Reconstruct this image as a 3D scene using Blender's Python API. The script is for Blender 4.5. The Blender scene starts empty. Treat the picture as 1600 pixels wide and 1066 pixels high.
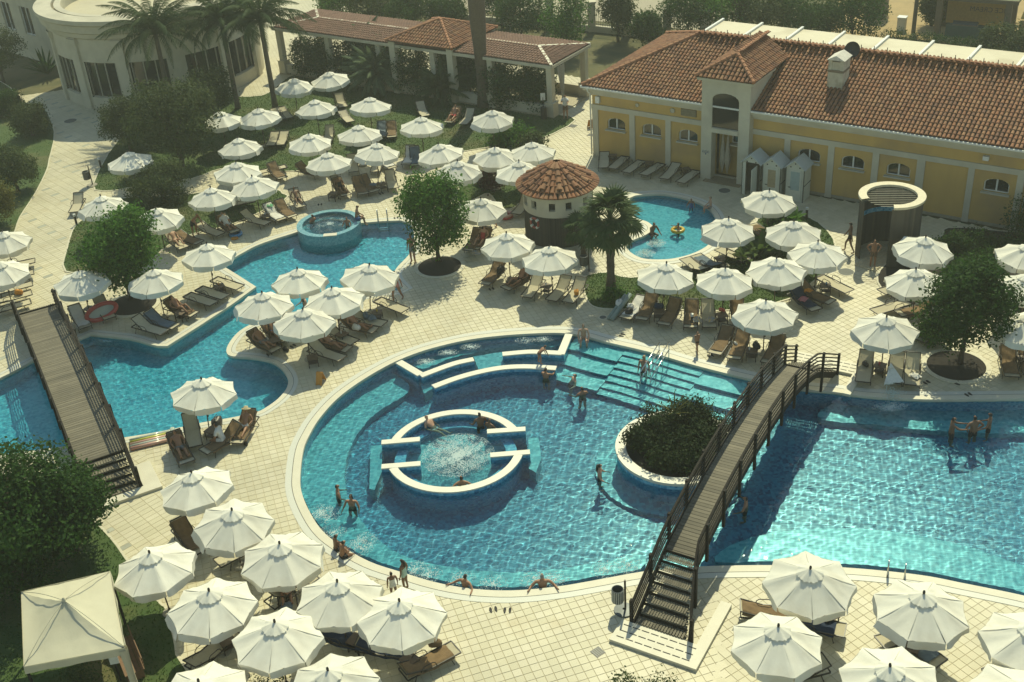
import bpy, bmesh, math, random
import numpy as np
from mathutils import Vector, Matrix, geometry
random.seed(7); RNG = np.random.default_rng(7)
PI = math.pi; R = math.radians
S = bpy.context.scene
COL = S.collection

# ------------------------------------------------------------------ camera, sky, sun, exposure
CAM_H, PITCH, ROLL, FPX = 28.0, R(30.83), R(-4.32), 1818.0
cp, sp = math.cos(PITCH), math.sin(PITCH)
FWD = Vector((0, cp, -sp)); UP0 = Vector((0, sp, cp)); RT0 = Vector((1, 0, 0))
RT = RT0 * math.cos(ROLL) + UP0 * math.sin(ROLL)
UP = UP0 * math.cos(ROLL) - RT0 * math.sin(ROLL)
cam = bpy.data.cameras.new('camera'); cam_o = bpy.data.objects.new('camera', cam); COL.objects.link(cam_o)
m3 = Matrix((RT, UP, -FWD)).transposed()
cam_o.matrix_world = Matrix.Translation((0, 0, CAM_H)) @ m3.to_4x4()
cam.sensor_width = 36.0; cam.lens = FPX / 1600 * 36.0; cam.clip_start = 0.5; cam.clip_end = 1500
S.camera = cam_o
SUN_AZ, SUN_EL = R(74), R(50)            # direction towards the sun (azimuth from +X), elevation
sdir = Vector((math.cos(SUN_AZ) * math.cos(SUN_EL), math.sin(SUN_AZ) * math.cos(SUN_EL), math.sin(SUN_EL)))
W = bpy.data.worlds.new('World'); S.world = W; W.use_nodes = True
wn = W.node_tree; bg = wn.nodes['Background']
sky = wn.nodes.new('ShaderNodeTexSky'); sky.sky_type = 'NISHITA'; sky.sun_disc = False
sky.sun_elevation = SUN_EL; sky.sun_rotation = PI / 2 - SUN_AZ; sky.air_density = 1.0; sky.dust_density = 0.5; sky.ozone_density = 0.6
wn.links.new(sky.outputs['Color'], bg.inputs['Color']); bg.inputs['Strength'].default_value = 0.14
sun = bpy.data.lights.new('sun', 'SUN'); sun.energy = 4.3; sun.angle = R(0.53); sun.color = (1.0, 0.95, 0.80)
sun_o = bpy.data.objects.new('sun', sun); COL.objects.link(sun_o)
sun_o.rotation_euler = (-sdir).to_track_quat('-Z', 'Y').to_euler()
S.view_settings.view_transform = 'Standard'; S.view_settings.look = 'None'
S.view_settings.exposure = 0.10; S.view_settings.gamma = 1.0; S.view_settings.use_curve_mapping = False
S.view_settings.use_white_balance = True
S.view_settings.white_balance_temperature = 7600; S.view_settings.white_balance_tint = -6
S.render.engine = 'CYCLES'
S.cycles.max_bounces = 8; S.cycles.diffuse_bounces = 3; S.cycles.glossy_bounces = 3; S.cycles.transmission_bounces = 6
S.cycles.transparent_max_bounces = 12; S.cycles.use_denoising = True
S.cycles.sample_clamp_indirect = 6.0

# ------------------------------------------------------------------ helpers
def at(px, py, z=0.0):
    """point of the horizontal plane z that lies at this place of the 1600x1066 photograph"""
    d = RT * ((px - 800) / FPX) + UP * ((533 - py) / FPX) + FWD
    s = (CAM_H - z) / -d.z
    return Vector((d.x * s, d.y * s, z))
def P2(px, py, z=0.0):
    v = at(px, py, z); return (v.x, v.y)
def loop_px(pts, z=0.0): return [P2(x, y, z) for x, y in pts]
def proj(X, Y, Z):
    v = Vector((X, Y, Z - CAM_H)); w = v.dot(FWD)
    return (800 + FPX * v.dot(RT) / w, 533 - FPX * v.dot(UP) / w)
def projn(X, Y, Z=0.0):
    v = np.stack([X, Y, np.full_like(X, Z - CAM_H)], -1); w = v @ np.array(FWD)
    return 800 + FPX * (v @ np.array(RT)) / w, 533 - FPX * (v @ np.array(UP)) / w
def smooth_loop(pts, n=6, closed=True):
    out = []; N = len(pts)
    rngi = range(N if closed else N - 1)
    g = (lambda i: pts[i % N]) if closed else (lambda i: pts[max(0, min(N - 1, i))])
    for i in rngi:
        p0, p1, p2, p3 = [Vector(g(i + k)) for k in (-1, 0, 1, 2)]
        for k in range(n):
            t = k / n
            v = 0.5 * ((2 * p1) + (p2 - p0) * t + (2 * p0 - 5 * p1 + 4 * p2 - p3) * t * t + (3 * p1 - p0 - 3 * p2 + p3) * t ** 3)
            out.append((v.x, v.y))
    if not closed: out.append(tuple(pts[-1]))
    return out
def area2(l):
    return sum(a[0] * b[1] - b[0] * a[1] for a, b in zip(l, l[1:] + l[:1])) / 2
def ccw(l): return list(l) if area2(l) > 0 else list(l)[::-1]
def offset_loop(l, d):
    """d > 0 grows a ccw loop"""
    l = ccw(l); N = len(l); out = []
    for i in range(N):
        a, b, c = Vector(l[i - 1]), Vector(l[i]), Vector(l[(i + 1) % N])
        e1 = (b - a); e2 = (c - b)
        if e1.length < 1e-6: e1 = e2
        if e2.length < 1e-6: e2 = e1
        e1 = e1.normalized(); e2 = e2.normalized()
        n1 = Vector((e1.y, -e1.x)); n2 = Vector((e2.y, -e2.x)); n = (n1 + n2)
        if n.length < 1e-4: n = n1
        n.normalize(); k = max(0.5, n.dot(n1))
        v = b + n * (d / k); out.append((v.x, v.y))
    return out
def offset_line(l, d):
    out = []; N = len(l)
    for i in range(N):
        a = Vector(l[max(0, i - 1)]); c = Vector(l[min(N - 1, i + 1)]); e = (c - a).normalized()
        v = Vector(l[i]) + Vector((e.y, -e.x)) * d; out.append((v.x, v.y))
    return out
def inside(X, Y, poly):
    """vectorised point in polygon"""
    X = np.asarray(X, float); Y = np.asarray(Y, float); r = np.zeros(X.shape, bool)
    p = np.asarray(poly, float); q = np.roll(p, -1, 0)
    for (x1, y1), (x2, y2) in zip(p, q):
        if y1 == y2: continue
        c = ((y1 > Y) != (y2 > Y)) & (X < (x2 - x1) * (Y - y1) / (y2 - y1) + x1); r ^= c
    return r
def fit_circle(pts):
    A = np.array([[2 * x, 2 * y, 1] for x, y in pts]); b = np.array([x * x + y * y for x, y in pts])
    c = np.linalg.lstsq(A, b, rcond=None)[0]; return c[0], c[1], math.sqrt(c[2] + c[0] ** 2 + c[1] ** 2)
def circle(cx, cy, r, n=64, a0=0.0): return [(cx + r * math.cos(a0 + 2 * PI * i / n), cy + r * math.sin(a0 + 2 * PI * i / n)) for i in range(n)]

class MB:
    def __init__(s): s.v = []; s.f = []; s.m = []; s.mi = 0
    def add(s, vs, fs):
        o = len(s.v); s.v += [tuple(v) for v in vs]; s.f += [tuple(i + o for i in f) for f in fs]; s.m += [s.mi] * len(fs); return s
    def box(s, c, d, M=None):
        x, y, z = d[0] / 2, d[1] / 2, d[2] / 2
        vs = [Vector((a * x, b * y, e * z)) for e in (-1, 1) for a, b in ((-1, -1), (1, -1), (1, 1), (-1, 1))]
        if M is not None: vs = [M @ v for v in vs]
        return s.add([Vector(c) + v for v in vs], [(3, 2, 1, 0), (4, 5, 6, 7), (0, 1, 5, 4), (1, 2, 6, 5), (2, 3, 7, 6), (3, 0, 4, 7)])
    def bar(s, p, q, w, h=None, up=(0, 0, 1)):
        p, q = Vector(p), Vector(q); h = h or w; d = q - p; L = d.length
        if L < 1e-6: return s
        d.normalize(); u = Vector(up)
        if abs(d.dot(u)) > .98: u = Vector((1, 0, 0))
        x = d.cross(u).normalized(); y = x.cross(d)
        return s.box((p + q) / 2, (w, L, h), Matrix((x, d, y)).transposed())
    def tube(s, path, r, n=6, cap=True):
        path = [Vector(p) for p in path]; N = len(path); rs = r if hasattr(r, '__len__') else [r] * N
        vs = []; ref = None
        for i, p in enumerate(path):
            d = (path[min(N - 1, i + 1)] - path[max(0, i - 1)])
            d = d.normalized() if d.length > 1e-9 else Vector((0, 0, 1))
            if ref is None: ref = Vector((0, 0, 1)) if abs(d.z) < .9 else Vector((1, 0, 0))
            x = ref - d * ref.dot(d); x.normalize(); ref = x; y = d.cross(x)
            vs += [p + x * (math.cos(2 * PI * k / n) * rs[i]) + y * (math.sin(2 * PI * k / n) * rs[i]) for k in range(n)]
        fs = [(i * n + k, i * n + (k + 1) % n, (i + 1) * n + (k + 1) % n, (i + 1) * n + k) for i in range(N - 1) for k in range(n)]
        if cap: fs += [tuple(range(n))[::-1], tuple((N - 1) * n + k for k in range(n))]
        return s.add(vs, fs)
    def lathe(s, prof, n=24, c=(0, 0, 0), a0=0.0, a1=2 * PI, close=True):
        full = abs(a1 - a0 - 2 * PI) < 1e-6; k = n if full else n + 1
        vs = [(c[0] + r * math.cos(a0 + (a1 - a0) * i / n), c[1] + r * math.sin(a0 + (a1 - a0) * i / n), c[2] + z) for r, z in prof for i in range(k)]
        fs = [(j * k + i, j * k + (i + 1) % k, (j + 1) * k + (i + 1) % k, (j + 1) * k + i) for j in range(len(prof) - 1) for i in range(k if full else k - 1)]
        return s.add(vs, fs)
    def prism(s, loop, z0, z1, bottom=False):
        loop = ccw(loop); n = len(loop)
        s.add([(x, y, z0) for x, y in loop] + [(x, y, z1) for x, y in loop], [(i, (i + 1) % n, n + (i + 1) % n, n + i) for i in range(n)])
        t = geometry.tessellate_polygon([[Vector((x, y, 0)) for x, y in loop]])
        def orient(a, b, c):
            ar = (loop[b][0] - loop[a][0]) * (loop[c][1] - loop[a][1]) - (loop[c][0] - loop[a][0]) * (loop[b][1] - loop[a][1])
            return (a, b, c) if ar > 0 else (a, c, b)
        s.add([(x, y, z1) for x, y in loop], [orient(*f) for f in t])
        if bottom: s.add([(x, y, z0) for x, y in loop], [orient(*f)[::-1] for f in t])
        return s
    def strip(s, a, b, za, zb, closed=True):
        n = len(a); r = n if closed else n - 1
        return s.add([(x, y, za) for x, y in a] + [(x, y, zb) for x, y in b], [(i, (i + 1) % n, n + (i + 1) % n, n + i) for i in range(r)])
    def curved_wall(s, line, w, z0, z1):
        """wall of width w along an open line"""
        a = offset_line(line, w / 2); b = offset_line(line, -w / 2)
        return s.prism(a + b[::-1], z0, z1)
    def xf(s, M):
        s.v = [tuple(M @ Vector(v)) for v in s.v]; return s
    def build(s, name, mats, parent=None, smooth=False, loc=None, bevel=0, auto=None, recalc=False):
        me = bpy.data.meshes.new(name); me.from_pydata(s.v, [], s.f)
        mats = mats if isinstance(mats, (list, tuple)) else [mats]
        for m in mats: me.materials.append(m)
        if len(mats) > 1: me.polygons.foreach_set('material_index', s.m)
        if recalc:
            bm = bmesh.new(); bm.from_mesh(me); bmesh.ops.remove_doubles(bm, verts=bm.verts, dist=1e-5); bmesh.ops.recalc_face_normals(bm, faces=bm.faces); bm.to_mesh(me); bm.free()
        if smooth: me.polygons.foreach_set('use_smooth', [True] * len(me.polygons))
        if auto: me.set_sharp_from_angle(angle=R(auto)) if smooth else None
        me.update()
        o = bpy.data.objects.new(name, me); COL.objects.link(o)
        if loc is not None: o.location = loc
        if parent is not None: o.parent = parent
        if bevel:
            b = o.modifiers.new('edge', 'BEVEL'); b.width = bevel; b.segments = 2; b.limit_method = 'ANGLE'
        return o
def mesh_np(name, V, Fq, mat, smooth=False, parent=None):
    """fast mesh from numpy (quads or tris)"""
    k = Fq.shape[1]; me = bpy.data.meshes.new(name); me.vertices.add(len(V)); me.vertices.foreach_set('co', np.asarray(V, np.float32).ravel())
    me.loops.add(Fq.size); me.loops.foreach_set('vertex_index', np.asarray(Fq, np.int32).ravel())
    me.polygons.add(len(Fq)); me.polygons.foreach_set('loop_start', np.arange(0, Fq.size, k, dtype=np.int32))
    me.polygons.foreach_set('loop_total', np.full(len(Fq), k, np.int32))
    me.polygons.foreach_set('use_smooth', np.full(len(Fq), bool(smooth)))
    for m in (mat if isinstance(mat, (list, tuple)) else [mat]): me.materials.append(m)
    me.update(calc_edges=True); me.validate()
    o = bpy.data.objects.new(name, me); COL.objects.link(o)
    if parent is not None: o.parent = parent
    return o
def tag(o, label=None, cat=None, group=None, kind=None):
    if label: o['label'] = label
    if cat: o['category'] = cat
    if group: o['group'] = group
    if kind: o['kind'] = kind
    return o
def thing(name, label, cat, loc=(0, 0, 0), rz=0.0, group=None):
    o = bpy.data.objects.new(name, None); o.empty_display_size = .2; COL.objects.link(o)
    o.location = loc; o.rotation_euler = (0, 0, rz); return tag(o, label, cat, group)
KIDS = {}
def copy_tree(o, loc=None, rz=None, label=None, group=None, parent=None, rot=None):
    c = o.copy(); COL.objects.link(c)
    if parent is not None: c.parent = parent
    for ch in o.children: copy_tree(ch, parent=c)
    if loc is not None: c.location = loc
    if rz is not None: c.rotation_euler = (0, 0, rz)
    if rot is not None: c.rotation_euler = rot
    if label: c['label'] = label
    if group: c['group'] = group
    return c
def sheet(name, outer, holes, z, mat, kind='structure', parent=None):
    """flat sheet with holes (constrained triangulation)"""
    pts = []; edges = []
    for l in [outer] + list(holes):
        o = len(pts); pts += [Vector(p) for p in l]; edges += [(o + i, o + (i + 1) % len(l)) for i in range(len(l))]
    v, e, f, *_ = geometry.delaunay_2d_cdt(pts, edges, [], 0, 1e-4)
    c = np.array([[sum(v[i][0] for i in t) / 3, sum(v[i][1] for i in t) / 3] for t in f])
    k = inside(c[:, 0], c[:, 1], outer)
    for h in holes: k &= ~inside(c[:, 0], c[:, 1], h)
    mb = MB()
    def up(t):
        a, b, d = [v[i] for i in t]; return t if (b[0] - a[0]) * (d[1] - a[1]) - (d[0] - a[0]) * (b[1] - a[1]) > 0 else t[::-1]
    mb.add([(p[0], p[1], z) for p in v], [up(tuple(t)) for t, q in zip(f, k) if q])
    o = mb.build(name, mat, parent)
    if kind and parent is None: o['kind'] = kind
    return o

# ------------------------------------------------------------------ materials
def nodes(name):
    m = bpy.data.materials.new(name); m.use_nodes = True; return m, m.node_tree, m.node_tree.nodes['Principled BSDF']
def mat(name, c, rough=.6, c2=None, scale=6.0, amt=1.0, bump=0.0, bscale=40.0, rand=0.0, metal=0.0, spec=None, detail=4.0, trans=0.0, stretch=None, c3=None, scale3=.4):
    """principled surface whose colour wanders between c and c2 (noise), with optional large stains c3, fine bump and per-object variation"""
    m, t, b = nodes(name); L = t.links; N = t.nodes
    b.inputs['Roughness'].default_value = rough; b.inputs['Metallic'].default_value = metal
    if spec is not None: b.inputs['Specular IOR Level'].default_value = spec
    tc = N.new('ShaderNodeTexCoord'); src = tc.outputs['Object']
    if stretch:
        mp = N.new('ShaderNodeMapping'); mp.inputs['Scale'].default_value = stretch; L.new(src, mp.inputs['Vector']); src = mp.outputs['Vector']
    c2 = c2 or tuple(x * .8 for x in c)
    nz = N.new('ShaderNodeTexNoise'); nz.inputs['Scale'].default_value = scale; nz.inputs['Detail'].default_value = detail; nz.inputs['Roughness'].default_value = .6
    L.new(src, nz.inputs['Vector'])
    rp = N.new('ShaderNodeMapRange'); rp.inputs['From Min'].default_value = .32; rp.inputs['From Max'].default_value = .68; L.new(nz.outputs['Fac'], rp.inputs['Value'])
    mx = N.new('ShaderNodeMix'); mx.data_type = 'RGBA'; mx.inputs[6].default_value = (*c, 1); mx.inputs[7].default_value = (*c2, 1)
    L.new(rp.outputs['Result'], mx.inputs['Factor']); col = mx.outputs[2]
    if c3:
        n3 = N.new('ShaderNodeTexNoise'); n3.inputs['Scale'].default_value = scale3; n3.inputs['Detail'].default_value = 5; L.new(tc.outputs['Object'], n3.inputs['Vector'])
        r3 = N.new('ShaderNodeMapRange'); r3.inputs['From Min'].default_value = .5; r3.inputs['From Max'].default_value = .7; L.new(n3.outputs['Fac'], r3.inputs['Value'])
        m3_ = N.new('ShaderNodeMix'); m3_.data_type = 'RGBA'; m3_.inputs[7].default_value = (*c3, 1); L.new(r3.outputs['Result'], m3_.inputs['Factor']); L.new(col, m3_.inputs[6]); col = m3_.outputs[2]
    if rand:
        oi = N.new('ShaderNodeObjectInfo'); hs = N.new('ShaderNodeHueSaturation')
        mr = N.new('ShaderNodeMapRange'); mr.inputs['To Min'].default_value = 1 - rand; mr.inputs['To Max'].default_value = 1 + rand
        L.new(oi.outputs['Random'], mr.inputs['Value']); L.new(mr.outputs['Result'], hs.inputs['Value']); L.new(col, hs.inputs['Color']); col = hs.outputs['Color']
    L.new(col, b.inputs['Base Color'])
    if bump:
        nb = N.new('ShaderNodeTexNoise'); nb.inputs['Scale'].default_value = bscale; nb.inputs['Detail'].default_value = 5; L.new(src, nb.inputs['Vector'])
        bp = N.new('ShaderNodeBump'); bp.inputs['Strength'].default_value = bump; bp.inputs['Distance'].default_value = .02; L.new(nb.outputs['Fac'], bp.inputs['Height']); L.new(bp.outputs['Normal'], b.inputs['Normal'])
    if trans:
        tr = N.new('ShaderNodeBsdfTranslucent'); L.new(col, tr.inputs['Color']); ms = N.new('ShaderNodeMixShader'); ms.inputs['Fac'].default_value = trans
        out = N['Material Output']; L.new(b.outputs['BSDF'], ms.inputs[1]); L.new(tr.outputs['BSDF'], ms.inputs[2]); L.new(ms.outputs['Shader'], out.inputs['Surface'])
    return m
def island_mat(name, cols, rough=.7, bump=.3, bscale=25, stain=1.1, soil=None):
    """each mesh island (a tile, a leaf clump, a plank) takes its own tone from the list"""
    m, t, b = nodes(name); L = t.links; N = t.nodes
    g = N.new('ShaderNodeNewGeometry'); cr = N.new('ShaderNodeValToRGB'); cr.color_ramp.interpolation = 'LINEAR'
    e = cr.color_ramp.elements
    while len(e) < len(cols): e.new(.5)
    for i, c in enumerate(cols): e[i].position = i / (len(cols) - 1); e[i].color = (*c, 1)
    oi = N.new('ShaderNodeObjectInfo'); ad = N.new('ShaderNodeMath'); ad.operation = 'ADD'; fr = N.new('ShaderNodeMath'); fr.operation = 'FRACT'
    L.new(g.outputs['Random Per Island'], ad.inputs[0]); L.new(oi.outputs['Random'], ad.inputs[1]); L.new(ad.outputs[0], fr.inputs[0]); L.new(fr.outputs[0], cr.inputs['Fac'])
    tc = N.new('ShaderNodeTexCoord'); nz = N.new('ShaderNodeTexNoise'); nz.inputs['Scale'].default_value = stain; nz.inputs['Detail'].default_value = 7; nz.inputs['Roughness'].default_value = .65; L.new(g.outputs['Position'], nz.inputs['Vector'])
    mr = N.new('ShaderNodeMapRange'); mr.inputs['From Min'].default_value = .3; mr.inputs['From Max'].default_value = .7; mr.inputs['To Min'].default_value = .80; mr.inputs['To Max'].default_value = 1.10; L.new(nz.outputs['Fac'], mr.inputs['Value'])
    hs = N.new('ShaderNodeHueSaturation'); L.new(cr.outputs['Color'], hs.inputs['Color']); L.new(mr.outputs['Result'], hs.inputs['Value']); col = hs.outputs['Color']
    if soil:
        n4 = N.new('ShaderNodeTexNoise'); n4.inputs['Scale'].default_value = .55; n4.inputs['Detail'].default_value = 8; n4.inputs['Roughness'].default_value = .7; L.new(g.outputs['Position'], n4.inputs['Vector'])
        r4 = N.new('ShaderNodeMapRange'); r4.inputs['From Min'].default_value = .56; r4.inputs['From Max'].default_value = .72; r4.inputs['To Max'].default_value = .75; L.new(n4.outputs['Fac'], r4.inputs['Value'])
        m4 = N.new('ShaderNodeMix'); m4.data_type = 'RGBA'; m4.inputs[7].default_value = (*soil, 1); L.new(r4.outputs['Result'], m4.inputs['Factor']); L.new(col, m4.inputs[6]); col = m4.outputs[2]
    L.new(col, b.inputs['Base Color'])
    b.inputs['Roughness'].default_value = rough
    if bump:
        nb = N.new('ShaderNodeTexNoise'); nb.inputs['Scale'].default_value = bscale; L.new(tc.outputs['Object'], nb.inputs['Vector'])
        bp = N.new('ShaderNodeBump'); bp.inputs['Strength'].default_value = bump; bp.inputs['Distance'].default_value = .01; L.new(nb.outputs['Fac'], bp.inputs['Height']); L.new(bp.outputs['Normal'], b.inputs['Normal'])
    return m
def leaf_mat(name, cols, trans=.3, rough=.7, k=1.0):
    cols = [tuple(min(1, x * k) for x in c) for c in cols]
    m, t, b = nodes(name); L = t.links; N = t.nodes
    g = N.new('ShaderNodeNewGeometry'); cr = N.new('ShaderNodeValToRGB'); e = cr.color_ramp.elements
    while len(e) < len(cols): e.new(.5)
    for i, c in enumerate(cols): e[i].position = i / (len(cols) - 1); e[i].color = (*c, 1)
    L.new(g.outputs['Random Per Island'], cr.inputs['Fac']); L.new(cr.outputs['Color'], b.inputs['Base Color']); b.inputs['Roughness'].default_value = rough
    b.inputs['Specular IOR Level'].default_value = .15
    tr = N.new('ShaderNodeBsdfTranslucent'); L.new(cr.outputs['Color'], tr.inputs['Color']); ms = N.new('ShaderNodeMixShader'); ms.inputs['Fac'].default_value = trans
    L.new(b.outputs['BSDF'], ms.inputs[1]); L.new(tr.outputs['BSDF'], ms.inputs[2]); L.new(ms.outputs['Shader'], N['Material Output'].inputs['Surface'])
    return m
def mosaic_mat(name, cols, size=.16, rough=.25):
    """glazed mosaic: small square tesserae of mixed blues with pale joints"""
    m, t, b = nodes(name); L = t.links; N = t.nodes
    tc = N.new('ShaderNodeTexCoord')
    vm = N.new('ShaderNodeVectorMath'); vm.operation = 'SCALE'; vm.inputs['Scale'].default_value = 1 / size; L.new(tc.outputs['Object'], vm.inputs[0])
    fl = N.new('ShaderNodeVectorMath'); fl.operation = 'FLOOR'; L.new(vm.outputs[0], fl.inputs[0])
    wn_ = N.new('ShaderNodeTexWhiteNoise'); wn_.noise_dimensions = '3D'; L.new(fl.outputs[0], wn_.inputs['Vector'])
    nz = N.new('ShaderNodeTexNoise'); nz.inputs['Scale'].default_value = .55; nz.inputs['Detail'].default_value = 3; L.new(tc.outputs['Object'], nz.inputs['Vector'])
    ma = N.new('ShaderNodeMath'); ma.operation = 'MULTIPLY_ADD'; ma.inputs[1].default_value = .5; L.new(nz.outputs['Fac'], ma.inputs[0])
    hm = N.new('ShaderNodeMath'); hm.operation = 'MULTIPLY'; hm.inputs[1].default_value = .5; L.new(wn_.outputs['Value'], hm.inputs[0]); L.new(hm.outputs[0], ma.inputs[2])
    cr = N.new('ShaderNodeValToRGB'); e = cr.color_ramp.elements
    while len(e) < len(cols): e.new(.5)
    for i, c in enumerate(cols): e[i].position = .2 + .6 * i / (len(cols) - 1); e[i].color = (*c, 1)
    L.new(ma.outputs[0], cr.inputs['Fac']); L.new(cr.outputs['Color'], b.inputs['Base Color']); b.inputs['Roughness'].default_value = rough
    return m
# ------------------------------------------------------------------ materials of the setting
M = {}
TILE = [(.53, .48, .325), (.565, .515, .36), (.505, .455, .305), (.585, .53, .38), (.55, .495, .34)]
M['tile'] = island_mat('cream_paving_tile', TILE, .55, .15, stain=.22, soil=(.44, .36, .21))
M['grout'] = mat('paving_joint', (.48, .42, .28), .9, (.40, .34, .215), 1.2)
M['coping'] = mat('pale_coping_stone', (.62, .58, .45), .55, (.56, .52, .40), 1.5, bump=.1)
M['grate'] = mat('overflow_grating', (.58, .57, .48), .5, (.5, .5, .44), 60)
M['gap'] = mat('dark_slot', (.06, .055, .045), .9)
M['white_cap'] = mat('white_wall_coping', (.70, .67, .55), .5, (.63, .60, .49), 1.3, bump=.08)
M['soil'] = mat('dark_planting_soil', (.022, .016, .011), .95, (.012, .009, .006), 8, bump=.5, bscale=30)
M['lawn'] = mat('mown_lawn', (.035, .075, .012), .9, (.055, .09, .018), 1.2, bump=.6, bscale=60, c3=(.105, .098, .035), scale3=.3)
M['dry'] = mat('dry_grass', (.12, .105, .04), .95, (.065, .07, .025), .8, bump=.5, bscale=20, c3=(.16, .13, .06), scale3=.15)
M['kerb'] = mat('lawn_kerb', (.62, .57, .42), .6, (.5, .46, .34), 8)
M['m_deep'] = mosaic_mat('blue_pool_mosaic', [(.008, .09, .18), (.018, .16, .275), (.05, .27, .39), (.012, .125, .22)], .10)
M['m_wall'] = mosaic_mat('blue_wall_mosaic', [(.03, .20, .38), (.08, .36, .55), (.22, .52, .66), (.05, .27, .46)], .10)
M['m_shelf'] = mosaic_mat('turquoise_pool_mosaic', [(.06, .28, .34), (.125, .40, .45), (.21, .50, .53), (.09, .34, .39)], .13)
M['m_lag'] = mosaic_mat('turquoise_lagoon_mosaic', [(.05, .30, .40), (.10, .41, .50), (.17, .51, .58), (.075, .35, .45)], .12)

def water_mat(name, tint):
    m, t, b = nodes(name); L = t.links; N = t.nodes; N.remove(b)
    rf = N.new('ShaderNodeBsdfRefraction'); rf.inputs['IOR'].default_value = 1.33; rf.inputs['Roughness'].default_value = 0.0; rf.inputs['Color'].default_value = (*tint, 1)
    gl = N.new('ShaderNodeBsdfGlossy'); gl.inputs['Roughness'].default_value = .02
    fr = N.new('ShaderNodeFresnel'); fr.inputs['IOR'].default_value = 1.33
    tc = N.new('ShaderNodeTexCoord'); nz = N.new('ShaderNodeTexNoise'); nz.inputs['Scale'].default_value = 26; nz.inputs['Detail'].default_value = 3; L.new(tc.outputs['Object'], nz.inputs['Vector'])
    bp = N.new('ShaderNodeBump'); bp.inputs['Strength'].default_value = .06; bp.inputs['Distance'].default_value = .012; L.new(nz.outputs['Fac'], bp.inputs['Height'])
    L.new(bp.outputs['Normal'], gl.inputs['Normal'])
    ms = N.new('ShaderNodeMixShader'); L.new(fr.outputs['Fac'], ms.inputs['Fac']); L.new(rf.outputs['BSDF'], ms.inputs[1]); L.new(gl.outputs['BSDF'], ms.inputs[2])
    L.new(ms.outputs['Shader'], N['Material Output'].inputs['Surface'])
    return m
M['water'] = water_mat('pool_water', (.63, .94, .985))
M['foam'] = mat('white_water', (.75, .85, .83), .4, (.55, .72, .72), 30, trans=.4)

# ------------------------------------------------------------------ outlines of the place
WZ = -0.10
main_px = [(1001, 898), (930, 911), (870, 921), (800, 927), (735, 924), (680, 914), (630, 899), (576, 881), (526, 852), (500, 829), (482, 800), (471, 772), (469, 747), (474, 706), (485, 680), (500, 656), (526, 627), (560, 601), (600, 577), (634, 561), (675, 547), (731, 534), (787, 527), (844, 523.5), (882, 523.5), (915, 528), (947, 537), (1015, 553), (1083, 573), (1150, 590), (1200, 601), (1262, 612), (1300, 615), (1350, 622), (1437, 627), (1520, 627), (1600, 626), (1700, 624), (1800, 640), (1850, 760), (1800, 980), (1700, 960), (1602, 936), (1551, 925), (1501, 915), (1451, 905), (1396, 898), (1331, 892), (1260, 888.5), (1202, 887.5), (1117, 888.6), (1060, 892)]
MAIN = ccw(smooth_loop(loop_px(main_px, WZ), 4))
lag_px = [(346, 417), (372, 402), (400, 387), (430, 376), (462, 366), (500, 352), (540, 352), (563, 351), (600, 348), (627, 347), (642, 352), (648, 370), (645, 390), (638, 403), (622, 420), (616, 432), (621, 444), (630, 453), (622, 457), (597, 459), (572, 464), (530, 477), (480, 490), (430, 500), (398, 508), (376, 520), (362, 535), (355, 550), (362, 559), (395, 562), (425, 568), (441, 579), (451, 595), (449, 610), (436, 626), (417, 640), (400, 648), (358, 657), (316, 664), (280, 672), (240, 680), (197, 687), (150, 694), (80, 704), (0, 715), (-70, 722), (-80, 625), (0, 594), (64, 560), (113, 537), (142, 525), (203, 531.5), (262, 543.5), (312, 512), (362, 479), (400, 451), (372, 433)]
sharp = {0, 9, 17, 53, 55, 50}
def mixed_loop(px, z, sharp, n=4):
    P = loop_px(px, z); sm = smooth_loop(P, n); out = []
    for i in range(len(P)):
        j = (i + 1) % len(P)
        out += ([P[i]] if (i in sharp or j in sharp) else sm[i * n:(i + 1) * n])
    return out
LAG = ccw(mixed_loop(lag_px, WZ, sharp))
kid_px = [(988, 310), (1010, 306.5), (1037, 306), (1070, 312), (1100, 323), (1115, 337), (1119, 353), (1112, 380), (1088, 397), (1050, 407.5), (1012, 408), (992, 402), (980, 391), (985, 380), (1008, 370), (1020, 360), (1012, 350), (990, 342), (978, 326)]
KID = ccw(smooth_loop(loop_px(kid_px, WZ), 4))
POOLS = [MAIN, LAG, KID]
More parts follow.
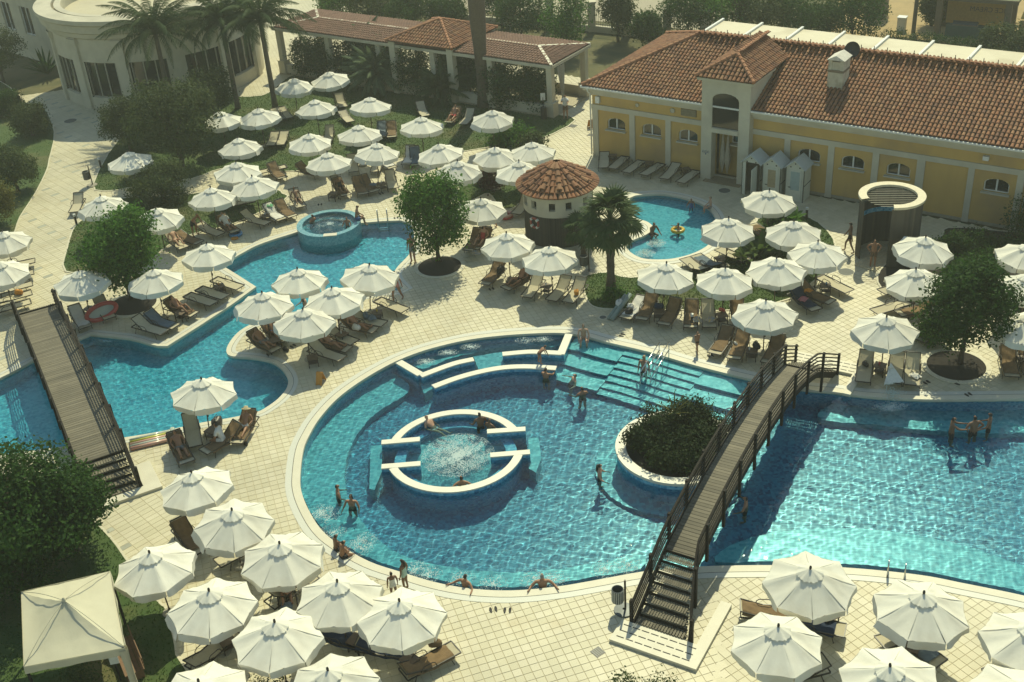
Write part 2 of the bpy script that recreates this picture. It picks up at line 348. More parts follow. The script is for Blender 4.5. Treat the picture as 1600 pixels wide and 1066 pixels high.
lawn_px = {
 'back': [(172, 298), (215, 291), (300, 279), (345, 264), (403, 267), (472, 267), (540, 258), (611, 249), (625, 248), (660, 243), (727, 236), (763, 230), (838, 219), (898, 188), (855, 178), (806, 171), (769, 163), (640, 148), (520, 122), (462, 118), (440, 130), (410, 150), (345, 152), (290, 158), (240, 180), (186, 219), (147, 288)],
 'left': [(145, 336), (119, 353), (107, 386), (104, 424), (170, 424), (230, 408), (262, 384), (300, 366), (366, 349), (444, 312), (440, 303), (424, 297), (330, 300), (270, 308), (205, 309), (172, 318)],
 'hut': [(722, 286), (745, 275), (790, 263), (846, 251), (850, 270), (822, 300), (812, 318), (795, 327), (780, 322), (764, 302), (740, 312), (716, 320)],
 'palm': [(948, 427), (985, 435), (1060, 426), (1098, 420), (1140, 398), (1170, 372), (1184, 345), (1204, 335), (1262, 340), (1301, 374), (1299, 418), (1270, 440), (1235, 466), (1150, 484), (1064, 484), (967, 483), (935, 481), (922, 474), (916, 462), (913, 450), (911, 438), (919, 431)],
 'hedge': [(1372, 432), (1400, 402), (1470, 372), (1482, 357), (1560, 362), (1640, 380), (1640, 500), (1545, 470), (1470, 476), (1420, 472), (1386, 458)],
 'bank': [(0, 128), (34, 160), (67, 168), (84, 207), (76, 250), (72, 267), (54, 303), (30, 340), (20, 366), (0, 371), (-90, 371), (-90, 120)],
 'front': [(171, 841), (198, 878), (244, 939), (259, 954), (268, 989), (274, 1024), (276, 1100), (-120, 1150), (-120, 740), (60, 760), (120, 792)],
}
LAWNS = {k: ccw(smooth_loop(loop_px(v), 3)) for k, v in lawn_px.items()}
paved_px = [(-260, 1250), (1850, 1250), (1900, 420), (1600, 368), (1576, 362), (928, 242), (928, 124), (862, 115), (760, 92), (640, 62), (560, 30), (520, -12), (380, -12), (330, 60), (200, 150), (150, 170), (100, 140), (30, 150), (-160, 100)]
PAVED = ccw(loop_px(paved_px))

# ------------------------------------------------------------------ ground, paving
ground = sheet('ground', [(-230, -60), (230, -60), (230, 300), (-230, 300)], POOLS, -0.05, M['dry'])
bed = sheet('paving', PAVED, POOLS, -0.012, M['grout'])
tile_polys = [(r, offset_loop(r, -0.05)) for r in LAWNS.values()]
POOL_T = [offset_loop(p, .22) for p in POOLS]
pathx = [(-300, -100), (330, -100), (330, 60), (260, 170), (170, 230), (140, 330), (104, 400), (103, 470), (125, 520), (70, 560), (200, 690), (300, 790), (290, 830), (180, 1000), (-300, 1250)]
PATH = ccw(loop_px(pathx)); PATH_O = offset_loop(PATH, .35)
RIGHT = ccw(loop_px([(1215, 640), (1262, 560), (1225, 520), (1180, 520), (1150, 470), (1080, 300), (1000, 262), (930, 242), (1900, 300), (1900, 1300), (1150, 1300), (1118, 900)])); RIGHT_O = offset_loop(RIGHT, .3)
def tiles_for(ang, lx, ly, mask):
    """centres of the tile grid of one zone that show in the picture"""
    c, s = math.cos(ang), math.sin(ang); g = np.arange(-420, 420)
    if lx > .4: g = np.arange(-260, 260)
    I, J = np.meshgrid(g, np.arange(-460, 460))
    A = (I + (.5 * (J % 2) if False else 0)) * lx; B = J * ly
    X = A * c - B * s - 2; Y = A * s + B * c + 60
    k = (Y > 15) & (Y < 140); X, Y = X[k], Y[k]
    px, py = projn(X, Y); k = (px > -40) & (px < 1640) & (py > -20) & (py < 1110); X, Y = X[k], Y[k]
    k = inside(X, Y, PAVED) & mask(X, Y)
    for p in POOL_T: k &= ~inside(X, Y, p)
    for _, p in tile_polys: k &= ~inside(X, Y, p)
    return X[k], Y[k]
def tile_mesh(X, Y, ang, lx, ly, gap, name, matl, parent, dz=0.0):
    hx, hy = (lx - gap) / 2, (ly - gap) / 2; c, s = math.cos(ang), math.sin(ang); e = .006
    prof = np.array([(-hx, -hy, -.02), (hx, -hy, -.02), (hx, hy, -.02), (-hx, hy, -.02), (-hx + e, -hy + e, 0), (hx - e, -hy + e, 0), (hx - e, hy - e, 0), (-hx + e, hy - e, 0)])
    rx = prof[:, 0] * c - prof[:, 1] * s; ry = prof[:, 0] * s + prof[:, 1] * c
    n = len(X); V = np.empty((n, 8, 3)); V[:, :, 0] = X[:, None] + rx; V[:, :, 1] = Y[:, None] + ry
    V[:, :, 2] = prof[:, 2] + dz + RNG.uniform(-.0015, .0015, n)[:, None]
    F1 = np.array([(4, 5, 6, 7), (0, 1, 5, 4), (1, 2, 6, 5), (2, 3, 7, 6), (3, 0, 4, 7)])
    Fq = (F1[None] + (np.arange(n) * 8)[:, None, None]).reshape(-1, 4)
    o = mesh_np(name, V.reshape(-1, 3), Fq, matl, parent=parent); o['kind'] = 'stuff'; return o
one = MB(); hx = .305 / 2 - .005
one.add([(-hx, -hx, -.02), (hx, -hx, -.02), (hx, hx, -.02), (-hx, hx, -.02), (-hx + .006, -hx + .006, 0), (hx - .006, -hx + .006, 0), (hx - .006, hx - .006, 0), (-hx + .006, hx - .006, 0)], [(4, 5, 6, 7), (0, 1, 5, 4), (1, 2, 6, 5), (2, 3, 7, 6), (3, 0, 4, 7)])
A_MAIN, A_RIGHT, A_PATH = R(16.5), R(30.5), R(41.5)
zones = [(A_MAIN, .305, .305, lambda X, Y: ~inside(X, Y, PATH) & ~inside(X, Y, RIGHT), 'tile'), (A_RIGHT, .305, .305, lambda X, Y: inside(X, Y, RIGHT_O), 'tile')]
first = None
allz = []
for zi, (ang, lx, ly, mk, mm) in enumerate(zones):
    X, Y = tiles_for(ang, lx, ly, mk); allz.append((X, Y))
# the tiles that show largest are objects of their own
cand = np.concatenate([np.stack([X, Y, np.full_like(X, zi), np.arange(len(X))], 1) for zi, (X, Y) in enumerate(allz)])
px, py = projn(cand[:, 0], cand[:, 1]); vis = (px > 690) & (px < 1140) & (py < 1075)
order = np.argsort(cand[:, 1] + 1000 * (~vis))[:290]
taken = [set(), set()]
for i in order:
    x, y, zi, idx = cand[i]; zi = int(zi); taken[zi].add(int(idx))
    if first is None: o = one.build('paving_tile', M['tile'], bed); first = o
    else: o = first.copy(); COL.objects.link(o); o.parent = bed
    o.location = (x, y, random.uniform(-.0015, .0015)); o.rotation_euler = (0, 0, zones[zi][0] + PI / 2 * random.randint(0, 3))
for zi, (ang, lx, ly, mk, mm) in enumerate(zones):
    X, Y = allz[zi]; k = np.ones(len(X), bool); k[list(taken[zi])] = False
    tile_mesh(X[k], Y[k], ang, lx, ly, .010, 'paving_tiles_far', M['tile'], bed, -.004 * zi)
# long slabs of the garden path, a grey one here and there
X, Y = tiles_for(A_PATH, .54, .27, lambda X, Y: inside(X, Y, PATH_O))
ca, sa = math.cos(A_PATH), math.sin(A_PATH)
u_ = np.round(((X + 2) * ca + (Y - 60) * sa) / .54).astype(int); v_ = np.round((-(X + 2) * sa + (Y - 60) * ca) / .27).astype(int)
grey = ((u_ % 5 == 0) & (v_ % 5 == 0)) 
M['greytile'] = island_mat('grey_paving_slab', [(.36, .36, .28), (.40, .40, .31), (.33, .33, .26)], .6, .15)
tile_mesh(X[~grey], Y[~grey], A_PATH, .54, .27, .012, 'path_slabs', M['tile'], bed, -.004)
tile_mesh(X[grey], Y[grey], A_PATH, .54, .27, .012, 'grey_path_slabs', M['greytile'], bed, -.004)

# lawns with kerbs and short blades
blade_mat = leaf_mat('grass_blade', [(.035, .08, .012), (.05, .11, .018), (.075, .125, .025), (.04, .09, .014)], .3)
for k, l in LAWNS.items():
    mb = MB(); mb.prism(l, -.05, .025); o = mb.build('lawn' if k not in ('hedge',) else 'planting_bed', M['lawn'] if k != 'hedge' else M['soil']); o['kind'] = 'structure'
    kb = MB(); a = l; b = offset_loop(l, .09); kb.strip(b, a, .032, .032); kb.strip(b, b, -.04, .032); kb.strip(a, a, .032, .0)
    o = kb.build('lawn_kerb', M['kerb']); o['kind'] = 'structure'
def blades(lawn, n, name, h=.07):
    p = np.array(lawn); lo, hi = p.min(0), p.max(0); X = RNG.uniform(lo[0], hi[0], n * 2); Y = RNG.uniform(lo[1], hi[1], n * 2)
    px, py = projn(X, Y); k = inside(X, Y, lawn) & (px > -20) & (px < 1620) & (py < 1080); X, Y = X[k][:n], Y[k][:n]; n = len(X)
    a = RNG.uniform(0, 2 * PI, n); w = RNG.uniform(.015, .035, n); hh = RNG.uniform(.5, 1.2, n) * h; lx = RNG.normal(0, .03, n); ly = RNG.normal(0, .03, n)
    V = np.zeros((n, 3, 3)); V[:, 0] = np.stack([X - w * np.cos(a), Y - w * np.sin(a), np.full(n, .02)], 1); V[:, 1] = np.stack([X + w * np.cos(a), Y + w * np.sin(a), np.full(n, .02)], 1)
    V[:, 2] = np.stack([X + lx, Y + ly, .02 + hh], 1)
    o = mesh_np(name, V.reshape(-1, 3), np.arange(n * 3).reshape(-1, 3), blade_mat); tag(o, kind='stuff', label='short green blades of the mown lawn', cat='grass')
for k, n in (('back', 60000), ('left', 16000), ('hut', 4000), ('palm', 16000), ('front', 14000), ('bank', 9000)): blades(LAWNS[k], n, 'grass')

# ------------------------------------------------------------------ pools
def coping(loop, w=.56, name='pool_coping', zt=.012):
    l = ccw(loop); n = len(l); mb = MB()
    a = offset_loop(l, -.02); b = offset_loop(l, w * .52); c = offset_loop(l, w * .56); d = offset_loop(l, w)
    mb.mi = 0; mb.strip(b, a, zt, zt); mb.strip(a, offset_loop(l, -.02), zt, -.16)
    mb.mi = 1; mb.strip(c, b, zt - .002, zt - .002)
    mb.mi = 2; mb.strip(d, c, zt - .001, zt - .001); mb.strip(d, d, -.03, zt - .001)
    o = mb.build(name, [M['coping'], M['gap'], M['grate']], recalc=False); o['kind'] = 'structure'
    return o
def waterfield(loop, res, name, amp=1.0, seed=0, z=WZ, holes=()):
    p = np.array(loop); lo, hi = p.min(0) - .2, p.max(0) + .2
    xs = np.arange(lo[0], hi[0], res); ys = np.arange(lo[1], hi[1], res); X, Y = np.meshgrid(xs, ys); Z = np.zeros_like(X)
    rg = np.random.default_rng(seed)
    for i in range(26):
        lam = .125 * (1.085 ** i) * rg.uniform(.85, 1.15); th = rg.uniform(0, 2 * PI); k = 2 * PI / lam
        wob = .5 * np.sin(X * .7 * rg.uniform(.5, 1.5) + rg.uniform(0, 6)) + .5 * np.sin(Y * .7 * rg.uniform(.5, 1.5) + rg.uniform(0, 6))
        Z += lam * .0022 * np.sin(k * (X * math.cos(th) + Y * math.sin(th)) + rg.uniform(0, 6.28) + 1.6 * wob)
    Z = Z * amp + z
    big = offset_loop(ccw(loop), .06); nx, ny = len(xs), len(ys)
    In = inside(X, Y, big)
    for h in holes: In &= ~inside(X, Y, h)
    cell = In[:-1, :-1] & In[1:, :-1] & In[:-1, 1:] & In[1:, 1:]
    px, py = projn(X, Y); seen = (px > -60) & (px < 1660) & (py > -60) & (py < 1130); cell &= seen[:-1, :-1]
    j, i = np.nonzero(cell); a = j * nx + i
    Fq = np.stack([a, a + 1, a + 1 + nx, a + nx], 1); used, inv = np.unique(Fq, return_inverse=True)
    V = np.stack([X.ravel(), Y.ravel(), Z.ravel()], 1)[used]
    o = mesh_np(name, V, inv.reshape(-1, 4), M['water'], smooth=True); o['kind'] = 'structure'
    return o
def basin(loop, depth, name, floor_m, wall_m):
    l = ccw(loop); mb = MB(); mb.mi = 0
    mb.strip(l, l, .0, -depth - .02); mb.f = [f[::-1] for f in mb.f]
    o = mb.build(name + '_wall', wall_m); o['kind'] = 'structure'
    f = sheet(name + '_floor', offset_loop(l, .05), [], -depth, floor_m)
    return o, f
RECV = []
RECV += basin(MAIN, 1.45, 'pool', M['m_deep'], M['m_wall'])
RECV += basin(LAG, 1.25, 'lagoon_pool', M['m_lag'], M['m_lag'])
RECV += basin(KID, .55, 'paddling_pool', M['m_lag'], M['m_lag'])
coping(MAIN, .58); coping(LAG, .42); coping(KID, .5)
WATERS = [waterfield(MAIN, .036, 'pool_water', 1.0, 3), waterfield(LAG, .042, 'lagoon_water', .8, 5), waterfield(KID, .04, 'paddling_pool_water', .7, 9)]
def shelf(px, z, name='pool_ledge', m='m_shelf', floor=-1.45, smooth=3, wpts=None):
    l = wpts or (smooth_loop(loop_px(px, z), smooth) if smooth else loop_px(px, z))
    mb = MB(); mb.prism(l, floor, z); o = mb.build(name, M[m]); o['kind'] = 'structure'; RECV.append(o); return o
def near_loop_part(loop, p0, p1):
    """piece of a ccw loop from the point nearest p0 to the point nearest p1"""
    L = [Vector(p) for p in loop]; i0 = min(range(len(L)), key=lambda i: (L[i] - Vector(p0)).length); i1 = min(range(len(L)), key=lambda i: (L[i] - Vector(p1)).length)
    out = []; i = i0
    while True:
        out.append(tuple(L[i]));
        if i == i1: break
        i = (i + 1) % len(L)
    return out
# ------------------------------------------------------------------ what stands in the pools
M['wood'] = island_mat('weathered_deck_board', [(.135, .118, .080), (.165, .142, .098), (.11, .096, .066), (.19, .165, .115), (.15, .13, .09)], .75, .5, 14)
M['wood_dark'] = mat('dark_stained_timber', (.014, .0115, .009), .75, (.024, .019, .014), 8, bump=.2, spec=.2, stretch=(6, 6, 1))
M['steel'] = mat('polished_steel', (.62, .64, .62), .22, (.5, .52, .5), 8, metal=1.0)
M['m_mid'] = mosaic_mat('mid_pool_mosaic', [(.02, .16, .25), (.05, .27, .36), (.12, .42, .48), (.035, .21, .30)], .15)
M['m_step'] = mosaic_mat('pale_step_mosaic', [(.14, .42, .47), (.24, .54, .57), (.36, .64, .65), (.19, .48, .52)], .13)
# jacuzzi ring: two low arcs and four cross walls with white copings
CZ = .10
ring_pts = [P2(x, y, CZ) for x, y in [(612, 687), (640, 660), (680, 645), (730, 640), (780, 652), (810, 670), (607, 733), (640, 758), (700, 769), (760, 758), (800, 733), (820, 711)]]
JX, JY, JR = fit_circle(ring_pts); JR -= .17
def cap_wall(root, line, w=.34, zf=-1.45, zc=CZ, wallm='m_wall'):
    mb = MB(); mb.curved_wall(line, w - .05, zf, zc - .06); o = mb.build('mosaic_wall', M[wallm], root); RECV.append(o)
    mb = MB(); mb.curved_wall(line, w, zc - .06, zc); o2 = mb.build('white_coping', M['white_cap'], root); RECV.append(o2)
def arcline(cx, cy, r, a0, a1, n=28): return [(cx + r * math.cos(a0 + (a1 - a0) * i / n), cy + r * math.sin(a0 + (a1 - a0) * i / n)) for i in range(n + 1)]
ang = lambda x, y: math.atan2(P2(x, y, CZ)[1] - JY, P2(x, y, CZ)[0] - JX)
jac = thing('whirlpool_ring', 'round whirlpool seat with white rimmed arcs and cross walls in the main pool', 'whirlpool', (0, 0, 0))
a0, a1 = ang(812, 671), ang(611, 688)
cap_wall(jac, arcline(JX, JY, JR, a0, a1 if a1 > a0 else a1 + 2 * PI))
a0, a1 = ang(607, 733), ang(819, 711)
cap_wall(jac, arcline(JX, JY, JR, a0, a1 if a1 > a0 else a1 + 2 * PI))
for p, q in (((596, 691), (656, 686)), ((596, 729), (657, 724)), ((761, 674), (821, 670)), ((766, 711), (828, 706))):
    cap_wall(jac, [P2(*p, CZ), P2(*q, CZ)], .30, zc=CZ + .005)
# raised bubbling floor and bench inside the ring
mb = MB(); mb.prism(circle(JX, JY, JR - .15, 48), -1.45, -.85); o = mb.build('whirlpool_floor', M['m_shelf'], jac); RECV.append(o)
mb = MB(); b0 = circle(JX, JY, JR - .15, 48); b1 = circle(JX, JY, JR - .6, 48); mb.strip(b0, b1, -.45, -.45); mb.f = [f[::-1] for f in mb.f]; mb.strip(b1, b1, -.86, -.45)
o = mb.build('whirlpool_bench', M['m_wall'], jac); RECV.append(o)
# massage niche walls along the far shore
niche = thing('massage_niche', 'white capped angular niche wall along the far edge of the main pool', 'pool wall', (0, 0, 0))
cap_wall(niche, [P2(*p, CZ) for p in [(623, 565), (657, 585)]], .36, zc=CZ + .005)
cap_wall(niche, smooth_loop([P2(*p, CZ) for p in [(657, 587), (694, 573), (716, 566), (740, 561)]], 5, False), .34)
cap_wall(niche, smooth_loop([P2(*p, CZ) for p in [(785, 553), (825, 549.5), (850, 550), (878, 551.5)]], 5, False), .34)
cap_wall(niche, [P2(*p, CZ) for p in [(876, 553.5), (889, 522)]], .36, zc=CZ + .005)
arc3 = thing('curved_pool_wall', 'long curved low wall with white coping in front of the niche', 'pool wall', (0, 0, 0))
cap_wall(arc3, smooth_loop([P2(*p, CZ) for p in [(677, 604), (712, 591), (750, 580.5), (787, 574), (825, 572.5), (869, 575)]], 5, False), .34)
shelf([(632, 566), (660, 585), (700, 571), (740, 560), (785, 551), (830, 548), (874, 550), (885, 526), (840, 524), (780, 528), (720, 537), (670, 549)], -.75, 'niche_ledge')
shelf([(740, 562), (785, 555), (790, 575), (748, 582)], -.45, 'niche_step', smooth=0)
shelf([(655, 604), (677, 596), (680, 612), (664, 622)], -.6, 'pool_step', smooth=0)
shelf([(580, 703), (598, 701), (598, 740), (586, 772), (578, 770)], -.55, 'pool_step', smooth=0)
shelf([(826, 690), (842, 690), (846, 722), (838, 745), (826, 738)], -.55, 'pool_step', smooth=0)
# ledge along the left and near shore
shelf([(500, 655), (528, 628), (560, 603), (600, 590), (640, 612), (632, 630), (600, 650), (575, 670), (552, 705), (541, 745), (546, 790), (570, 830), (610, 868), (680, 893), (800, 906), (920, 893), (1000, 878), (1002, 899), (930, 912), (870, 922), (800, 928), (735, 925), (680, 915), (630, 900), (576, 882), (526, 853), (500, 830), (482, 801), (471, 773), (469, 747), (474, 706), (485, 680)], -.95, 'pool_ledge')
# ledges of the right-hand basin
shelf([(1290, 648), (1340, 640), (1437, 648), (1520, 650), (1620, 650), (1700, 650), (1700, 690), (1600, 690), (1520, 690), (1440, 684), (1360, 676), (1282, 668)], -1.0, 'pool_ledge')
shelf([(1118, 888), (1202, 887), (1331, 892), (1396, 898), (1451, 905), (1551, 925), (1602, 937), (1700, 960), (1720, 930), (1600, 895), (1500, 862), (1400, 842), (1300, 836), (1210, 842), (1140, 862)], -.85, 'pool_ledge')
# broad steps at the far right shore
shore = near_loop_part(MAIN, P2(1184, 597, WZ), P2(893, 525, WZ))
def steps(p0, p1, n, tread, z0, dz):
    seg = near_loop_part(MAIN, p0, p1)
    for k in range(n):
        a = offset_line(seg, .0); b = offset_line(seg, -(k + 1) * tread)
        zt = z0 - k * dz; poly = a + b[::-1]
        mb = MB(); mb.prism(poly, -1.45, zt + random.uniform(0, .003)); mb.m = [1] * len(poly) + [0] * (len(mb.f) - len(poly)); o = mb.build('pool_step', [M['m_step'], M['m_deep']]); o['kind'] = 'structure'; RECV.append(o)
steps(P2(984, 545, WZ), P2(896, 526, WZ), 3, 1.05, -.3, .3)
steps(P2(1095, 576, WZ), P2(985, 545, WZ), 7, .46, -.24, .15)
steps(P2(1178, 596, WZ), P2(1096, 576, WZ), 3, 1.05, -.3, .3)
# planted island
IX, IY, IR = fit_circle([P2(x, y, .22) for x, y in [(960, 692), (975, 725), (1012, 747), (1050, 756), (1088, 756), (1006, 651), (972, 668)]])
isl = thing('island_planter', 'round planter wall with white rim holding dark shrubs in the pool', 'planter', (IX, IY, 0))
mb = MB(); mb.lathe([(IR - .05, -1.45), (IR - .05, .12)], 64); o = mb.build('mosaic_wall', M['m_wall'], isl); RECV.append(o)
mb = MB(); mb.lathe([(IR, .10), (IR, .22), (IR - .42, .22), (IR - .42, .05)], 64); mb.build('white_rim', M['white_cap'], isl)
mb = MB(); mb.prism(circle(0, 0, IR - .4, 40), 0, .14); mb.build('soil', M['soil'], isl)
shelf(None, -1.22, 'pool_ledge', m='m_mid', wpts=circle(IX - .25, IY - .1, IR + .6, 48))
# raised round spa tub at the lagoon
SX, SY, SR = -9.86, 58.62, 1.80
spz = .50
_c = fit_circle([P2(x, y, spz) for x, y in [(462, 356), (563, 340), (521, 328), (508, 370), (480, 366), (545, 362), (480, 336)]]); SX, SY, SR = _c
spa = thing('spa_tub', 'round raised turquoise spa tub at the edge of the lagoon pool', 'spa tub', (SX, SY, 0))
M['m_spa'] = mosaic_mat('spa_mosaic', [(.09, .25, .29), (.14, .32, .36), (.22, .40, .43), (.11, .28, .32)], .08)
mb = MB(); mb.lathe([(SR, -1.2), (SR, spz), (SR - .32, spz), (SR - .32, .05), (SR - .75, .05), (SR - .75, -.35), (.01, -.35)], 64); o = mb.build('tub_shell', M['m_spa'], spa); RECV.append(o)
mb = MB(); mb.box((.25, -SR + .14, spz + .02), (.75, .34, .05)); mb.build('overflow_lip', M['coping'], spa)
spaw = waterfield(circle(SX, SY, SR - .3, 48), .05, 'spa_water', 1.6, 21, spz - .07); WATERS.append(spaw)
# foam patches: clusters of small raised bubbles floating on the water
def foam(cx, cy, rx, ry, n, z, label, seed=0, h=.05):
    rg = np.random.default_rng(seed); n = int(n * 2.2); r = rg.uniform(0, 1, n) ** .7;  a = rg.uniform(0, 2 * PI, n); mb = MB()
    for i in range(n):
        x, y = cx + rx * r[i] * math.cos(a[i]), cy + ry * r[i] * math.sin(a[i]); s = rg.uniform(.006, .024) * (1.25 - r[i] * .6)
        t = rg.uniform(0, 6.28); k = 5; hh = s * rg.uniform(.3, 1.2)
        mb.add([(x + s * math.cos(t + 2 * PI * q / k), y + s * math.sin(t + 2 * PI * q / k), z) for q in range(k)] + [(x, y, z + hh)], [(q, (q + 1) % k, k) for q in range(k)])
    o = mb.build('white_foam', M['foam'], smooth=True); tag(o, label, 'foam', kind='stuff'); return o
foam(JX + .1, JY - .15, 1.5, 1.5, 4200, WZ, 'white bubbles churning in the whirlpool ring', 1)
foam(SX, SY + .1, SR - .5, SR - .5, 1500, spz - .08, 'white bubbles churning in the spa tub', 2)
for i, (x, y) in enumerate([(700, 551), (735, 542), (820, 532), (850, 530), (665, 565)]): q = at(x, y, WZ); foam(q.x, q.y, .5, .3, 160, WZ, 'thin foam of a massage jet in the niche', 10 + i)
for i, (x, y) in enumerate([(500, 800), (520, 832), (570, 845), (562, 855), (650, 890), (668, 897), (720, 906), (770, 912), (835, 905), (865, 906), (945, 890), (980, 882), (510, 805)]):
    q = at(x, y, WZ); foam(q.x, q.y, .55, .5, 170, WZ, 'thin foam of a massage jet along the near shore', 20 + i)

# ------------------------------------------------------------------ timber bridges
def bridge(label, A, B, width, rise, nsteps, pxlo, stair_len, posts_n, rail_h=.95, fl0=0.0, fl1=0.0):
    """arched foot bridge from A (near landing) to B (far landing); stairs at both ends"""
    A, B = Vector(A), Vector(B); d = (B - A); L = d.length; d.normalize(); rz = math.atan2(d.y, d.x)
    root = thing('foot_bridge', label, 'bridge', (A.x, A.y, 0), rz)
    hw = width / 2; s0, s1 = stair_len, L - stair_len * .8
    z0 = nsteps * .165
    def zd(s):
        t = (s - s0) / (s1 - s0); t = min(1, max(0, t)); return z0 + (rise - z0) * (1 - (2 * t - 1) ** 2)
    def fl(s): return fl0 * max(0, 1 - s / s0) ** 1.2 + fl1 * max(0, (s - s1 + 2.6) / (L - s1 + 2.6)) ** 1.8
    def fit(o, s): o.scale = (1, (width + fl(s)) / width, 1); o.location.y -= fl(s) / 2
    # planks
    pm = MB().box((0, 0, 0), (.135, width - .1, .035)).build('plank', M['wood'], root); first = True; s = s0; ds = .15
    while s < s1:
        z = zd(s); sl = math.atan2(zd(s + .05) - zd(s - .05), .1)
        o = pm if first else pm.copy()
        if not first: COL.objects.link(o)
        o.location = (s + .075, random.uniform(-.008, .008), z + random.uniform(-.003, .003)); o.rotation_euler = (0, -sl, random.uniform(-.004, .004)); fit(o, s); first = False; s += ds
    # stair treads, slatted lengthwise
    tm = MB()
    for k in range(16): tm.box((0, -hw + .1 + (width - .2) * (k + .5) / 16, 0), (.345, (width - .2) / 16 - .022, .035))
    tm.box((0, 0, -.03), (.05, width - .1, .03)); first = True
    for end in (0, 1):
        for k in range(nsteps):
            sl_ = stair_len if end == 0 else stair_len * .8
            st = (k + .5) * sl_ / nsteps; s = st if end == 0 else L - st
            if first: o = tm.build('stair_tread', M['wood'], root); first = False; t0 = o
            else: o = t0.copy(); COL.objects.link(o)
            o.location = (s, 0, (k + 1) * .165 - .02); fit(o, s)
    rb = None
    for end in (0, 1):
        for k in range(nsteps):
            sl_ = stair_len if end == 0 else stair_len * .8
            st = (k + 1) * sl_ / nsteps; s = st if end == 0 else L - st
            if rb is None: rb = MB().box((0, 0, 0), (.02, width - .14, .12)).build('riser', M['wood_dark'], root); o = rb
            else: o = rb.copy(); COL.objects.link(o)
            o.location = (s, 0, (k + 1) * .165 + .04); fit(o, s)
    # side beams and rails follow the arch
    def zprof(s):
        if s < s0: return max(0.0, z0 * s / s0)
        if s > s1: return max(0.0, z0 * (L - s) / (L - s1))
        return zd(s)
    N = 48; ss = [L * i / N for i in range(N + 1)]
    for sd in (-1, 1):
        mb = MB(); ye = lambda s, d=0.0: sd * (hw + d) - (fl(s) if sd < 0 else 0)
        for a, b in zip(ss, ss[1:]): mb.bar((a, ye(a), zprof(a) - .1), (b, ye(b), zprof(b) - .1), .07, .26)
        mb.build('side_beam', M['wood_dark'], root)
        for j in range(5):
            mb = MB(); h = .22 + j * (rail_h - .22) / 4
            for a, b in zip(ss[:-1], ss[1:]): mb.bar((a, ye(a, .02), zprof(a) + h), (b, ye(b, .02), zprof(b) + h), .035 if j < 4 else .07, .05 if j < 4 else .05)
            mb.build('rail', M['wood_dark'] if j < 4 else M['wood_dark'], root)
        for k in range(posts_n):
            s = .08 + (L - .16) * k / (posts_n - 1); z = zprof(s)
            mb = MB(); lo = -.62 if .1 < k / (posts_n - 1) < .9 else -z - .0
            mb.box((s, ye(s, .07), (z + rail_h + .05 + max(0, z + lo)) / 2), (.13, .09, z + rail_h + .05 - max(0.0, z + lo))); mb.build('post', M['wood_dark'], root)
    return root, rz, L
def landing(name, label, poly, grates):
    t = thing(name, label, 'step', (0, 0, 0)); mb = MB(); mb.prism(poly, 0, .12); mb.build('stone_slab', M['coping'], t)
    gm = MB()
    for a, b in grates: gm.bar((*a, .123), (*b, .123), .035, .008)
    gm.build('drain_slots', M['gap'], t); return t
_l0, _l1 = at(985, 976), at(1243, 569); _d = (_l1 - _l0).normalized(); _n = Vector((_d.y, -_d.x, 0)); brA = _l0 + _n * .70; brB = _l1 + _n * .70
bridge('long dark timber foot bridge over the main pool beside the planted island', brA.xy, brB.xy, 1.25, 1.95, 7, None, 2.6, 12, fl0=.75, fl1=.5)
dv = (brB - brA).normalized(); nv = Vector((dv.y, -dv.x, 0)); 
def bl(s, t): v = brA + dv * s + nv * t; return (v.x, v.y)
def grid_slots(f, s0, s1, t0, t1, rows, n):
    out = []
    for r in range(rows):
        s = s0 + (s1 - s0) * (r + .5) / rows
        for k in range(n):
            a = t0 + (t1 - t0) * k / n; b = a + (t1 - t0) / n * .8; out.append((f(s, a), f(s, b)))
    return out
landing('landing_slab', 'pale stone landing slab with slots at the near foot of the long bridge', [bl(-1.0, -1.0), bl(-1.0, 2.0), bl(2.2, 2.0), bl(2.2, 1.62), bl(.0, 1.62), bl(0, -1.0)], grid_slots(bl, -.9, -.05, -.85, 1.75, 3, 8))
Lb = (brB - brA).length
landing('landing_slab', 'pale stone landing slab with slots at the far foot of the long bridge', [bl(Lb + .9, 2.15), bl(Lb + .9, -.9), bl(Lb, -.9), bl(Lb, 1.8), bl(Lb - 1.6, 1.8), bl(Lb - 1.6, 2.15)], grid_slots(bl, Lb + .05, Lb + .85, -.8, 1.9, 3, 8))
lA = at(182, 778); lB = at(58, 490)
bridge('weathered timber foot bridge over the lagoon pool at the left', lA.xy, lB.xy, 1.9, 1.25, 5, None, 1.75, 11)
dl = (lB - lA).normalized(); nl = Vector((dl.y, -dl.x, 0))
def bl2(s, t): v = lA + dl * s + nl * t; return (v.x, v.y)
landing('landing_slab', 'pale stone landing slab at the near foot of the lagoon bridge', [bl2(-.45, -1.4), bl2(-.45, 1.75), bl2(1.6, 1.75), bl2(1.6, 1.1), bl2(0, 1.1), bl2(0, -1.4)], [])
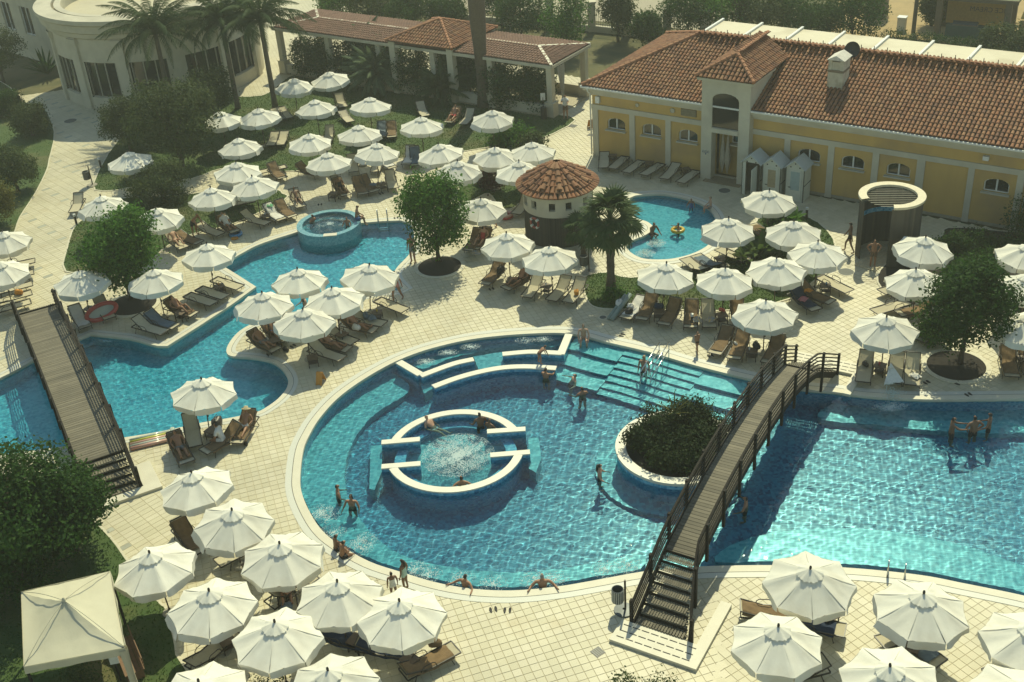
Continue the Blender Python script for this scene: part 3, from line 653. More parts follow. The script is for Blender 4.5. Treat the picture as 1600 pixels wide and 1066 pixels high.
# ladders
def ladder(label, p, q, h=.85, down=.9, w=.55, steps_n=3):
    """two bent handrails from the deck point p down into the water towards q"""
    p, q = Vector(p), Vector(q); d = (q - p); d.z = 0; d.normalize(); n = Vector((d.y, -d.x, 0)); t = thing('pool_ladder', label, 'ladder', p)
    for sd in (-1, 1):
        o = n * (sd * w / 2); path = [o, o + Vector((0, 0, h * .75))] + [o + d * (.18 + .18 * math.cos(a)) + Vector((0, 0, h * .75 + .22 * math.sin(a))) for a in (PI * .75, PI / 2, PI * .25)] + [o + d * .40 + Vector((0, 0, h * .6)), o + d * .48 - Vector((0, 0, .1)), o + d * .5 - Vector((0, 0, down))]
        MB().tube(path, .024, 8).build('handrail', M['steel'], t, smooth=True)
    for k in range(steps_n): MB().box((d * .5 - Vector((0, 0, .25 + k * .25))), (w, .09, .03), Matrix((n, d, Vector((0, 0, 1)))).transposed()).build('step', M['steel'], t)
    return t
ladder('steel ladder at the far edge of the lagoon pool beside the round tree', at(599, 346), at(598, 362))
ladder('steel ladder on the lagoon shore beside the walking man', at(598, 462), at(597, 440))
ladder('steel ladder at the near right edge of the main pool between the parasols', at(1399, 905), at(1404, 870), .5, 1.0)
# handrail on the broad steps
t = thing('step_handrail', 'steel double handrail running down the broad pool steps', 'handrail', at(1040, 560))
for dx in (-.22, .22):
    a = at(1038, 560) + Vector((dx, 0, 0)); b = at(1008, 606, -.3) + Vector((dx, 0, 0)); L0 = at(1040, 560)
    for hz in (.85, .45):
        MB().tube([a - L0 + Vector((0, .1, hz - .1)), a - L0 + Vector((0, 0, hz)), a.lerp(b, .5) - L0 + Vector((0, 0, hz)), b - L0 + Vector((0, 0, hz - .05)), b - L0 + Vector((0, -.1, hz - .3))], .024, 8).build('rail', M['steel'], t, smooth=True)
    for f in (.02, .35, .7): MB().tube([a.lerp(b, f) - L0 + Vector((0, 0, .85)), a.lerp(b, f) - L0 + Vector((0, 0, -.6))], .02, 6).build('post', M['steel'], t, smooth=True)
t = thing('island_handrail', 'bent steel handrail rising by the planted island next to the bridge', 'handrail', at(1133, 668, 0))
MB().tube([(0, 0, -.8), (0, 0, .75), (.06, .08, .86), (.35, .1, .9), (.7, .05, .75), (.75, .05, -.8)], .03, 8).build('rail', M['steel'], t, smooth=True)
# ------------------------------------------------------------------ buildings
M['yellow'] = mat('yellow_render', (.54, .35, .11), .85, (.48, .31, .10), 1.1, bump=.15, bscale=60, c3=(.37, .25, .11), scale3=.35, stretch=(1, 1, .35))
M['cream'] = mat('cream_trim', (.53, .49, .37), .75, (.46, .42, .32), 1.2, bump=.08, c3=(.40, .37, .28), scale3=.5)
M['stonewall'] = mat('cream_stone_cladding', (.56, .51, .38), .8, (.50, .45, .33), 1.2, bump=.2, bscale=30, c3=(.46, .42, .31), scale3=.6)
M['roof_under'] = mat('dark_roof_underlay', (.045, .025, .016), .95)
M['rooftile'] = island_mat('terracotta_roof_tile', [(.25, .098, .042), (.295, .13, .058), (.205, .08, .037), (.335, .17, .082), (.245, .112, .053), (.165, .07, .038), (.305, .118, .048)], .8, .35, 20)
M['rooftile2'] = island_mat('brown_roof_tile', [(.19, .095, .060), (.22, .112, .07), (.165, .082, .052), (.24, .125, .082)], .8, .3, 20)
M['hip'] = island_mat('hip_tile', [(.36, .15, .07), (.42, .19, .095), (.30, .12, .055)], .8, .3, 20)
M['glass'] = mat('dark_window_glass', (.012, .016, .018), .06, spec=.8)
M['wframe'] = mat('white_window_frame', (.70, .70, .64), .45); M['wframe2'] = mat('beige_window_frame', (.40, .37, .28), .5)
M['gutter'] = mat('white_gutter', (.74, .74, .68), .4)
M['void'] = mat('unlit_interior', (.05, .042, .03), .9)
M['canvas'] = mat('awning_canvas', (.62, .56, .40), .7, (.56, .50, .36), 1.5, c3=(.46, .40, .27), scale3=.5, stretch=(1, 8, 1))
TH = R(-35.5); BU = Vector((math.cos(TH), math.sin(TH), 0)); BN = Vector((-BU.y, BU.x, 0)); BO = at(928, 242)
def bp(u, n, z=0): return BO + BU * u + BN * n + Vector((0, 0, z))
def tile_shape(L=.40, w=.115, t=.085, seg=5):
    """one barrel tile: run along +y, low end at y = 0"""
    mb = MB(); vs = []
    for y, r, dz in ((0, w, .02), (L, t, 0)):
        vs += [(-r * math.cos(PI * i / seg), y, dz + r * .85 * math.sin(PI * i / seg)) for i in range(seg + 1)]
    fs = [(i, i + seg + 1, i + seg + 2, i + 1)[::-1] for i in range(seg)] + [tuple(range(seg + 1))]
    mb.add(vs, fs); return mb
def roof_slope(parent, A, B, Cc, D, matl, cw=.225, rw=.32, near=0, seg=5, shape=None):
    """cover the slope A-B (eave) to D-C (ridge) with barrel tiles; `near` tiles closest to the camera become parts"""
    A, B, Cc, D = map(Vector, (A, B, Cc, D)); e = (B - A).normalized(); up = (D - A) - e * (D - A).dot(e); H = up.length; up.normalize(); nrm = e.cross(up).normalized()
    poly = [((p - A).dot(e), (p - A).dot(up)) for p in (A, B, Cc, D)]
    base = MB(); base.add([A, B, Cc, D], [(0, 1, 2, 3)]); base.build('roof_deck', M['roof_under'], parent)
    W = max(p[0] for p in poly); x0 = min(p[0] for p in poly); T = tile_shape(rw + .05, cw * .43, cw * .33, seg); mtx = Matrix((e, up, nrm)).transposed()
    pts = []
    for r in range(int(H / rw) + 1):
        for c in range(int((W - x0) / cw) + 1):
            x, y = x0 + (c + .5) * cw, r * rw + .02
            if inside(np.array([x]), np.array([min(y + rw * .5, H - .02)]), poly)[0]: pts.append((x, y))
    wp = [A + e * x + up * y + nrm * .02 for x, y in pts]
    o = [i for i in range(len(wp))]
    if near:
        w0 = parent.matrix_world if False else None
        PW = Matrix.Translation(parent.location) @ Matrix.Rotation(parent.rotation_euler.z, 4, 'Z')
        o.sort(key=lambda i: (PW @ wp[i] - Vector((0, 0, CAM_H))).length)
    first = None; mb = MB()
    for k, i in enumerate(o):
        j = Matrix.Rotation(random.gauss(0, .02), 3, 'Z'); q = wp[i] + e * random.gauss(0, .006) + up * random.gauss(0, .012) + nrm * random.uniform(0, .012)
        if k < near:
            if first is None: first = MB().add(T.v, T.f).build('roof_tile', matl, parent, smooth=False); t = first
            else: t = first.copy(); COL.objects.link(t)
            t.matrix_local = Matrix.Translation(q) @ (mtx @ j).to_4x4()
        else: mm = mtx @ j; mb.add([q + mm @ Vector(v) for v in T.v], T.f)
    if mb.v: t = mb.build('roof_tiles', matl, parent); t['kind'] = 'stuff'
def hip_line(parent, P, Q, matl, r=.13, step=.36, name='ridge_tiles'):
    P, Q = Vector(P), Vector(Q); d = (Q - P); n = max(1, int(d.length / step)); mb = MB()
    for i in range(n):
        a = P + d * (i / n); b = P + d * ((i + 1.12) / n); mb.tube([a + Vector((0, 0, .02)), b + Vector((0, 0, 0))], [r * 1.08, r * .9], 8)
    o = mb.build(name, matl, parent); o['kind'] = 'stuff'; return o
def arch_pts(u0, u1, z0, zs, zt, n=8):
    """outline of an opening with a segmental arch"""
    c = (u0 + u1) / 2; h = (u1 - u0) / 2
    return [(u0, z0), (u1, z0), (u1, zs)] + [(c + h * math.cos(PI * k / n), zs + (zt - zs) * math.sin(PI * k / n)) for k in range(1, n)] + [(u0, zs)]
def wall_holes(parent, u0, u1, z0, z1, holes, off, matl, depth=.2, name='wall'):
    """wall face in the u-z plane at n = off with real openings and their reveals"""
    pts = []; ed = []
    for l in [[(u0, z0), (u1, z0), (u1, z1), (u0, z1)]] + holes:
        o = len(pts); pts += [Vector(p) for p in l]; ed += [(o + i, o + (i + 1) % len(l)) for i in range(len(l))]
    v, e, f, *_ = geometry.delaunay_2d_cdt(pts, ed, [], 0, 1e-4)
    mb = MB(); keep = []
    for t in f:
        c = (np.array([sum(v[i][0] for i in t) / 3]), np.array([sum(v[i][1] for i in t) / 3]))
        if not any(inside(c[0], c[1], h)[0] for h in holes): keep.append(tuple(t))
    mb.add([(p[0], off, p[1]) for p in v], keep)
    for h in holes:
        n = len(h); mb.add([(x, off, z) for x, z in h] + [(x, off + depth, z) for x, z in h], [(i, (i + 1) % n, n + (i + 1) % n, n + i) for i in range(n)])
    return mb.build(name, matl, parent, recalc=True)
def window(parent, u0, u1, z0, zs, zt, off, open_pane=False, mull=1):
    fr = MB(); h = arch_pts(u0, u1, z0, zs, zt); hi = [(u0 + (x - u0) * .9 + (u1 - u0) * .05, z0 + (z - z0) * .86 + .05) for x, z in h]; n = len(h)
    fr.add([(x, off, z) for x, z in h] + [(x, off, z) for x, z in hi] + [(x, off + .05, z) for x, z in hi], [(i, (i + 1) % n, n + (i + 1) % n, n + i) for i in range(n)] + [(n + i, n + (i + 1) % n, 2 * n + (i + 1) % n, 2 * n + i) for i in range(n)])
    for k in range(mull): fr.box((u0 + (u1 - u0) * (k + 1) / (mull + 1), off - .005, (z0 + zt) / 2 - .01), (.08, .05, zt - z0 - .04))
    w = fr.build('window', M['wframe'], parent, recalc=True)
    for k in range(mull + 1):
        a = u0 + .05 + (u1 - u0 - .1) * k / (mull + 1); b = u0 + .05 + (u1 - u0 - .1) * (k + 1) / (mull + 1)
        MB().add([(a, off + .03, z0 + .04), (b, off + .03 + (.06 if open_pane and k else 0), z0 + .04), (b, off + .03 + (.06 if open_pane and k else 0), zt), (a, off + .03, zt)], [(0, 1, 2, 3)]).build('pane', M['glass'], w)
    MB().box(((u0 + u1) / 2, off - .19, z0 - .05), (u1 - u0 + .14, .30, .07)).build('sill', M['cream'], w)
    return w
pb = thing('pool_building', 'yellow rendered pool building with cream pilasters and terracotta tiled roof', 'building', BO, TH)
UE, ND = 27.5, 10.6
wins = [(1.03, 2.28), (3.46, 4.72), (5.9, 7.15), (13.35, 14.66), (15.87, 17.17), (18.4, 19.68), (23.5, 24.78)]
holes = [arch_pts(a, b, 1.92, 2.36, 2.66) for a, b in wins] + [arch_pts(8.3, 9.95, .02, 2.9, 2.95)]
wall_holes(pb, 0, UE, 0, 4.35, holes, 0, M['yellow'], .22)
mb = MB(); mb.add([(0, 0, 0), (0, ND, 0), (0, ND, 4.35), (0, 0, 4.35), (UE, 0, 0), (UE, ND, 0), (UE, ND, 4.35), (UE, 0, 4.35)], [(0, 3, 2, 1), (4, 5, 6, 7), (1, 2, 6, 5)]); mb.build('side_walls', M['yellow'], pb)
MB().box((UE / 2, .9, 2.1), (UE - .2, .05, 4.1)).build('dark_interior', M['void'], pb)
for k, (a, b) in enumerate(wins): window(pb, a, b, 1.92, 2.36, 2.66, .12, open_pane=(k == 2))
for a, b in ((0, .4), (2.6, 2.97), (5.05, 5.4), (12.55, 12.9), (15.1, 15.46), (17.6, 17.96), (20.0, 20.43), (22.66, 22.98), (25.1, 25.45)):
    MB().box(((a + b) / 2, -.035, 1.53), (b - a, .07, 3.06)).box(((a + b) / 2, -.045, .09), (b - a + .02, .09, .18)).build('pilaster', M['cream'], pb)
MB().box((UE / 2, -.045, 3.22), (UE + .06, .09, .30)).build('band', M['cream'], pb)
MB().box((UE / 2, -.02, .085), (UE, .04, .17)).build('plinth', mat('grey_plinth', (.34, .30, .22), .9), pb)
cor = MB()
for z, d, h in ((4.06, .10, .14), (4.22, .24, .16), (4.42, .42, .2)): cor.box((UE / 2 - d / 2, -d / 2 + .0, z), (UE + d, d, h)); cor.box((-d / 2, ND / 2, z), (d, ND - .01, h))
cor.build('cornice', M['cream'], pb)
MB().box((UE / 2 - .25, -.50, 4.55), (UE + .5, .13, .09)).box((-.50, ND / 2, 4.553), (.13, ND + 1, .09)).build('gutter', M['gutter'], pb)
for u in (-.08, 25.6): MB().tube([(u, -.45, 4.5), (u, -.40, 4.3), (u, -.12, 4.05), (u, -.12, .1)], .05, 8).build('downpipe', M['gutter'], pb, smooth=True)
RZ, EZ, RN = 6.75, 4.60, 5.3
roof_slope(pb, (-.45, -.45, EZ), (UE, -.45, EZ), (UE, RN, RZ), (4.75, RN, RZ), M['rooftile'], near=290)
roof_slope(pb, (-.45, 11.0, EZ), (-.45, -.45, EZ), (4.75, RN, RZ), (4.75, RN + .02, RZ), M['rooftile'], seg=4)
roof_slope(pb, (UE, 11.0, EZ), (-.45, 11.0, EZ), (4.75, RN, RZ), (UE, RN, RZ), M['rooftile'], seg=3, cw=.35, rw=.6)
hip_line(pb, (-.45, -.45, EZ + .08), (4.75, RN, RZ + .08), M['hip']); hip_line(pb, (4.75, RN, RZ + .08), (UE, RN, RZ + .08), M['hip'])
hip_line(pb, (-.45, 11.0, EZ + .08), (4.75, RN, RZ + .08), M['hip'])
# small spikes along the ridge, round vents, louvre, lamp
sp_ = MB()
for k in range(30): sp_.bar((5 + k * .75, RN, RZ + .15), (5 + k * .75, RN, RZ + .42), .035)
o = sp_.build('ridge_spikes', M['roof_under'], pb); o['kind'] = 'stuff'
for u, z, r in ((3.14, 3.72, .11), (5.5, 3.72, .15)): MB().lathe([(0.001, .0), (r, .0), (r, .05)], 16).xf(Matrix.Translation((u, -.03, z)) @ Matrix.Rotation(R(90), 4, 'X')).build('round_vent', M['cream'], pb)
lv = MB(); lv.box((6.55, -.02, 3.72), (1.0, .04, .42)); lv = lv.build('louvre', M['void'], pb)
for k in range(6): MB().box((6.55, -.05, 3.55 + k * .07), (.98, .05, .025), Matrix.Rotation(R(35), 3, 'X')).build('slat', mat('louvre_slat', (.36, .30, .18), .7) if k == 0 else bpy.data.materials['louvre_slat'], lv)
MB().box((.44, -.1, 3.72), (.28, .16, .42)).build('wall_box', M['gutter'], pb)
MB().box((23.45, -.12, 3.75), (.3, .2, .22)).build('wall_lamp', M['gutter'], pb)
# entrance tower
tw = thing('entrance_tower', 'cream entrance tower with arched opening and small hipped tile roof on the yellow building', 'tower', BO, TH)
TU0, TU1, TN = 7.64, 10.62, -.60
wall_holes(tw, TU0, TU1, 0, 6.15, [arch_pts(8.3, 9.95, 3.3, 5.0, 5.42), [(8.3, .02), (9.95, .02), (9.95, 3.0), (8.3, 3.0)]], TN, M['cream'], .6)
MB().add([(TU0, TN, 0), (TU0, 2.5, 0), (TU0, 2.5, 6.15), (TU0, TN, 6.15), (TU1, TN, 0), (TU1, 2.5, 0), (TU1, 2.5, 6.15), (TU1, TN, 6.15)], [(0, 3, 2, 1), (4, 5, 6, 7)]).build('side_walls', M['cream'], tw)
MB().box((9.12, TN + .10, 4.35), (1.66, .03, 2.3)).build('dark_glazing', M['glass'], tw)
MB().box((9.12, TN - .03, 3.15), (1.64, .09, .26)).build('lintel', M['cream'], tw)
MB().box((9.12, TN + 1.2, 1.5), (1.66, .05, 3.0)).build('back_wall', M['yellow'], tw)
MB().box((9.12, TN + .3, .03), (2.3, 1.3, .06)).build('floor_slab', mat('brown_threshold', (.26, .20, .12), .8), tw)
window(tw, 9.15, 9.95, 2.1, 2.6, 2.75, TN + 1.1)
MB().box((9.13, TN - .12, 6.2), (3.3, .3, .16)).box((TU0 - .09, .8, 6.2), (.3, 3.2, .159)).box((TU1 + .09, .8, 6.2), (.3, 3.2, .159)).build('cornice', M['cream'], tw)
E0 = 6.3; ex = .3; ta, tb = TU0 - ex, TU1 + ex; tf = TN - ex - .05; tc_ = (ta + tb) / 2
roof_slope(tw, (ta, tf, E0), (tb, tf, E0), (tc_, tf + 1.75, 7.28), (tc_ - .02, tf + 1.75, 7.28), M['rooftile'], cw=.25, rw=.34)
roof_slope(tw, (tb, tf, E0), (tb, 4.2, E0), (tc_, 4.9, 7.28), (tc_, tf + 1.75, 7.28), M['rooftile'], cw=.25, rw=.34)
roof_slope(tw, (ta, 4.2, E0), (ta, tf, E0), (tc_, tf + 1.75, 7.28), (tc_, 4.9, 7.28), M['rooftile'], cw=.25, rw=.34)
hip_line(tw, (ta, tf, E0 + .08), (tc_, tf + 1.75, 7.36), M['hip'], .11, .32); hip_line(tw, (tb, tf, E0 + .08), (tc_, tf + 1.75, 7.36), M['hip'], .11, .32); hip_line(tw, (tc_, tf + 1.75, 7.36), (tc_, 5.2, 7.36), M['hip'], .11, .32)
bl_m = mat('blue_paint', (.03, .08, .18), .5)
em = MB()
for k in range(6): em.bar((7.76 + k * .07, TN - .012, 1.72 + (.05 if k % 2 else .0)), (7.80 + k * .07, TN - .012, 1.84 - (.03 if k % 3 else 0)), .018, .018)
em.bar((7.74, TN - .012, 1.70), (8.2, TN - .012, 1.70), .014, .014); em.add([(7.97, TN - .012, 1.54), (8.02, TN - .012, 1.62), (7.97, TN - .012, 1.67), (7.92, TN - .012, 1.62)], [(0, 1, 2, 3)])
em.build('emblem', bl_m, tw)
# chimney and satellite dish on the roof
chm = thing('chimney', 'white weathered chimney with ridged cap on the terracotta roof', 'chimney', bp(14.45, 2.6, 5.45), TH); chm.scale = (1.02, 1.05, 1.2)
M['chim'] = mat('weathered_white_render', (.56, .52, .40), .85, (.44, .39, .28), 3, c3=(.30, .25, .17), scale3=1.6, bump=.2)
MB().box((0, 0, .25), (.85, 1.0, 1.2)).build('shaft', M['chim'], chm); MB().box((0, 0, .92), (.92, 1.06, .10)).build('collar', mat('collar_stain', (.22, .17, .11), .9), chm)
for sx in (-1, 1): MB().box((sx * .33, 0, 1.2), (.2, 1.0, .5)).build('flue_wall', M['chim'], chm)
MB().box((0, 0, 1.15), (.5, .9, .4)).build('flue', M['chim'], chm)
MB().add([(-.5, -.6, 1.45), (.5, -.6, 1.45), (.5, .6, 1.45), (-.5, .6, 1.45), (0, -.6, 1.68), (0, .6, 1.68)], [(0, 1, 4), (2, 3, 5), (1, 2, 5, 4), (3, 0, 4, 5), (3, 2, 1, 0)]).build('cap', mat('pale_cap', (.66, .62, .52), .6), chm)
sd_ = thing('satellite_dish', 'black round satellite dish behind the chimney', 'satellite dish', bp(14.6, 4.3, 6.4), TH)
MB().lathe([(.01, .0), (.2, .02), (.38, .08), (.45, .14)], 24).xf(Matrix.Translation((0, 0, .75)) @ Matrix.Rotation(R(70), 4, 'X')).build('dish', mat('black_dish', (.012, .013, .014), .5), sd_, smooth=True)
MB().tube([(0, .1, -.2), (0, .1, .75)], .03).build('mast', M['steel'], sd_); MB().tube([(0, 0, .6), (0, -.4, .8)], .015).build('arm', M['steel'], sd_)
# flat canvas shade behind the roof
aw = thing('canvas_shade_roof', 'pale canvas shade roof with white beams behind the tiled roof', 'awning', bp(0, 10.9, 0), TH)
for k in range(10):
    a = 1.6 + k * 2.9; MB().box((a + 1.45, 2.3, 4.5), (2.78, 4.6, .03)).build('canvas_panel', M['canvas'], aw)
    MB().box((a, 2.3, 4.57), (.16, 5.0, .16)).build('beam', M['gutter'], aw)
for k in range(0, 10, 3): MB().box((1.6 + k * 2.9, 3.9, 2.05), (.15, .15, 4.1)).build('post', M['gutter'], aw)
# folded parasols stored in the tower, basket
fu = thing('folded_parasol', 'two folded grey parasols leaning in the tower doorway', 'parasol', bp(8.85, .1, 0), TH)
for dx in (-.12, .2): MB().lathe([(.03, .3), (.16, .9), (.20, 1.1), (.12, 1.9), (.05, 2.6), (.01, 2.75)], 9, (dx, 0, 0)).build('furled_canopy', mat('grey_canvas', (.40, .35, .26), .8, scale=9) if dx < 0 else bpy.data.materials['grey_canvas'], fu)
# ------------------------------------------------------------------ changing cabins
M['cab'] = mat('cabin_board', (.60, .60, .50), .6, (.54, .54, .44), 2); M['cabroof'] = mat('grey_cabin_roof', (.50, .53, .50), .45, (.44, .47, .44), 2)
M['cabedge'] = mat('cabin_edge', (.10, .10, .08), .6); M['door_teal'] = mat('pale_teal_door', (.36, .46, .44), .5); M['door_sand'] = mat('sand_louvre', (.46, .37, .22), .6)
def cabin(u, n, label, door):
    t = thing('changing_cabin', label, 'changing cabin', bp(u, n), TH, 'changing cabins by the yellow wall'); w, d, h, g = 1.06, 1.1, 2.0, .42
    body = MB(); body.add([(0, 0, 0), (w, 0, 0), (w, d, 0), (0, d, 0), (0, 0, h), (w, 0, h), (w, d, h), (0, d, h), (w / 2, 0, h + g), (w / 2, d, h + g)], [(1, 2, 6, 5), (3, 0, 4, 7), (2, 3, 7, 9, 6)] + ([(0, 1, 5, 8, 4)] if door != 'open' else [(4, 5, 8)]))
    body.build('body', M['cab'], t)
    for k, (a, b) in enumerate((((-.1, h - .06), (w / 2, h + g + .03)), ((w / 2, h + g + .03), (w + .1, h - .06)))):
        MB().add([(a[0], -.14, a[1]), (b[0], -.14, b[1]), (b[0], d + .08, b[1]), (a[0], d + .08, a[1]), (a[0], -.14, a[1] + .05), (b[0], -.14, b[1] + .05), (b[0], d + .08, b[1] + .05), (a[0], d + .08, a[1] + .05)], [(0, 1, 5, 4), (1, 2, 6, 5), (2, 3, 7, 6), (3, 0, 4, 7), (4, 5, 6, 7), (3, 2, 1, 0)]).build('roof_panel', M['cabroof'], t)
    for x, z in ((w / 2, h + .26), (w * .25, h + .05), (w * .75, h + .05)): MB().lathe([(.001, 0), (.045, 0)], 8).xf(Matrix.Translation((x, -.012, z)) @ Matrix.Rotation(R(90), 4, 'X')).build('vent_hole', M['void'], t)
    for x in (0, w): MB().box((x, 0, h / 2), (.05, .05, h)).build('corner_strip', M['cabedge'], t)
    MB().box((w + .006, d / 2, .95), (.012, d, .05)).build('side_strip', M['cabedge'], t)
    if door == 'open':
        MB().box((w * .5, .5, h / 2), (w - .1, .02, h)).build('inside', M['void'], t); MB().box((w * .82, -.38, .95), (.04, .75, 1.85)).build('door', M['cab'], t)
        MB().box((.1, -.01, h / 2), (.2, .03, h)).build('front_board', M['cab'], t); return t
    dr = MB().box((w * .53, -.02, .95), (.74, .04, 1.86)).build('door', M['cab'], t)
    if door == 'louvre':
        MB().box((w * .53, -.045, 1.25), (.46, .02, 1.05)).build('louvre_panel', M['door_sand'], dr)
        lo = MB()
        for k in range(11): lo.box((w * .53, -.065, .78 + k * .094), (.44, .02, .03))
        o = lo.build('louvre_slats', M['door_sand'], dr); o['kind'] = 'stuff'
    else: MB().box((w * .53, -.045, 1.25), (.52, .02, 1.1)).build('door_panel', M['door_teal'], dr)
    MB().box((w * .25, -.06, .85), (.14, .05, .04)).build('handle', M['cabedge'], dr); return t
cabin(10.75, -1.65, 'white changing cabin with its door standing open, nearest the tower', 'open')
cabin(11.95, -1.6, 'white changing cabin with sand coloured louvre door, middle of the three', 'louvre')
cabin(12.85, -1.42 + .02, 'white changing cabin with pale teal door, farthest from the tower', 'teal') if False else cabin(13.25, -1.4, 'white changing cabin with pale teal door, farthest from the tower', 'teal')
# ------------------------------------------------------------------ round bar hut
hut = thing('round_bar_hut', 'round bar hut with conical terracotta tile roof and dark reed cladding', 'hut', (3.08, 58.15, 0)); HR = 1.86
M['reed'] = island_mat('dark_reed_cladding', [(.055, .05, .04), (.085, .075, .055), (.04, .036, .03), (.11, .09, .06)], .8, .4, 30)
mb = MB()
for k in range(170):
    a = 2 * PI * k / 170; mb.tube([(HR * math.cos(a), HR * math.sin(a), 0), (HR * math.cos(a), HR * math.sin(a), 1.78 + random.uniform(-.03, .03))], .038, 5)
o = mb.build('reed_cladding', M['reed'], hut); o['kind'] = 'stuff'
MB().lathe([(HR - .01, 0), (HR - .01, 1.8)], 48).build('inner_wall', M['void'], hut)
hw = MB(); nseg = 96; wz0, wz1 = 2.12, 2.62; wang = [R(-90) + R(a) for a in (-72, -46, -14, 14, 46, 78, 112, 146, 180, 214)]
def in_win(a): return any(abs((a - w + PI) % (2 * PI) - PI) < R(6.6) for w in wang)
for k in range(nseg):
    a, b = 2 * PI * k / nseg, 2 * PI * (k + 1) / nseg; zz = [1.76, wz0, wz1, 3.0]
    for j in range(3):
        if j == 1 and in_win((a + b) / 2): continue
        hw.add([(HR * 1.02 * math.cos(t), HR * 1.02 * math.sin(t), z) for z in (zz[j], zz[j + 1]) for t in (a, b)], [(0, 1, 3, 2)])
hw.build('rendered_wall', M['cream'], hut)
for w in wang:
    f = MB(); c, s = math.cos(w), math.sin(w); Mx = Matrix(((-s, c, 0), (c, s, 0), (0, 0, 1))); Mx = Matrix(((-s, -c, 0), (c, -s, 0), (0, 0, 1)))
    for dx, dz, sx, sz in ((-.2, 0, .05, .5), (.2, 0, .05, .5), (0, -.24, .44, .05), (0, .24, .44, .05)): f.add([Vector((HR * .95 * c, HR * .95 * s, 2.37)) + Mx @ Vector(v) for v in MB().box((dx, 0, dz), (sx, .2, sz)).v], MB().box((0, 0, 0), (1, 1, 1)).f)
    fo = f.build('window', M['cream'], hut); g = MB().box((0, 0, 0), (.42, .02, .5)); MB().add([Vector((HR * .9 * c, HR * .9 * s, 2.37)) + Mx @ Vector(v) for v in g.v], g.f).build('pane', M['glass'], fo)
MB().lathe([(HR + .3, 2.93), (HR, 3.0)], 48).build('soffit', M['cream'], hut); MB().lathe([(HR + .31, 2.96), (1.0, 3.6), (.05, 4.10)], 48).build('roof_deck', M['roof_under'], hut)
T = tile_shape(.46, .13, .10, 5); rt_first = None; cnt = 0
sl = math.atan2(4.10 - 2.96, HR + .31)
def put_tile(r, a, scale=1.0, dz=0):
    global rt_first, cnt
    if rt_first is None: rt_first = MB().add(T.v, T.f).build('roof_tile', M['rooftile'], hut); t = rt_first
    else: t = rt_first.copy(); COL.objects.link(t)
    z = 2.99 + (HR + .31 - r) * math.tan(sl) + dz
    t.matrix_local = Matrix.Translation((r * math.cos(a), r * math.sin(a), z)) @ Matrix.Rotation(a + PI / 2, 4, 'Z') @ Matrix.Rotation(sl, 4, 'X') @ Matrix.Rotation(random.gauss(0, .03), 4, 'Z') @ Matrix.Diagonal((scale, 1, scale, 1)); cnt += 1
for k in range(56): put_tile(HR + .36, 2 * PI * k / 56 + random.gauss(0, .006), .95)
for k in range(44): put_tile(HR + .04, 2 * PI * (k + .5) / 44, .95, .05)
for r, n in ((1.52, 38), (1.16, 34), (.80, 24), (.46, 14)):
    for k in range(n): put_tile(r, 2 * PI * k / n + random.gauss(0, .01), .95, .05)
for k in range(12):
    a = 2 * PI * k / 12
    for r in (1.78, 1.36, .95, .55): put_tile(r, a, 1.25, .11)
MB().lathe([(.16, 4.0), (.14, 4.12), (.02, 4.2)], 12).build('roof_knob', M['hip'], hut, smooth=True)
lb = thing('lifebuoy', 'faded red lifebuoy hanging on the reed wall of the bar hut', 'lifebuoy', (3.08 + (HR + .08) * math.cos(R(-136)), 58.15 + (HR + .08) * math.sin(R(-136)), 1.35), R(-136 + 90))
M['red'] = mat('faded_red', (.42, .09, .06), .5, (.36, .08, .055), 6)
rg = MB()
for k in range(24):
    a, b = 2 * PI * k / 24, 2 * PI * (k + 1) / 24; rg.tube([(.28 * math.cos(a), 0, .28 * math.sin(a)), (.28 * math.cos(b), 0, .28 * math.sin(b))], .06, 8, False)
rg.build('ring', M['red'], lb, smooth=True)
for k in range(4):
    a = PI / 4 + PI / 2 * k; MB().box((.28 * math.cos(a), 0, .28 * math.sin(a)), (.13, .14, .13), Matrix.Rotation(-a, 3, 'Y')).build('band', M['gutter'], lb)
# ------------------------------------------------------------------ round shower enclosure
shc = Vector((19.45, 52.8, 0)); sh = thing('shower_enclosure', 'round dark timber shower enclosure with pale ring top and slatted roof', 'shower', shc)
SRd, SH = 1.62, 3.25; g0 = math.atan2(at(1360, 311, SH).y - shc.y, at(1360, 311, SH).x - shc.x); g1 = math.atan2(at(1396, 320, SH).y - shc.y, at(1396, 320, SH).x - shc.x)
n_b = 64; first = None
for k in range(n_b):
    a = g1 + (2 * PI - (g1 - g0)) * k / (n_b - 1); r = SRd - .12
    if first is None: o = MB().box((0, 0, SH / 2 - .05), (.145, .05, SH - .1)).build('board', M['reed'], sh); first = o
    else: o = first.copy(); COL.objects.link(o)
    o.location = (r * math.cos(a), r * math.sin(a), random.uniform(-.01, .01)); o.rotation_euler = (0, 0, a + PI / 2)
MB().lathe([(SRd - .4, SH - .06), (SRd, SH - .06), (SRd, SH + .06), (SRd - .4, SH + .06), (SRd - .4, SH - .06)], 72, a0=g1, a1=g0 + 2 * PI).build('ring_top', mat('pale_ring', (.66, .58, .40), .6), sh)
MB().lathe([(SRd - .2, 1.75), (SRd - .2, 2.0)], 40, a0=R(40), a1=R(160)).build('mosaic_band', M['m_wall'], sh)
for k in range(11):
    y = -1.1 + 2.2 * k / 10; w = math.sqrt(max(.02, (SRd - .35) ** 2 - y * y)); MB().box((0, y, SH - .1), (2 * w, .02, .02), ).xf(Matrix.Rotation(R(-12), 4, 'Z')).build('roof_slat', M['cream'], sh)
mid = (g0 + g1) / 2
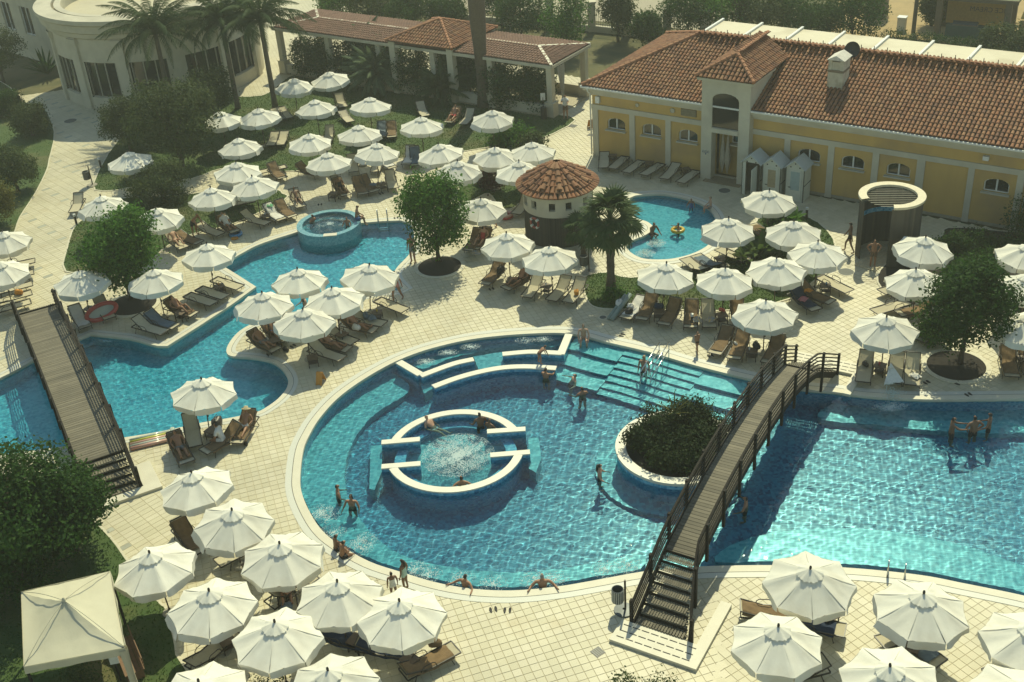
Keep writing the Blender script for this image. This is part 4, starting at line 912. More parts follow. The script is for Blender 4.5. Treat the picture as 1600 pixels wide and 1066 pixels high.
for k in range(17):
    q = -.9 + k * .16; MB().box((math.cos(mid) * q * -1 + 0, math.sin(mid) * q * -1, .03), (1.15, .10, .04), Matrix.Rotation(mid + PI / 2, 3, 'Z')).xf(Matrix.Translation((math.cos(mid) * 1.1, math.sin(mid) * 1.1, 0))).build('floor_slat', mat('pale_slat', (.58, .50, .33), .7) if k == 0 else bpy.data.materials['pale_slat'], sh)
# ------------------------------------------------------------------ pergola with pavilion
PA = at(861.5, 103, 3.7); PL, PW_, PE, PRZ = 25.6, 5.2, 3.7, 3.98
pg = thing('garden_pergola', 'long stone pergola with low brown tiled roof behind the lawn', 'pergola', (PA.x, PA.y, 0), TH)
for A, B, Cc, D in (((-PL, 0, PE), (0, 0, PE), (-2.6, PW_ / 2, PRZ), (-PL + 2.6, PW_ / 2, PRZ)), ((0, 0, PE), (0, PW_, PE), (-2.6, PW_ / 2 + .02, PRZ), (-2.6, PW_ / 2, PRZ)), ((0, PW_, PE), (-PL, PW_, PE), (-PL + 2.6, PW_ / 2, PRZ), (-2.6, PW_ / 2, PRZ)), ((-PL, PW_, PE), (-PL, 0, PE), (-PL + 2.6, PW_ / 2, PRZ), (-PL + 2.6, PW_ / 2 + .02, PRZ))):
    roof_slope(pg, A, B, Cc, D, M['rooftile2'], cw=.24, rw=.34, seg=3)
for P, Q in (((0, 0, PE + .05), (-2.6, PW_ / 2, PRZ + .06)), ((-2.6, PW_ / 2, PRZ + .06), (0, PW_, PE + .05)), ((-2.6, PW_ / 2, PRZ + .06), (-PL + 2.6, PW_ / 2, PRZ + .06)), ((-PL + 2.6, PW_ / 2, PRZ + .06), (-PL, 0, PE + .05)), ((-PL + 2.6, PW_ / 2, PRZ + .06), (-PL, PW_, PE + .05))):
    MB().bar(P, Q, .2, .07).build('ridge_cap', M['coping'], pg)
for a, b in (((-PL, 0), (0, 0)), ((0, 0), (0, PW_)), ((0, PW_), (-PL, PW_)), ((-PL, PW_), (-PL, 0))): MB().bar((*a, PE - .12), (*b, PE - .12), .12, .2).build('fascia', M['cream'], pg)
MB().box((-PL / 2, PW_ / 2, PE - .25), (PL - .5, PW_ - .5, .05)).build('ceiling', mat('timber_ceiling', (.10, .075, .05), .8), pg)
pil_u = [-.35, -5.2, -10.2, -15.2, -20.2, -PL + .35]
for uu in pil_u:
    for nn in (.35, PW_ - .35):
        MB().box((uu, nn, PE / 2), (.42, .42, PE - .2)).box((uu, nn, .5), (.66, .66, 1.0)).box((uu, nn, 1.02), (.72, .72, .06)).build('pillar', M['stonewall'], pg)
for a, b in zip(pil_u, pil_u[1:]):
    for nn in (.35, PW_ - .35):
        if nn > 1 and a < -9: continue
        MB().box(((a + b) / 2, nn, .35), (abs(b - a) - .7, .3, .7)).box(((a + b) / 2, nn, .73), (abs(b - a) - .7, .38, .06)).build('parapet', M['stonewall'], pg)
MB().box((-PL / 2, PW_ / 2, .03), (PL, PW_, .06)).build('floor', mat('pergola_floor', (.40, .34, .22), .7), pg)
cu = MB(); rows = []
for j in range(9):
    f = j / 8; w = .95 * (1 - .72 * math.sin(min(1, f * 1.1) * PI / 2) ** 2); rows.append([(0.02 * math.sin(i * 2.2), 1.2 + w * (i / 12 - .5) * 1.0 + .15 * f, PE - .3 - f * 2.7) for i in range(13)])
cu.add([(x + .05 * math.sin(i * 1.9), y, z) for r in rows for i, (x, y, z) in enumerate(r)], [(j * 13 + i, j * 13 + i + 1, (j + 1) * 13 + i + 1, (j + 1) * 13 + i) for j in range(8) for i in range(12)])
cur = thing('sheer_curtain', 'sheer white curtain gathered at the open end of the pergola', 'curtain', (PA.x, PA.y, 0), TH)
cu.build('cloth', mat('sheer_cloth', (.55, .55, .5), .8, trans=.4), cur, smooth=True)
pv = thing('pergola_pavilion', 'square pavilion with orange terracotta hipped roof in the middle of the pergola', 'pavilion', (PA.x, PA.y, 0), TH)
v0, v1, w0, w1, ve, vz = -14.0, -8.0, -.3, 5.5, 3.95, 5.05; vc = (v0 + v1) / 2; wc = (w0 + w1) / 2
for A, B in (((v0, w0), (v1, w0)), ((v1, w0), (v1, w1)), ((v1, w1), (v0, w1)), ((v0, w1), (v0, w0))):
    roof_slope(pv, (*A, ve), (*B, ve), (vc, wc, vz), (vc + .01, wc + .01, vz), M['rooftile'], cw=.25, rw=.36, seg=4)
    hip_line(pv, (*A, ve + .06), (vc, wc, vz + .06), M['hip'], .11, .34)
for uu in (v0 + .4, v1 - .4):
    for nn in (w0 + .4, w1 - .4): MB().box((uu, nn, ve / 2), (.5, .5, ve)).build('pillar', M['stonewall'], pv)
# ------------------------------------------------------------------ hotel wing with rotunda
HC = fit_circle([P2(x, y, 6.8) for x, y in ((51, 15), (88, 31), (130, 37), (240, 27), (360, 0))])
hx, hy, hr = HC; ht = thing('hotel_rotunda', 'round cream stone hotel wing with wide parapet ring and tall dark windows', 'building', (hx, hy, 0)); wr = hr - .75
win_a = [math.atan2(P2(160, 178)[1] - hy, P2(160, 178)[0] - hx) + d for d in (-.95, -.48, 0, .5, 1.0, 1.5)]
ww = .17; seg = 144; rw_ = MB()
def in_w(a): return any(abs((a - w + PI) % (2 * PI) - PI) < ww for w in win_a)
for k in range(seg):
    a, b = 2 * PI * k / seg, 2 * PI * (k + 1) / seg
    for z0, z1, wn_ in ((0, .9, 0), (.9, 3.6, 1), (3.6, 5.75, 0)):
        if wn_ and in_w((a + b) / 2):
            r1 = wr - .3; rw_.add([(r * math.cos(t), r * math.sin(t), z) for t in (a, b) for r, z in ((wr, z0), (r1, z0))] + [(r * math.cos(t), r * math.sin(t), z1) for t in (a, b) for r in (wr, r1)], [(0, 1, 3, 2), (4, 6, 7, 5)]); continue
        rw_.add([(wr * math.cos(t), wr * math.sin(t), z) for z in (z0, z1) for t in (a, b)], [(0, 1, 3, 2)])
rw_.build('wall', M['stonewall'], ht)
MB().lathe([(wr - .28, .8), (wr - .28, 3.7)], 96).build('glazing', M['glass'], ht)
for w in win_a:
    fr = MB()
    for d in (-ww, -ww / 3, ww / 3, ww): fr.box(((wr - .22) * math.cos(w + d), (wr - .22) * math.sin(w + d), 2.25), (.08, .08, 2.7), Matrix.Rotation(w + d, 3, 'Z'))
    for z in (.94, 3.56):
        for d in np.linspace(-ww, ww, 7): fr.box(((wr - .22) * math.cos(w + d), (wr - .22) * math.sin(w + d), z), (.08, .5, .06), Matrix.Rotation(w + d, 3, 'Z'))
    fr.build('window', M['wframe2'], ht)
    for d in (-.245, .245): MB().box(((wr + .08) * math.cos(w + d), (wr + .08) * math.sin(w + d), 2.7), (.2, .7, 5.4), Matrix.Rotation(w + d, 3, 'Z')).box(((wr + .12) * math.cos(w + d), (wr + .12) * math.sin(w + d), 5.1), (.3, .85, .4), Matrix.Rotation(w + d, 3, 'Z')).build('pilaster', M['stonewall'], ht)
MB().lathe([(wr, 5.3), (wr + .2, 5.45), (wr + .25, 5.75), (wr + .5, 5.9), (wr + .55, 6.4), (hr, 6.55), (hr, 6.8), (hr - 1.3, 6.8)], 120).build('cornice', M['stonewall'], ht)
MB().lathe([(hr - .02, 6.79), (hr - .02, 6.84), (hr - 1.3, 6.84), (hr - 1.3, 6.3), (hr - 1.5, 6.3), (hr - 1.5, 6.8), (hr - 2.0, 6.8), (hr - 2.0, 6.0)], 120).build('parapet', M['cream'], ht)
MB().lathe([(hr - 1.9, 6.05), (.01, 6.05)], 96).build('flat_roof', mat('pale_roof_screed', (.52, .47, .33), .85, (.46, .41, .29), .6), ht)
pl = MB(); 
for k in range(36):
    if k % 2: continue
MB().lathe([(hr + .0, 5.0), (hr - .0, 5.0)], 4).v
# plain side wing
wA, wB = at(60, 95), at(-120, 40); wd = (wB - wA).normalized(); rzw = math.atan2(wd.y, wd.x); wn2 = Vector((-wd.y, wd.x, 0))
hwg = thing('hotel_wing', 'plain cream hotel wall with twin dark windows left of the rotunda', 'building', (wA.x - wd.x * 3, wA.y - wd.y * 3, 0), rzw)
wl = [[(a, 2.2), (a + 1.7, 2.2), (a + 1.7, 4.6), (a, 4.6)] for a in (2.2, 5.6, 9.0, 12.4)]
wall_holes(hwg, 0, 20, 0, 8, wl, 0, M['stonewall'], -.25)
for h in wl:
    f = MB()
    for x in (h[0][0] + .04, h[0][0] + .85, h[1][0] - .04): f.box((x, -.16, 3.4), (.08, .06, 2.4))
    for z in (2.24, 4.56): f.box((h[0][0] + .85, -.16, z), (1.7, .05, .08))
    fo = f.build('window', M['wframe'], hwg); MB().box((h[0][0] + .85, -.22, 3.4), (1.7, .03, 2.4)).build('pane', M['glass'], fo)
MB().box((10, -4.3, 3.9), (20, 8, 7.6)).build('core', M['stonewall'], hwg)
# ------------------------------------------------------------------ boundary fence with stone piers
fpts = [(640, 14), (678, 24), (745, 34), (800, 39), (860, 44), (925, 49), (980, 55), (1042, 61), (1100, 66)]
fq = [at(x, y) for x, y in fpts]
fn = thing('boundary_fence', 'iron bar boundary fence between cream stone piers behind the trees', 'fence', fq[0])
iron = mat('dark_iron', (.03, .03, .028), .5)
for q in fq:
    r = q - fq[0]; MB().box((r.x, r.y, 1.2), (.6, .6, 2.4)).box((r.x, r.y, 2.44), (.74, .74, .12)).build('pier', M['stonewall'], fn)
for a, b in zip(fq, fq[1:]):
    p, q = a - fq[0], b - fq[0]; MB().bar(p + Vector((0, 0, .25)), q + Vector((0, 0, .25)), .35, .5).build('low_wall', M['cream'], fn)
    bb = MB(); L_ = (q - p).length; n_ = int(L_ / .16)
    for k in range(1, n_): c = p.lerp(q, k / n_); bb.bar(c + Vector((0, 0, .5)), c + Vector((0, 0, 1.9)), .025)
    for z in (.65, 1.8): bb.bar(p + Vector((0, 0, z)), q + Vector((0, 0, z)), .04)
    o = bb.build('iron_bars', iron, fn); o['kind'] = 'stuff'
rd = MB(); rdp = [at(560, -22), at(700, 12), at(1100, 48), at(1180, 40), at(1000, -30)]; rd.prism([(p.x, p.y) for p in rdp], -.05, -.02); o = rd.build('road', mat('pale_road', (.40, .35, .25), .9)); o['kind'] = 'structure'
# ------------------------------------------------------------------ kiosk beyond the hedge
kd = MB(); kp = [at(1280, 60), at(1400, 75), at(1660, 110), at(1700, -40), at(1330, -40)]; kd.prism([(p.x, p.y) for p in kp], -.05, -.025); o = kd.build('sand_yard', mat('sandy_ground', (.42, .30, .14), .95, (.34, .25, .12), .8)); o['kind'] = 'structure'
K0 = at(1462, 57); K1 = at(1568, 66); kdv = (K1 - K0); kw = kdv.length; krz = math.atan2(kdv.y, kdv.x)
ks = thing('snack_kiosk', 'tan snack kiosk with olive flat roof and lettered panel behind the hedge', 'kiosk', K0, krz)
tan = mat('tan_board', (.36, .27, .13), .8, (.30, .22, .11), 2); tan_d = mat('dark_tan_post', (.16, .13, .085), .8)
for x in (0, kw): 
    for y in (0, 2.8): MB().box((x, y + .25, 1.45), (.45, .45, 2.9)).build('post', tan_d, ks)
MB().box((kw / 2, 2.0, 3.0), (kw + 1.3, 4.0, .2)).build('roof', mat('olive_roof', (.12, .13, .05), .8), ks)
MB().box((kw / 2, -.02, 2.95), (kw + 1.34, .06, .3)).build('fascia', tan_d, ks)
MB().box((kw / 2, 2.2, 1.6), (kw - .4, .06, 2.2)).build('lettered_panel', mat('tan_sheet', (.52, .36, .13), .6, trans=.3), ks)
MB().box((kw / 2, .5, .45), (kw * .75, .7, .9)).build('counter', mat('teal_counter', (.06, .11, .09), .6), ks)
fc = bpy.data.curves.new('ICE CREAM', 'FONT'); fc.body = 'ICE CREAM'; fc.size = .52; fc.extrude = .01; fc.align_x = 'CENTER'
fo = bpy.data.objects.new('lettering', fc); COL.objects.link(fo); bpy.context.view_layer.update()
me = bpy.data.meshes.new_from_object(fo); bpy.data.objects.remove(fo); me.materials.append(tan_d)
lo = bpy.data.objects.new('lettering', me); COL.objects.link(lo); lo.parent = ks; lo.location = (kw * .64, 2.15, 1.55); lo.rotation_euler = (R(90), 0, 0); lo.scale = (-1, 1, 1)
t = thing('display_freezer', 'dark curved display freezer on the kiosk counter', 'freezer', K0 + Vector((math.cos(krz) * kw * .40, math.sin(krz) * kw * .40, .9)) + Vector((-math.sin(krz), math.cos(krz), 0)) * .5, krz)
MB().lathe([(.3, -.9), (.3, .9)], 12, a0=0, a1=PI).xf(Matrix.Rotation(R(90), 4, 'Y') @ Matrix.Rotation(R(90), 4, 'Z')).build('hood', mat('dark_hood', (.05, .06, .065), .3), t); MB().box((0, 0, .05), (1.8, .6, .1)).build('base', tan_d, t)
t = thing('litter_bin', 'pale square bin box standing by the sandy yard left of the kiosk', 'bin', at(1408, 47), krz)
MB().box((0, 0, .5), (.6, .6, 1.0)).build('box', M['cab'], t); MB().box((0, 0, 1.03), (.7, .7, .06)).build('lid', M['gutter'], t)
t = thing('timber_shed', 'dark board shed at the top edge behind the trees', 'shed', at(1368, 26), krz); 
for k in range(6): MB().box((0, 0, .2 + k * .38), (1.6, 1.4, .34)).build('board', tan_d, t)
t = thing('tall_pole', 'tall grey wooden pole standing left of the kiosk', 'pole', at(1427, 50)); MB().lathe([(.17, 0), (.13, 8)], 10).build('shaft', mat('grey_pole', (.14, .13, .09), .9), t); MB().box((0, 0, 7.6), (1.2, .1, .1)).build('crossarm', tan_d, t)
t = thing('low_wall', 'ochre wall with sunlit yellow canopy at the top right corner', 'wall', at(1600, 60), krz); MB().box((2.5, .3, .6), (6, .3, 1.2)).build('wall', tan, t); MB().box((2.5, 1.6, 1.6), (6, 2.4, .05), Matrix.Rotation(R(14), 3, 'X')).build('canopy', mat('yellow_canvas', (.62, .42, .08), .7), t)
for x in (.2, 4.8): MB().box((x, 2.4, .8), (.1, .1, 1.6)).build('post', tan_d, t)
# ------------------------------------------------------------------ vegetation
G_TREE = leaf_mat('tree_leaf', [(.012, .034, .005), (.022, .060, .009), (.035, .086, .013), (.052, .112, .018), (.028, .070, .010)], .45, k=2.0)
G_DARK = leaf_mat('dark_leaf', [(.010, .027, .006), (.016, .042, .008), (.026, .060, .011), (.020, .050, .009)], .40, k=1.7)
G_OLIVE = leaf_mat('olive_leaf', [(.036, .056, .017), (.054, .080, .024), (.074, .10, .032), (.045, .066, .02)], .35)
G_ISL = leaf_mat('island_leaf', [(.010, .022, .006), (.016, .034, .009), (.024, .048, .012), (.030, .045, .014)], .25)
G_LIGHT = leaf_mat('light_leaf', [(.04, .075, .016), (.06, .105, .024), (.085, .13, .034), (.05, .09, .02)], .35)
G_RED = leaf_mat('purple_leaf', [(.07, .020, .022), (.10, .030, .030), (.05, .022, .02), (.06, .05, .02)], .3)
G_PALM = leaf_mat('palm_leaf', [(.028, .055, .016), (.042, .075, .022), (.060, .095, .032), (.036, .065, .018)], .25)
G_PALE = leaf_mat('pale_palm_leaf', [(.085, .13, .06), (.12, .17, .085), (.155, .20, .11), (.10, .145, .07)], .3)
G_YEL = leaf_mat('yellow_leaf', [(.10, .10, .02), (.14, .135, .03), (.08, .085, .018)], .3)
BARK = mat('tree_bark', (.075, .055, .038), .9, (.045, .033, .024), 6, bump=.6, bscale=20, stretch=(2, 2, .5))
PBARK = mat('palm_trunk', (.15, .115, .075), .9, (.08, .06, .04), 9, bump=.8, bscale=14, stretch=(1, 1, 3))
def crown_mesh(name, lobes, n, size, matl, parent, seed, droop=.2, inner=.25, aspect=.55):
    """leaves spread through the volume of several overlapping lobes: (cx, cy, cz, rx, ry, rz)"""
    rg = np.random.default_rng(seed); lb_ = np.array(lobes, float); vol = (lb_[:, 3] * lb_[:, 4] + lb_[:, 3] * lb_[:, 5]); pick = rg.choice(len(lb_), n, p=vol / vol.sum())
    d = rg.normal(size=(n, 3)); d /= np.linalg.norm(d, axis=1)[:, None]; r = np.where(rg.uniform(size=n) < inner, rg.uniform(.3, .85, n), rg.uniform(.80, 1.06, n) + rg.normal(0, .045, n))
    # clumps: leaves gather round sprig centres so that gaps open between them
    C_ = lb_[pick, :3] + d * r[:, None] * lb_[pick, 3:]
    nc = max(6, n // 28); ci = rg.integers(0, n, nc); cen = C_[ci]; own = rg.integers(0, nc, n)
    mix = rg.uniform(size=n) < .72; jit = rg.normal(0, 1, (n, 3)) * size * 1.15; C_ = np.where(mix[:, None], cen[own] + jit, C_)
    ctr = np.average(lb_[:, :3], axis=0); nd = C_ - ctr; nd /= np.linalg.norm(nd, axis=1)[:, None] + 1e-6
    nrm = nd * .55 + rg.normal(0, .55, (n, 3)) + np.array([0, 0, .45]); nrm /= np.linalg.norm(nrm, axis=1)[:, None]
    t = rg.normal(size=(n, 3)) + np.array([0, 0, -droop]); t -= nrm * (t * nrm).sum(1)[:, None]; t /= np.linalg.norm(t, axis=1)[:, None]; b = np.cross(nrm, t)
    s = size * rg.uniform(.6, 1.3, n)[:, None]; w = s * aspect
    V = np.stack([C_ - t * s * .5, C_ + b * w * .5 - nrm * s * .05, C_ + t * s * .5 - nrm * s * .12, C_ - b * w * .5 - nrm * s * .05], 1)
    o = mesh_np(name, V.reshape(-1, 3), np.arange(n * 4).reshape(-1, 4), matl, parent=parent); return o
def trunk(parent, h, r, limbs, seed, matl=None, name='trunk'):
    rg = random.Random(seed); mb = MB(); pts = [Vector((rg.gauss(0, .03) * k, rg.gauss(0, .03) * k, h * k / 4)) for k in range(5)]
    mb.tube(pts, [r * 1.35, r, r * .9, r * .8, r * .7], 9)
    for l in limbs:
        a, z = rg.uniform(0, 6.28), h * rg.uniform(.55, .95); e = Vector(l); mb.tube([Vector((0, 0, z)), Vector((0, 0, z)).lerp(e, .5) + Vector((0, 0, .15)), e], [r * .55, r * .35, r * .15], 6)
    return mb.build(name, matl or BARK, parent, smooth=True)
def round_tree(px, py, a, c, zc, label, cat='tree', name='tree', n=5200, size=.17, matl=None, seed=1, taper=.0, group=None, nl=16, b=None, trunk_r=.11, off=(0, 0)):
    p = at(px, py); t = thing(name, label, cat, p, 0, group); rg = random.Random(seed); lobes = [(off[0], off[1], zc, a * .72, (b or a) * .72, c * .74)]
    for k in range(nl):
        th = 2 * PI * k / nl * 2.4 + rg.uniform(0, .6); v = rg.uniform(-.85, .95); rad = math.sqrt(max(.05, 1 - v * v)); q = .62; tp = 1 - taper * v
        lobes.append((off[0] + a * q * rad * math.cos(th) * tp, off[1] + (b or a) * q * rad * math.sin(th) * tp, zc + c * .66 * v, a * rg.uniform(.30, .44), a * rg.uniform(.30, .44), c * rg.uniform(.26, .36)))
    crown_mesh('crown', lobes, int(n * 1.5), size, matl or G_TREE, t, seed)
    trunk(t, max(.4, zc - c * .45), trunk_r, [(l[0] * .8, l[1] * .8, l[2]) for l in lobes[1:6]], seed); return t
def tree_pit(px, py, rx, label, m='soil'):
    p = at(px, py); t = thing('tree_pit', label, 'tree pit', p); MB().prism(circle(0, 0, rx, 40), -.01, .03).build('soil_disc', M[m], t)
    MB().lathe([(rx, .02), (rx, .04), (rx + .22, .04), (rx + .22, 0)], 48).build('stone_ring', M['kerb'], t)
tree_pit(687, 417, 1.15, 'dark round tree pit under the round tree by the lagoon'); tree_pit(208, 476, 1.2, 'dark round tree pit under the bushy tree at the left'); tree_pit(1494, 572, 1.22, 'brown round tree pit under the bushy tree at the right')
round_tree(686, 409, 2.0, 2.6, 2.95, 'dense round green tree standing beside the lagoon pool', seed=3, taper=.22, n=9000, size=.17)
round_tree(205, 468, 2.1, 2.45, 3.2, 'bushy green tree with sunlit leaves in the left lawn by the pit', seed=5, n=9000, size=.19, matl=G_TREE)
round_tree(1500, 568, 2.1, 2.05, 2.95, 'dark bushy tree in the round brown pit at the right of the pool', seed=8, n=9000, size=.17, matl=G_DARK, taper=.15)
big = round_tree(30, 905, 3.3, 2.9, 3.0, 'large dark leafy tree at the lower left beside the lagoon bridge', seed=12, n=16000, size=.17, matl=G_DARK, nl=26, trunk_r=.2)
round_tree(120, 862, 1.9, 1.9, 2.1, 'lower leafy tree at the foot of the lagoon bridge', seed=13, n=8000, size=.16, matl=G_DARK, nl=18)
round_tree(205, 236, 1.95, 1.75, 2.35, 'round clipped tree beside the sunlit garden path', seed=21, n=6000, size=.16, matl=G_OLIVE, trunk_r=.1)
round_tree(284, 262, 3.2, 3.0, 3.5, 'broad shady tree on the lawn before the rotunda', seed=22, n=9000, size=.2, matl=G_OLIVE, trunk_r=.16, nl=22)
round_tree(338, 205, 1.9, 1.9, 3.0, 'leafy tree between the feather palms and the shady tree', seed=24, n=5000, size=.18, matl=G_OLIVE)
round_tree(258, 316, 2.1, 1.35, 1.2, 'wide grey green shrub on the left lawn', 'shrub', 'shrub', seed=23, n=6000, size=.15, matl=G_OLIVE)
for i, (x, y, a, c, zc, l, mt) in enumerate([(28, 300, 1.75, 1.75, 1.75, 'large round clipped bush at the left edge of the path', G_OLIVE), (52, 212, 1.6, 1.3, 1.3, 'round clipped bush between the large bush and the hotel steps', G_OLIVE), (14, 180, 1.3, 1.0, 1.0, 'small dark bush at the left end of the hotel steps', G_DARK), (-4, 352, 1.5, 1.7, 1.6, 'yellowish bush at the left edge above the loungers', G_YEL), (6, 128, 2.4, 2.0, 2.6, 'loose olive tree at the left edge in front of the hotel wing', G_OLIVE)]):
    round_tree(x, y, a, c, zc, l, 'bush' if i < 4 else 'tree', 'bush' if i < 4 else 'tree', seed=30 + i, n=5000, size=.15, matl=mt)
bgt = [(818, 66, 2.5, 2.4, 2.6, 'round dark tree right of the tall palm trunk beyond the pergola'), (785, 44, 2.2, 2.2, 2.4, 'dark tree just behind the tall palm trunk'), (885, 82, 2.0, 3.2, 3.0, 'tall dark tree left of the second fence pier'), (966, 66, 1.6, 3.4, 3.3, 'narrow upright dark conifer before the fence'), (1013, 76, 1.5, 1.5, 1.6, 'small round bush tree before the fence pier'), (1075, 62, 2.6, 2.4, 2.4, 'spreading dark tree at the left of the wide thicket'), (1130, 58, 3.0, 2.6, 2.6, 'spreading dark tree in the middle of the wide thicket'), (1190, 60, 2.8, 2.4, 2.4, 'spreading dark tree at the right of the wide thicket'), (1262, 66, 2.9, 2.4, 2.3, 'grey green bushy tree behind the canvas roof'), (1330, 68, 3.0, 2.3, 2.2, 'wide grey green tree left of the kiosk yard'),
       (530, 40, 2.0, 2.0, 2.1, 'dark bush tree at the left end behind the pergola roof'), (580, 44, 2.4, 2.1, 2.2, 'dark spreading tree behind the pergola roof'), (640, 46, 2.2, 1.8, 2.0, 'dark tree left of the pavilion roof'), (700, 40, 1.8, 1.4, 1.5, 'low dark tree behind the pavilion roof'), (1570, 96, 2.4, 1.5, 1.3, 'grey green bush at the top right edge behind the canvas roof'), (1455, 40, 1.0, 1.6, 1.6, 'thin spiky shrub left of the kiosk')]
for i, (x, y, a, c, zc, l) in enumerate(bgt): round_tree(x, y, a, c, zc, l, 'tree', 'tree', seed=50 + i, n=4600, size=.2, matl=[G_DARK, G_DARK, G_TREE, G_OLIVE][i % 4] if i != 14 else G_OLIVE, group='trees along the far boundary')
def bush(px, py, a, b, h, label, matl, n=2500, size=.13, seed=1, cat='bush', name='bush', loc=None):
    p = loc or at(px, py); t = thing(name, label, cat, p); rg = random.Random(seed)
    lobes = [(rg.uniform(-.55, .55) * a, rg.uniform(-.55, .55) * b, h * rg.uniform(.35, .6), a * rg.uniform(.4, .6), b * rg.uniform(.4, .6), h * rg.uniform(.36, .5)) for _ in range(9)]
    crown_mesh('foliage', lobes, n, size, matl, t, seed); sm = MB()
    for k in range(6): sm.tube([(0, 0, -.02), (lobes[k][0] * .7, lobes[k][1] * .7, lobes[k][2])], [.03, .01], 5)
    sm.build('stems', BARK, t); return t
# far hedge before the kiosk, built as a long clipped row
def hedge(pts, w, h, label, matl, n, seed, size=.13):
    q = [at(x, y) for x, y in pts]; t = thing('hedge', label, 'hedge', q[0]); lobes = []
    for a, b in zip(q, q[1:]):
        L_ = (b - a).length; k = max(2, int(L_ / .6))
        for i in range(k): c = a.lerp(b, i / k) - q[0]; lobes.append((c.x, c.y, h * .52, .62, w * .5, h * .5))
    crown_mesh('foliage', lobes, n, size, matl, t, seed); mb = MB()
    for a, b in zip(q, q[1:]): mb.bar(a - q[0] + Vector((0, 0, h * .3)), b - q[0] + Vector((0, 0, h * .3)), w * .5, h * .5)
    mb.build('inner_twigs', BARK, t); return t
hedge([(1385, 74), (1450, 80), (1540, 92)], 1.1, 1.3, 'low clipped hedge between the canvas roof and the kiosk', G_DARK, 7000, 71)
hedge([(1468, 470), (1500, 440), (1540, 425), (1556, 470)], 1.3, 1.25, 'dense clipped hedge behind the right hand tree', G_DARK, 9000, 72)
bush(1508, 392, 1.9, .9, 1.1, 'loose dark shrub at the foot of the yellow wall', G_DARK, 4500, seed=73); bush(1560, 396, 1.2, .8, .9, 'small dark shrub right of the loose wall shrub', G_DARK, 2600, seed=74)
bush(1600, 372, 1.0, .8, 2.6, 'tall thin shrub at the right end of the yellow wall', G_DARK, 2600, seed=79)
bush(1452, 535, .8, .7, 1.1, 'green shrub left of the right hand tree pit', G_TREE, 2200, seed=75)
bush(765, 297, .85, .8, 1.5, 'purple leaved shrub between the parasols near the bar hut', G_RED, 2600, seed=76, size=.15)
bush(803, 226, 1.5, 1.0, 1.2, 'rounded shrub with long leaves on the lawn edge', G_TREE, 3600, seed=77, size=.2)
bush(830, 232, .9, .7, .9, 'small grassy shrub at the right of the lawn shrub', G_OLIVE, 1800, seed=78, size=.2)
for i, (x, y, a, b, h, l) in enumerate([(x_, y_ + 7, a_ * 1.35, b_ * 1.2, h_ * 1.1, l_) for x_, y_, a_, b_, h_, l_ in [(520, 116, 1.5, 1.0, 3.0, 'dark climber covering the left pergola pillar'), (556, 118, 1.2, .9, 2.8, 'dark climber left of the big pale palm'), (655, 140, 1.3, .9, 3.3, 'dark climber on the pavilion pillar left of the small palm'), (735, 138, 1.0, .9, 3.0, 'dark climber beside the tall palm trunk'), (488, 112, 1.2, .9, 3.0, 'dark climber over the far left pergola pillar'), (608, 128, 1.3, .9, 3.2, 'dark climber between the pale palm bush and the pavilion'), (705, 142, 1.0, .8, 3.3, 'dark climber on the right pavilion pillar'), (772, 150, 1.2, 1.0, 3.0, 'dark climber right of the tall palm trunk'), (800, 160, 1.7, 1.3, 3.2, 'dense dark shrub tree in front of the right pergola bay'), (838, 165, 1.1, .9, 2.8, 'dark shrub beside the last pergola pillar')]]): bush(x, y, a, b, h, l, G_DARK, 6500, .17, 80 + i, 'climber' if i < 8 else 'shrub', 'climber' if i < 8 else 'shrub')
for i, (x, y, a, b, h, l) in enumerate([(690, 72, 2.2, .6, .8, 'ivy fringe hanging along the pavilion eave')]):
    bush(x, y, a, b, h, l, G_TREE, 2400, .14, 90, 'ivy', 'ivy', loc=Vector((*P2(x, y, 3.3), 3.2)))
# island planting
for i, (dx, dy, a, h, l) in enumerate([(-1.35, .25, .75, .85, 'low feathery shrub at the left of the island'), (-.45, 1.05, .9, 1.15, 'dark shrub at the back left of the island'), (.8, 1.1, 1.1, 1.35, 'dark shrub at the back right of the island'), (1.45, -.1, 1.0, 1.15, 'dark shrub on the island next to the bridge'), (-.6, -.85, .95, .75, 'low dark shrub at the front left of the island'), (.65, -1.0, 1.1, .9, 'low dark shrub at the front right of the island'), (.1, .1, 1.0, 1.0, 'dark shrub in the middle of the island')]):
    bush(0, 0, a * 1.12, a * 1.12, h * 1.05, l, G_ISL, 4200, .13, 100 + i, loc=Vector((IX + dx * .95, IY + dy * .95, .13)))
# ---- palms
def frond_mesh(name, L, droop, n, leaf, matl, seed, lift=.5, tip=.06):
    """feather frond along +x from the origin: rachis and two rows of narrow leaflets"""
    rg = random.Random(seed); mb = MB(); pts = []
    for k in range(11):
        s = k / 10; pts.append(Vector((L * s * (1 - .18 * s * droop), 0, L * (lift * s - droop * s * s))))
    mb.tube(pts, [.035 * (1 - .8 * k / 10) for k in range(11)], 4, False)
    for i in range(n):
        s = .12 + .87 * i / (n - 1); f = s * 10; k = min(9, int(f)); p = pts[k].lerp(pts[k + 1], f - k); d = (pts[k + 1] - pts[k]).normalized()
        l = leaf * math.sin(PI * min(1, .18 + s * .82)) ** .6 * rg.uniform(.85, 1.1)
        for sd in (-1, 1):
            side = Vector((0, sd, 0)); dr = (d * .55 + side * .8 + Vector((0, 0, -.35 - .25 * s + rg.uniform(-.2, .15)))).normalized(); w = d * .035
            q = p + dr * l * .55; e = p + dr * l + Vector((0, 0, -l * .28))
            mb.add([p - w, p + w, q + w * .9, q - w * .9, e], [(0, 1, 2, 3), (3, 2, 4)])
    return mb
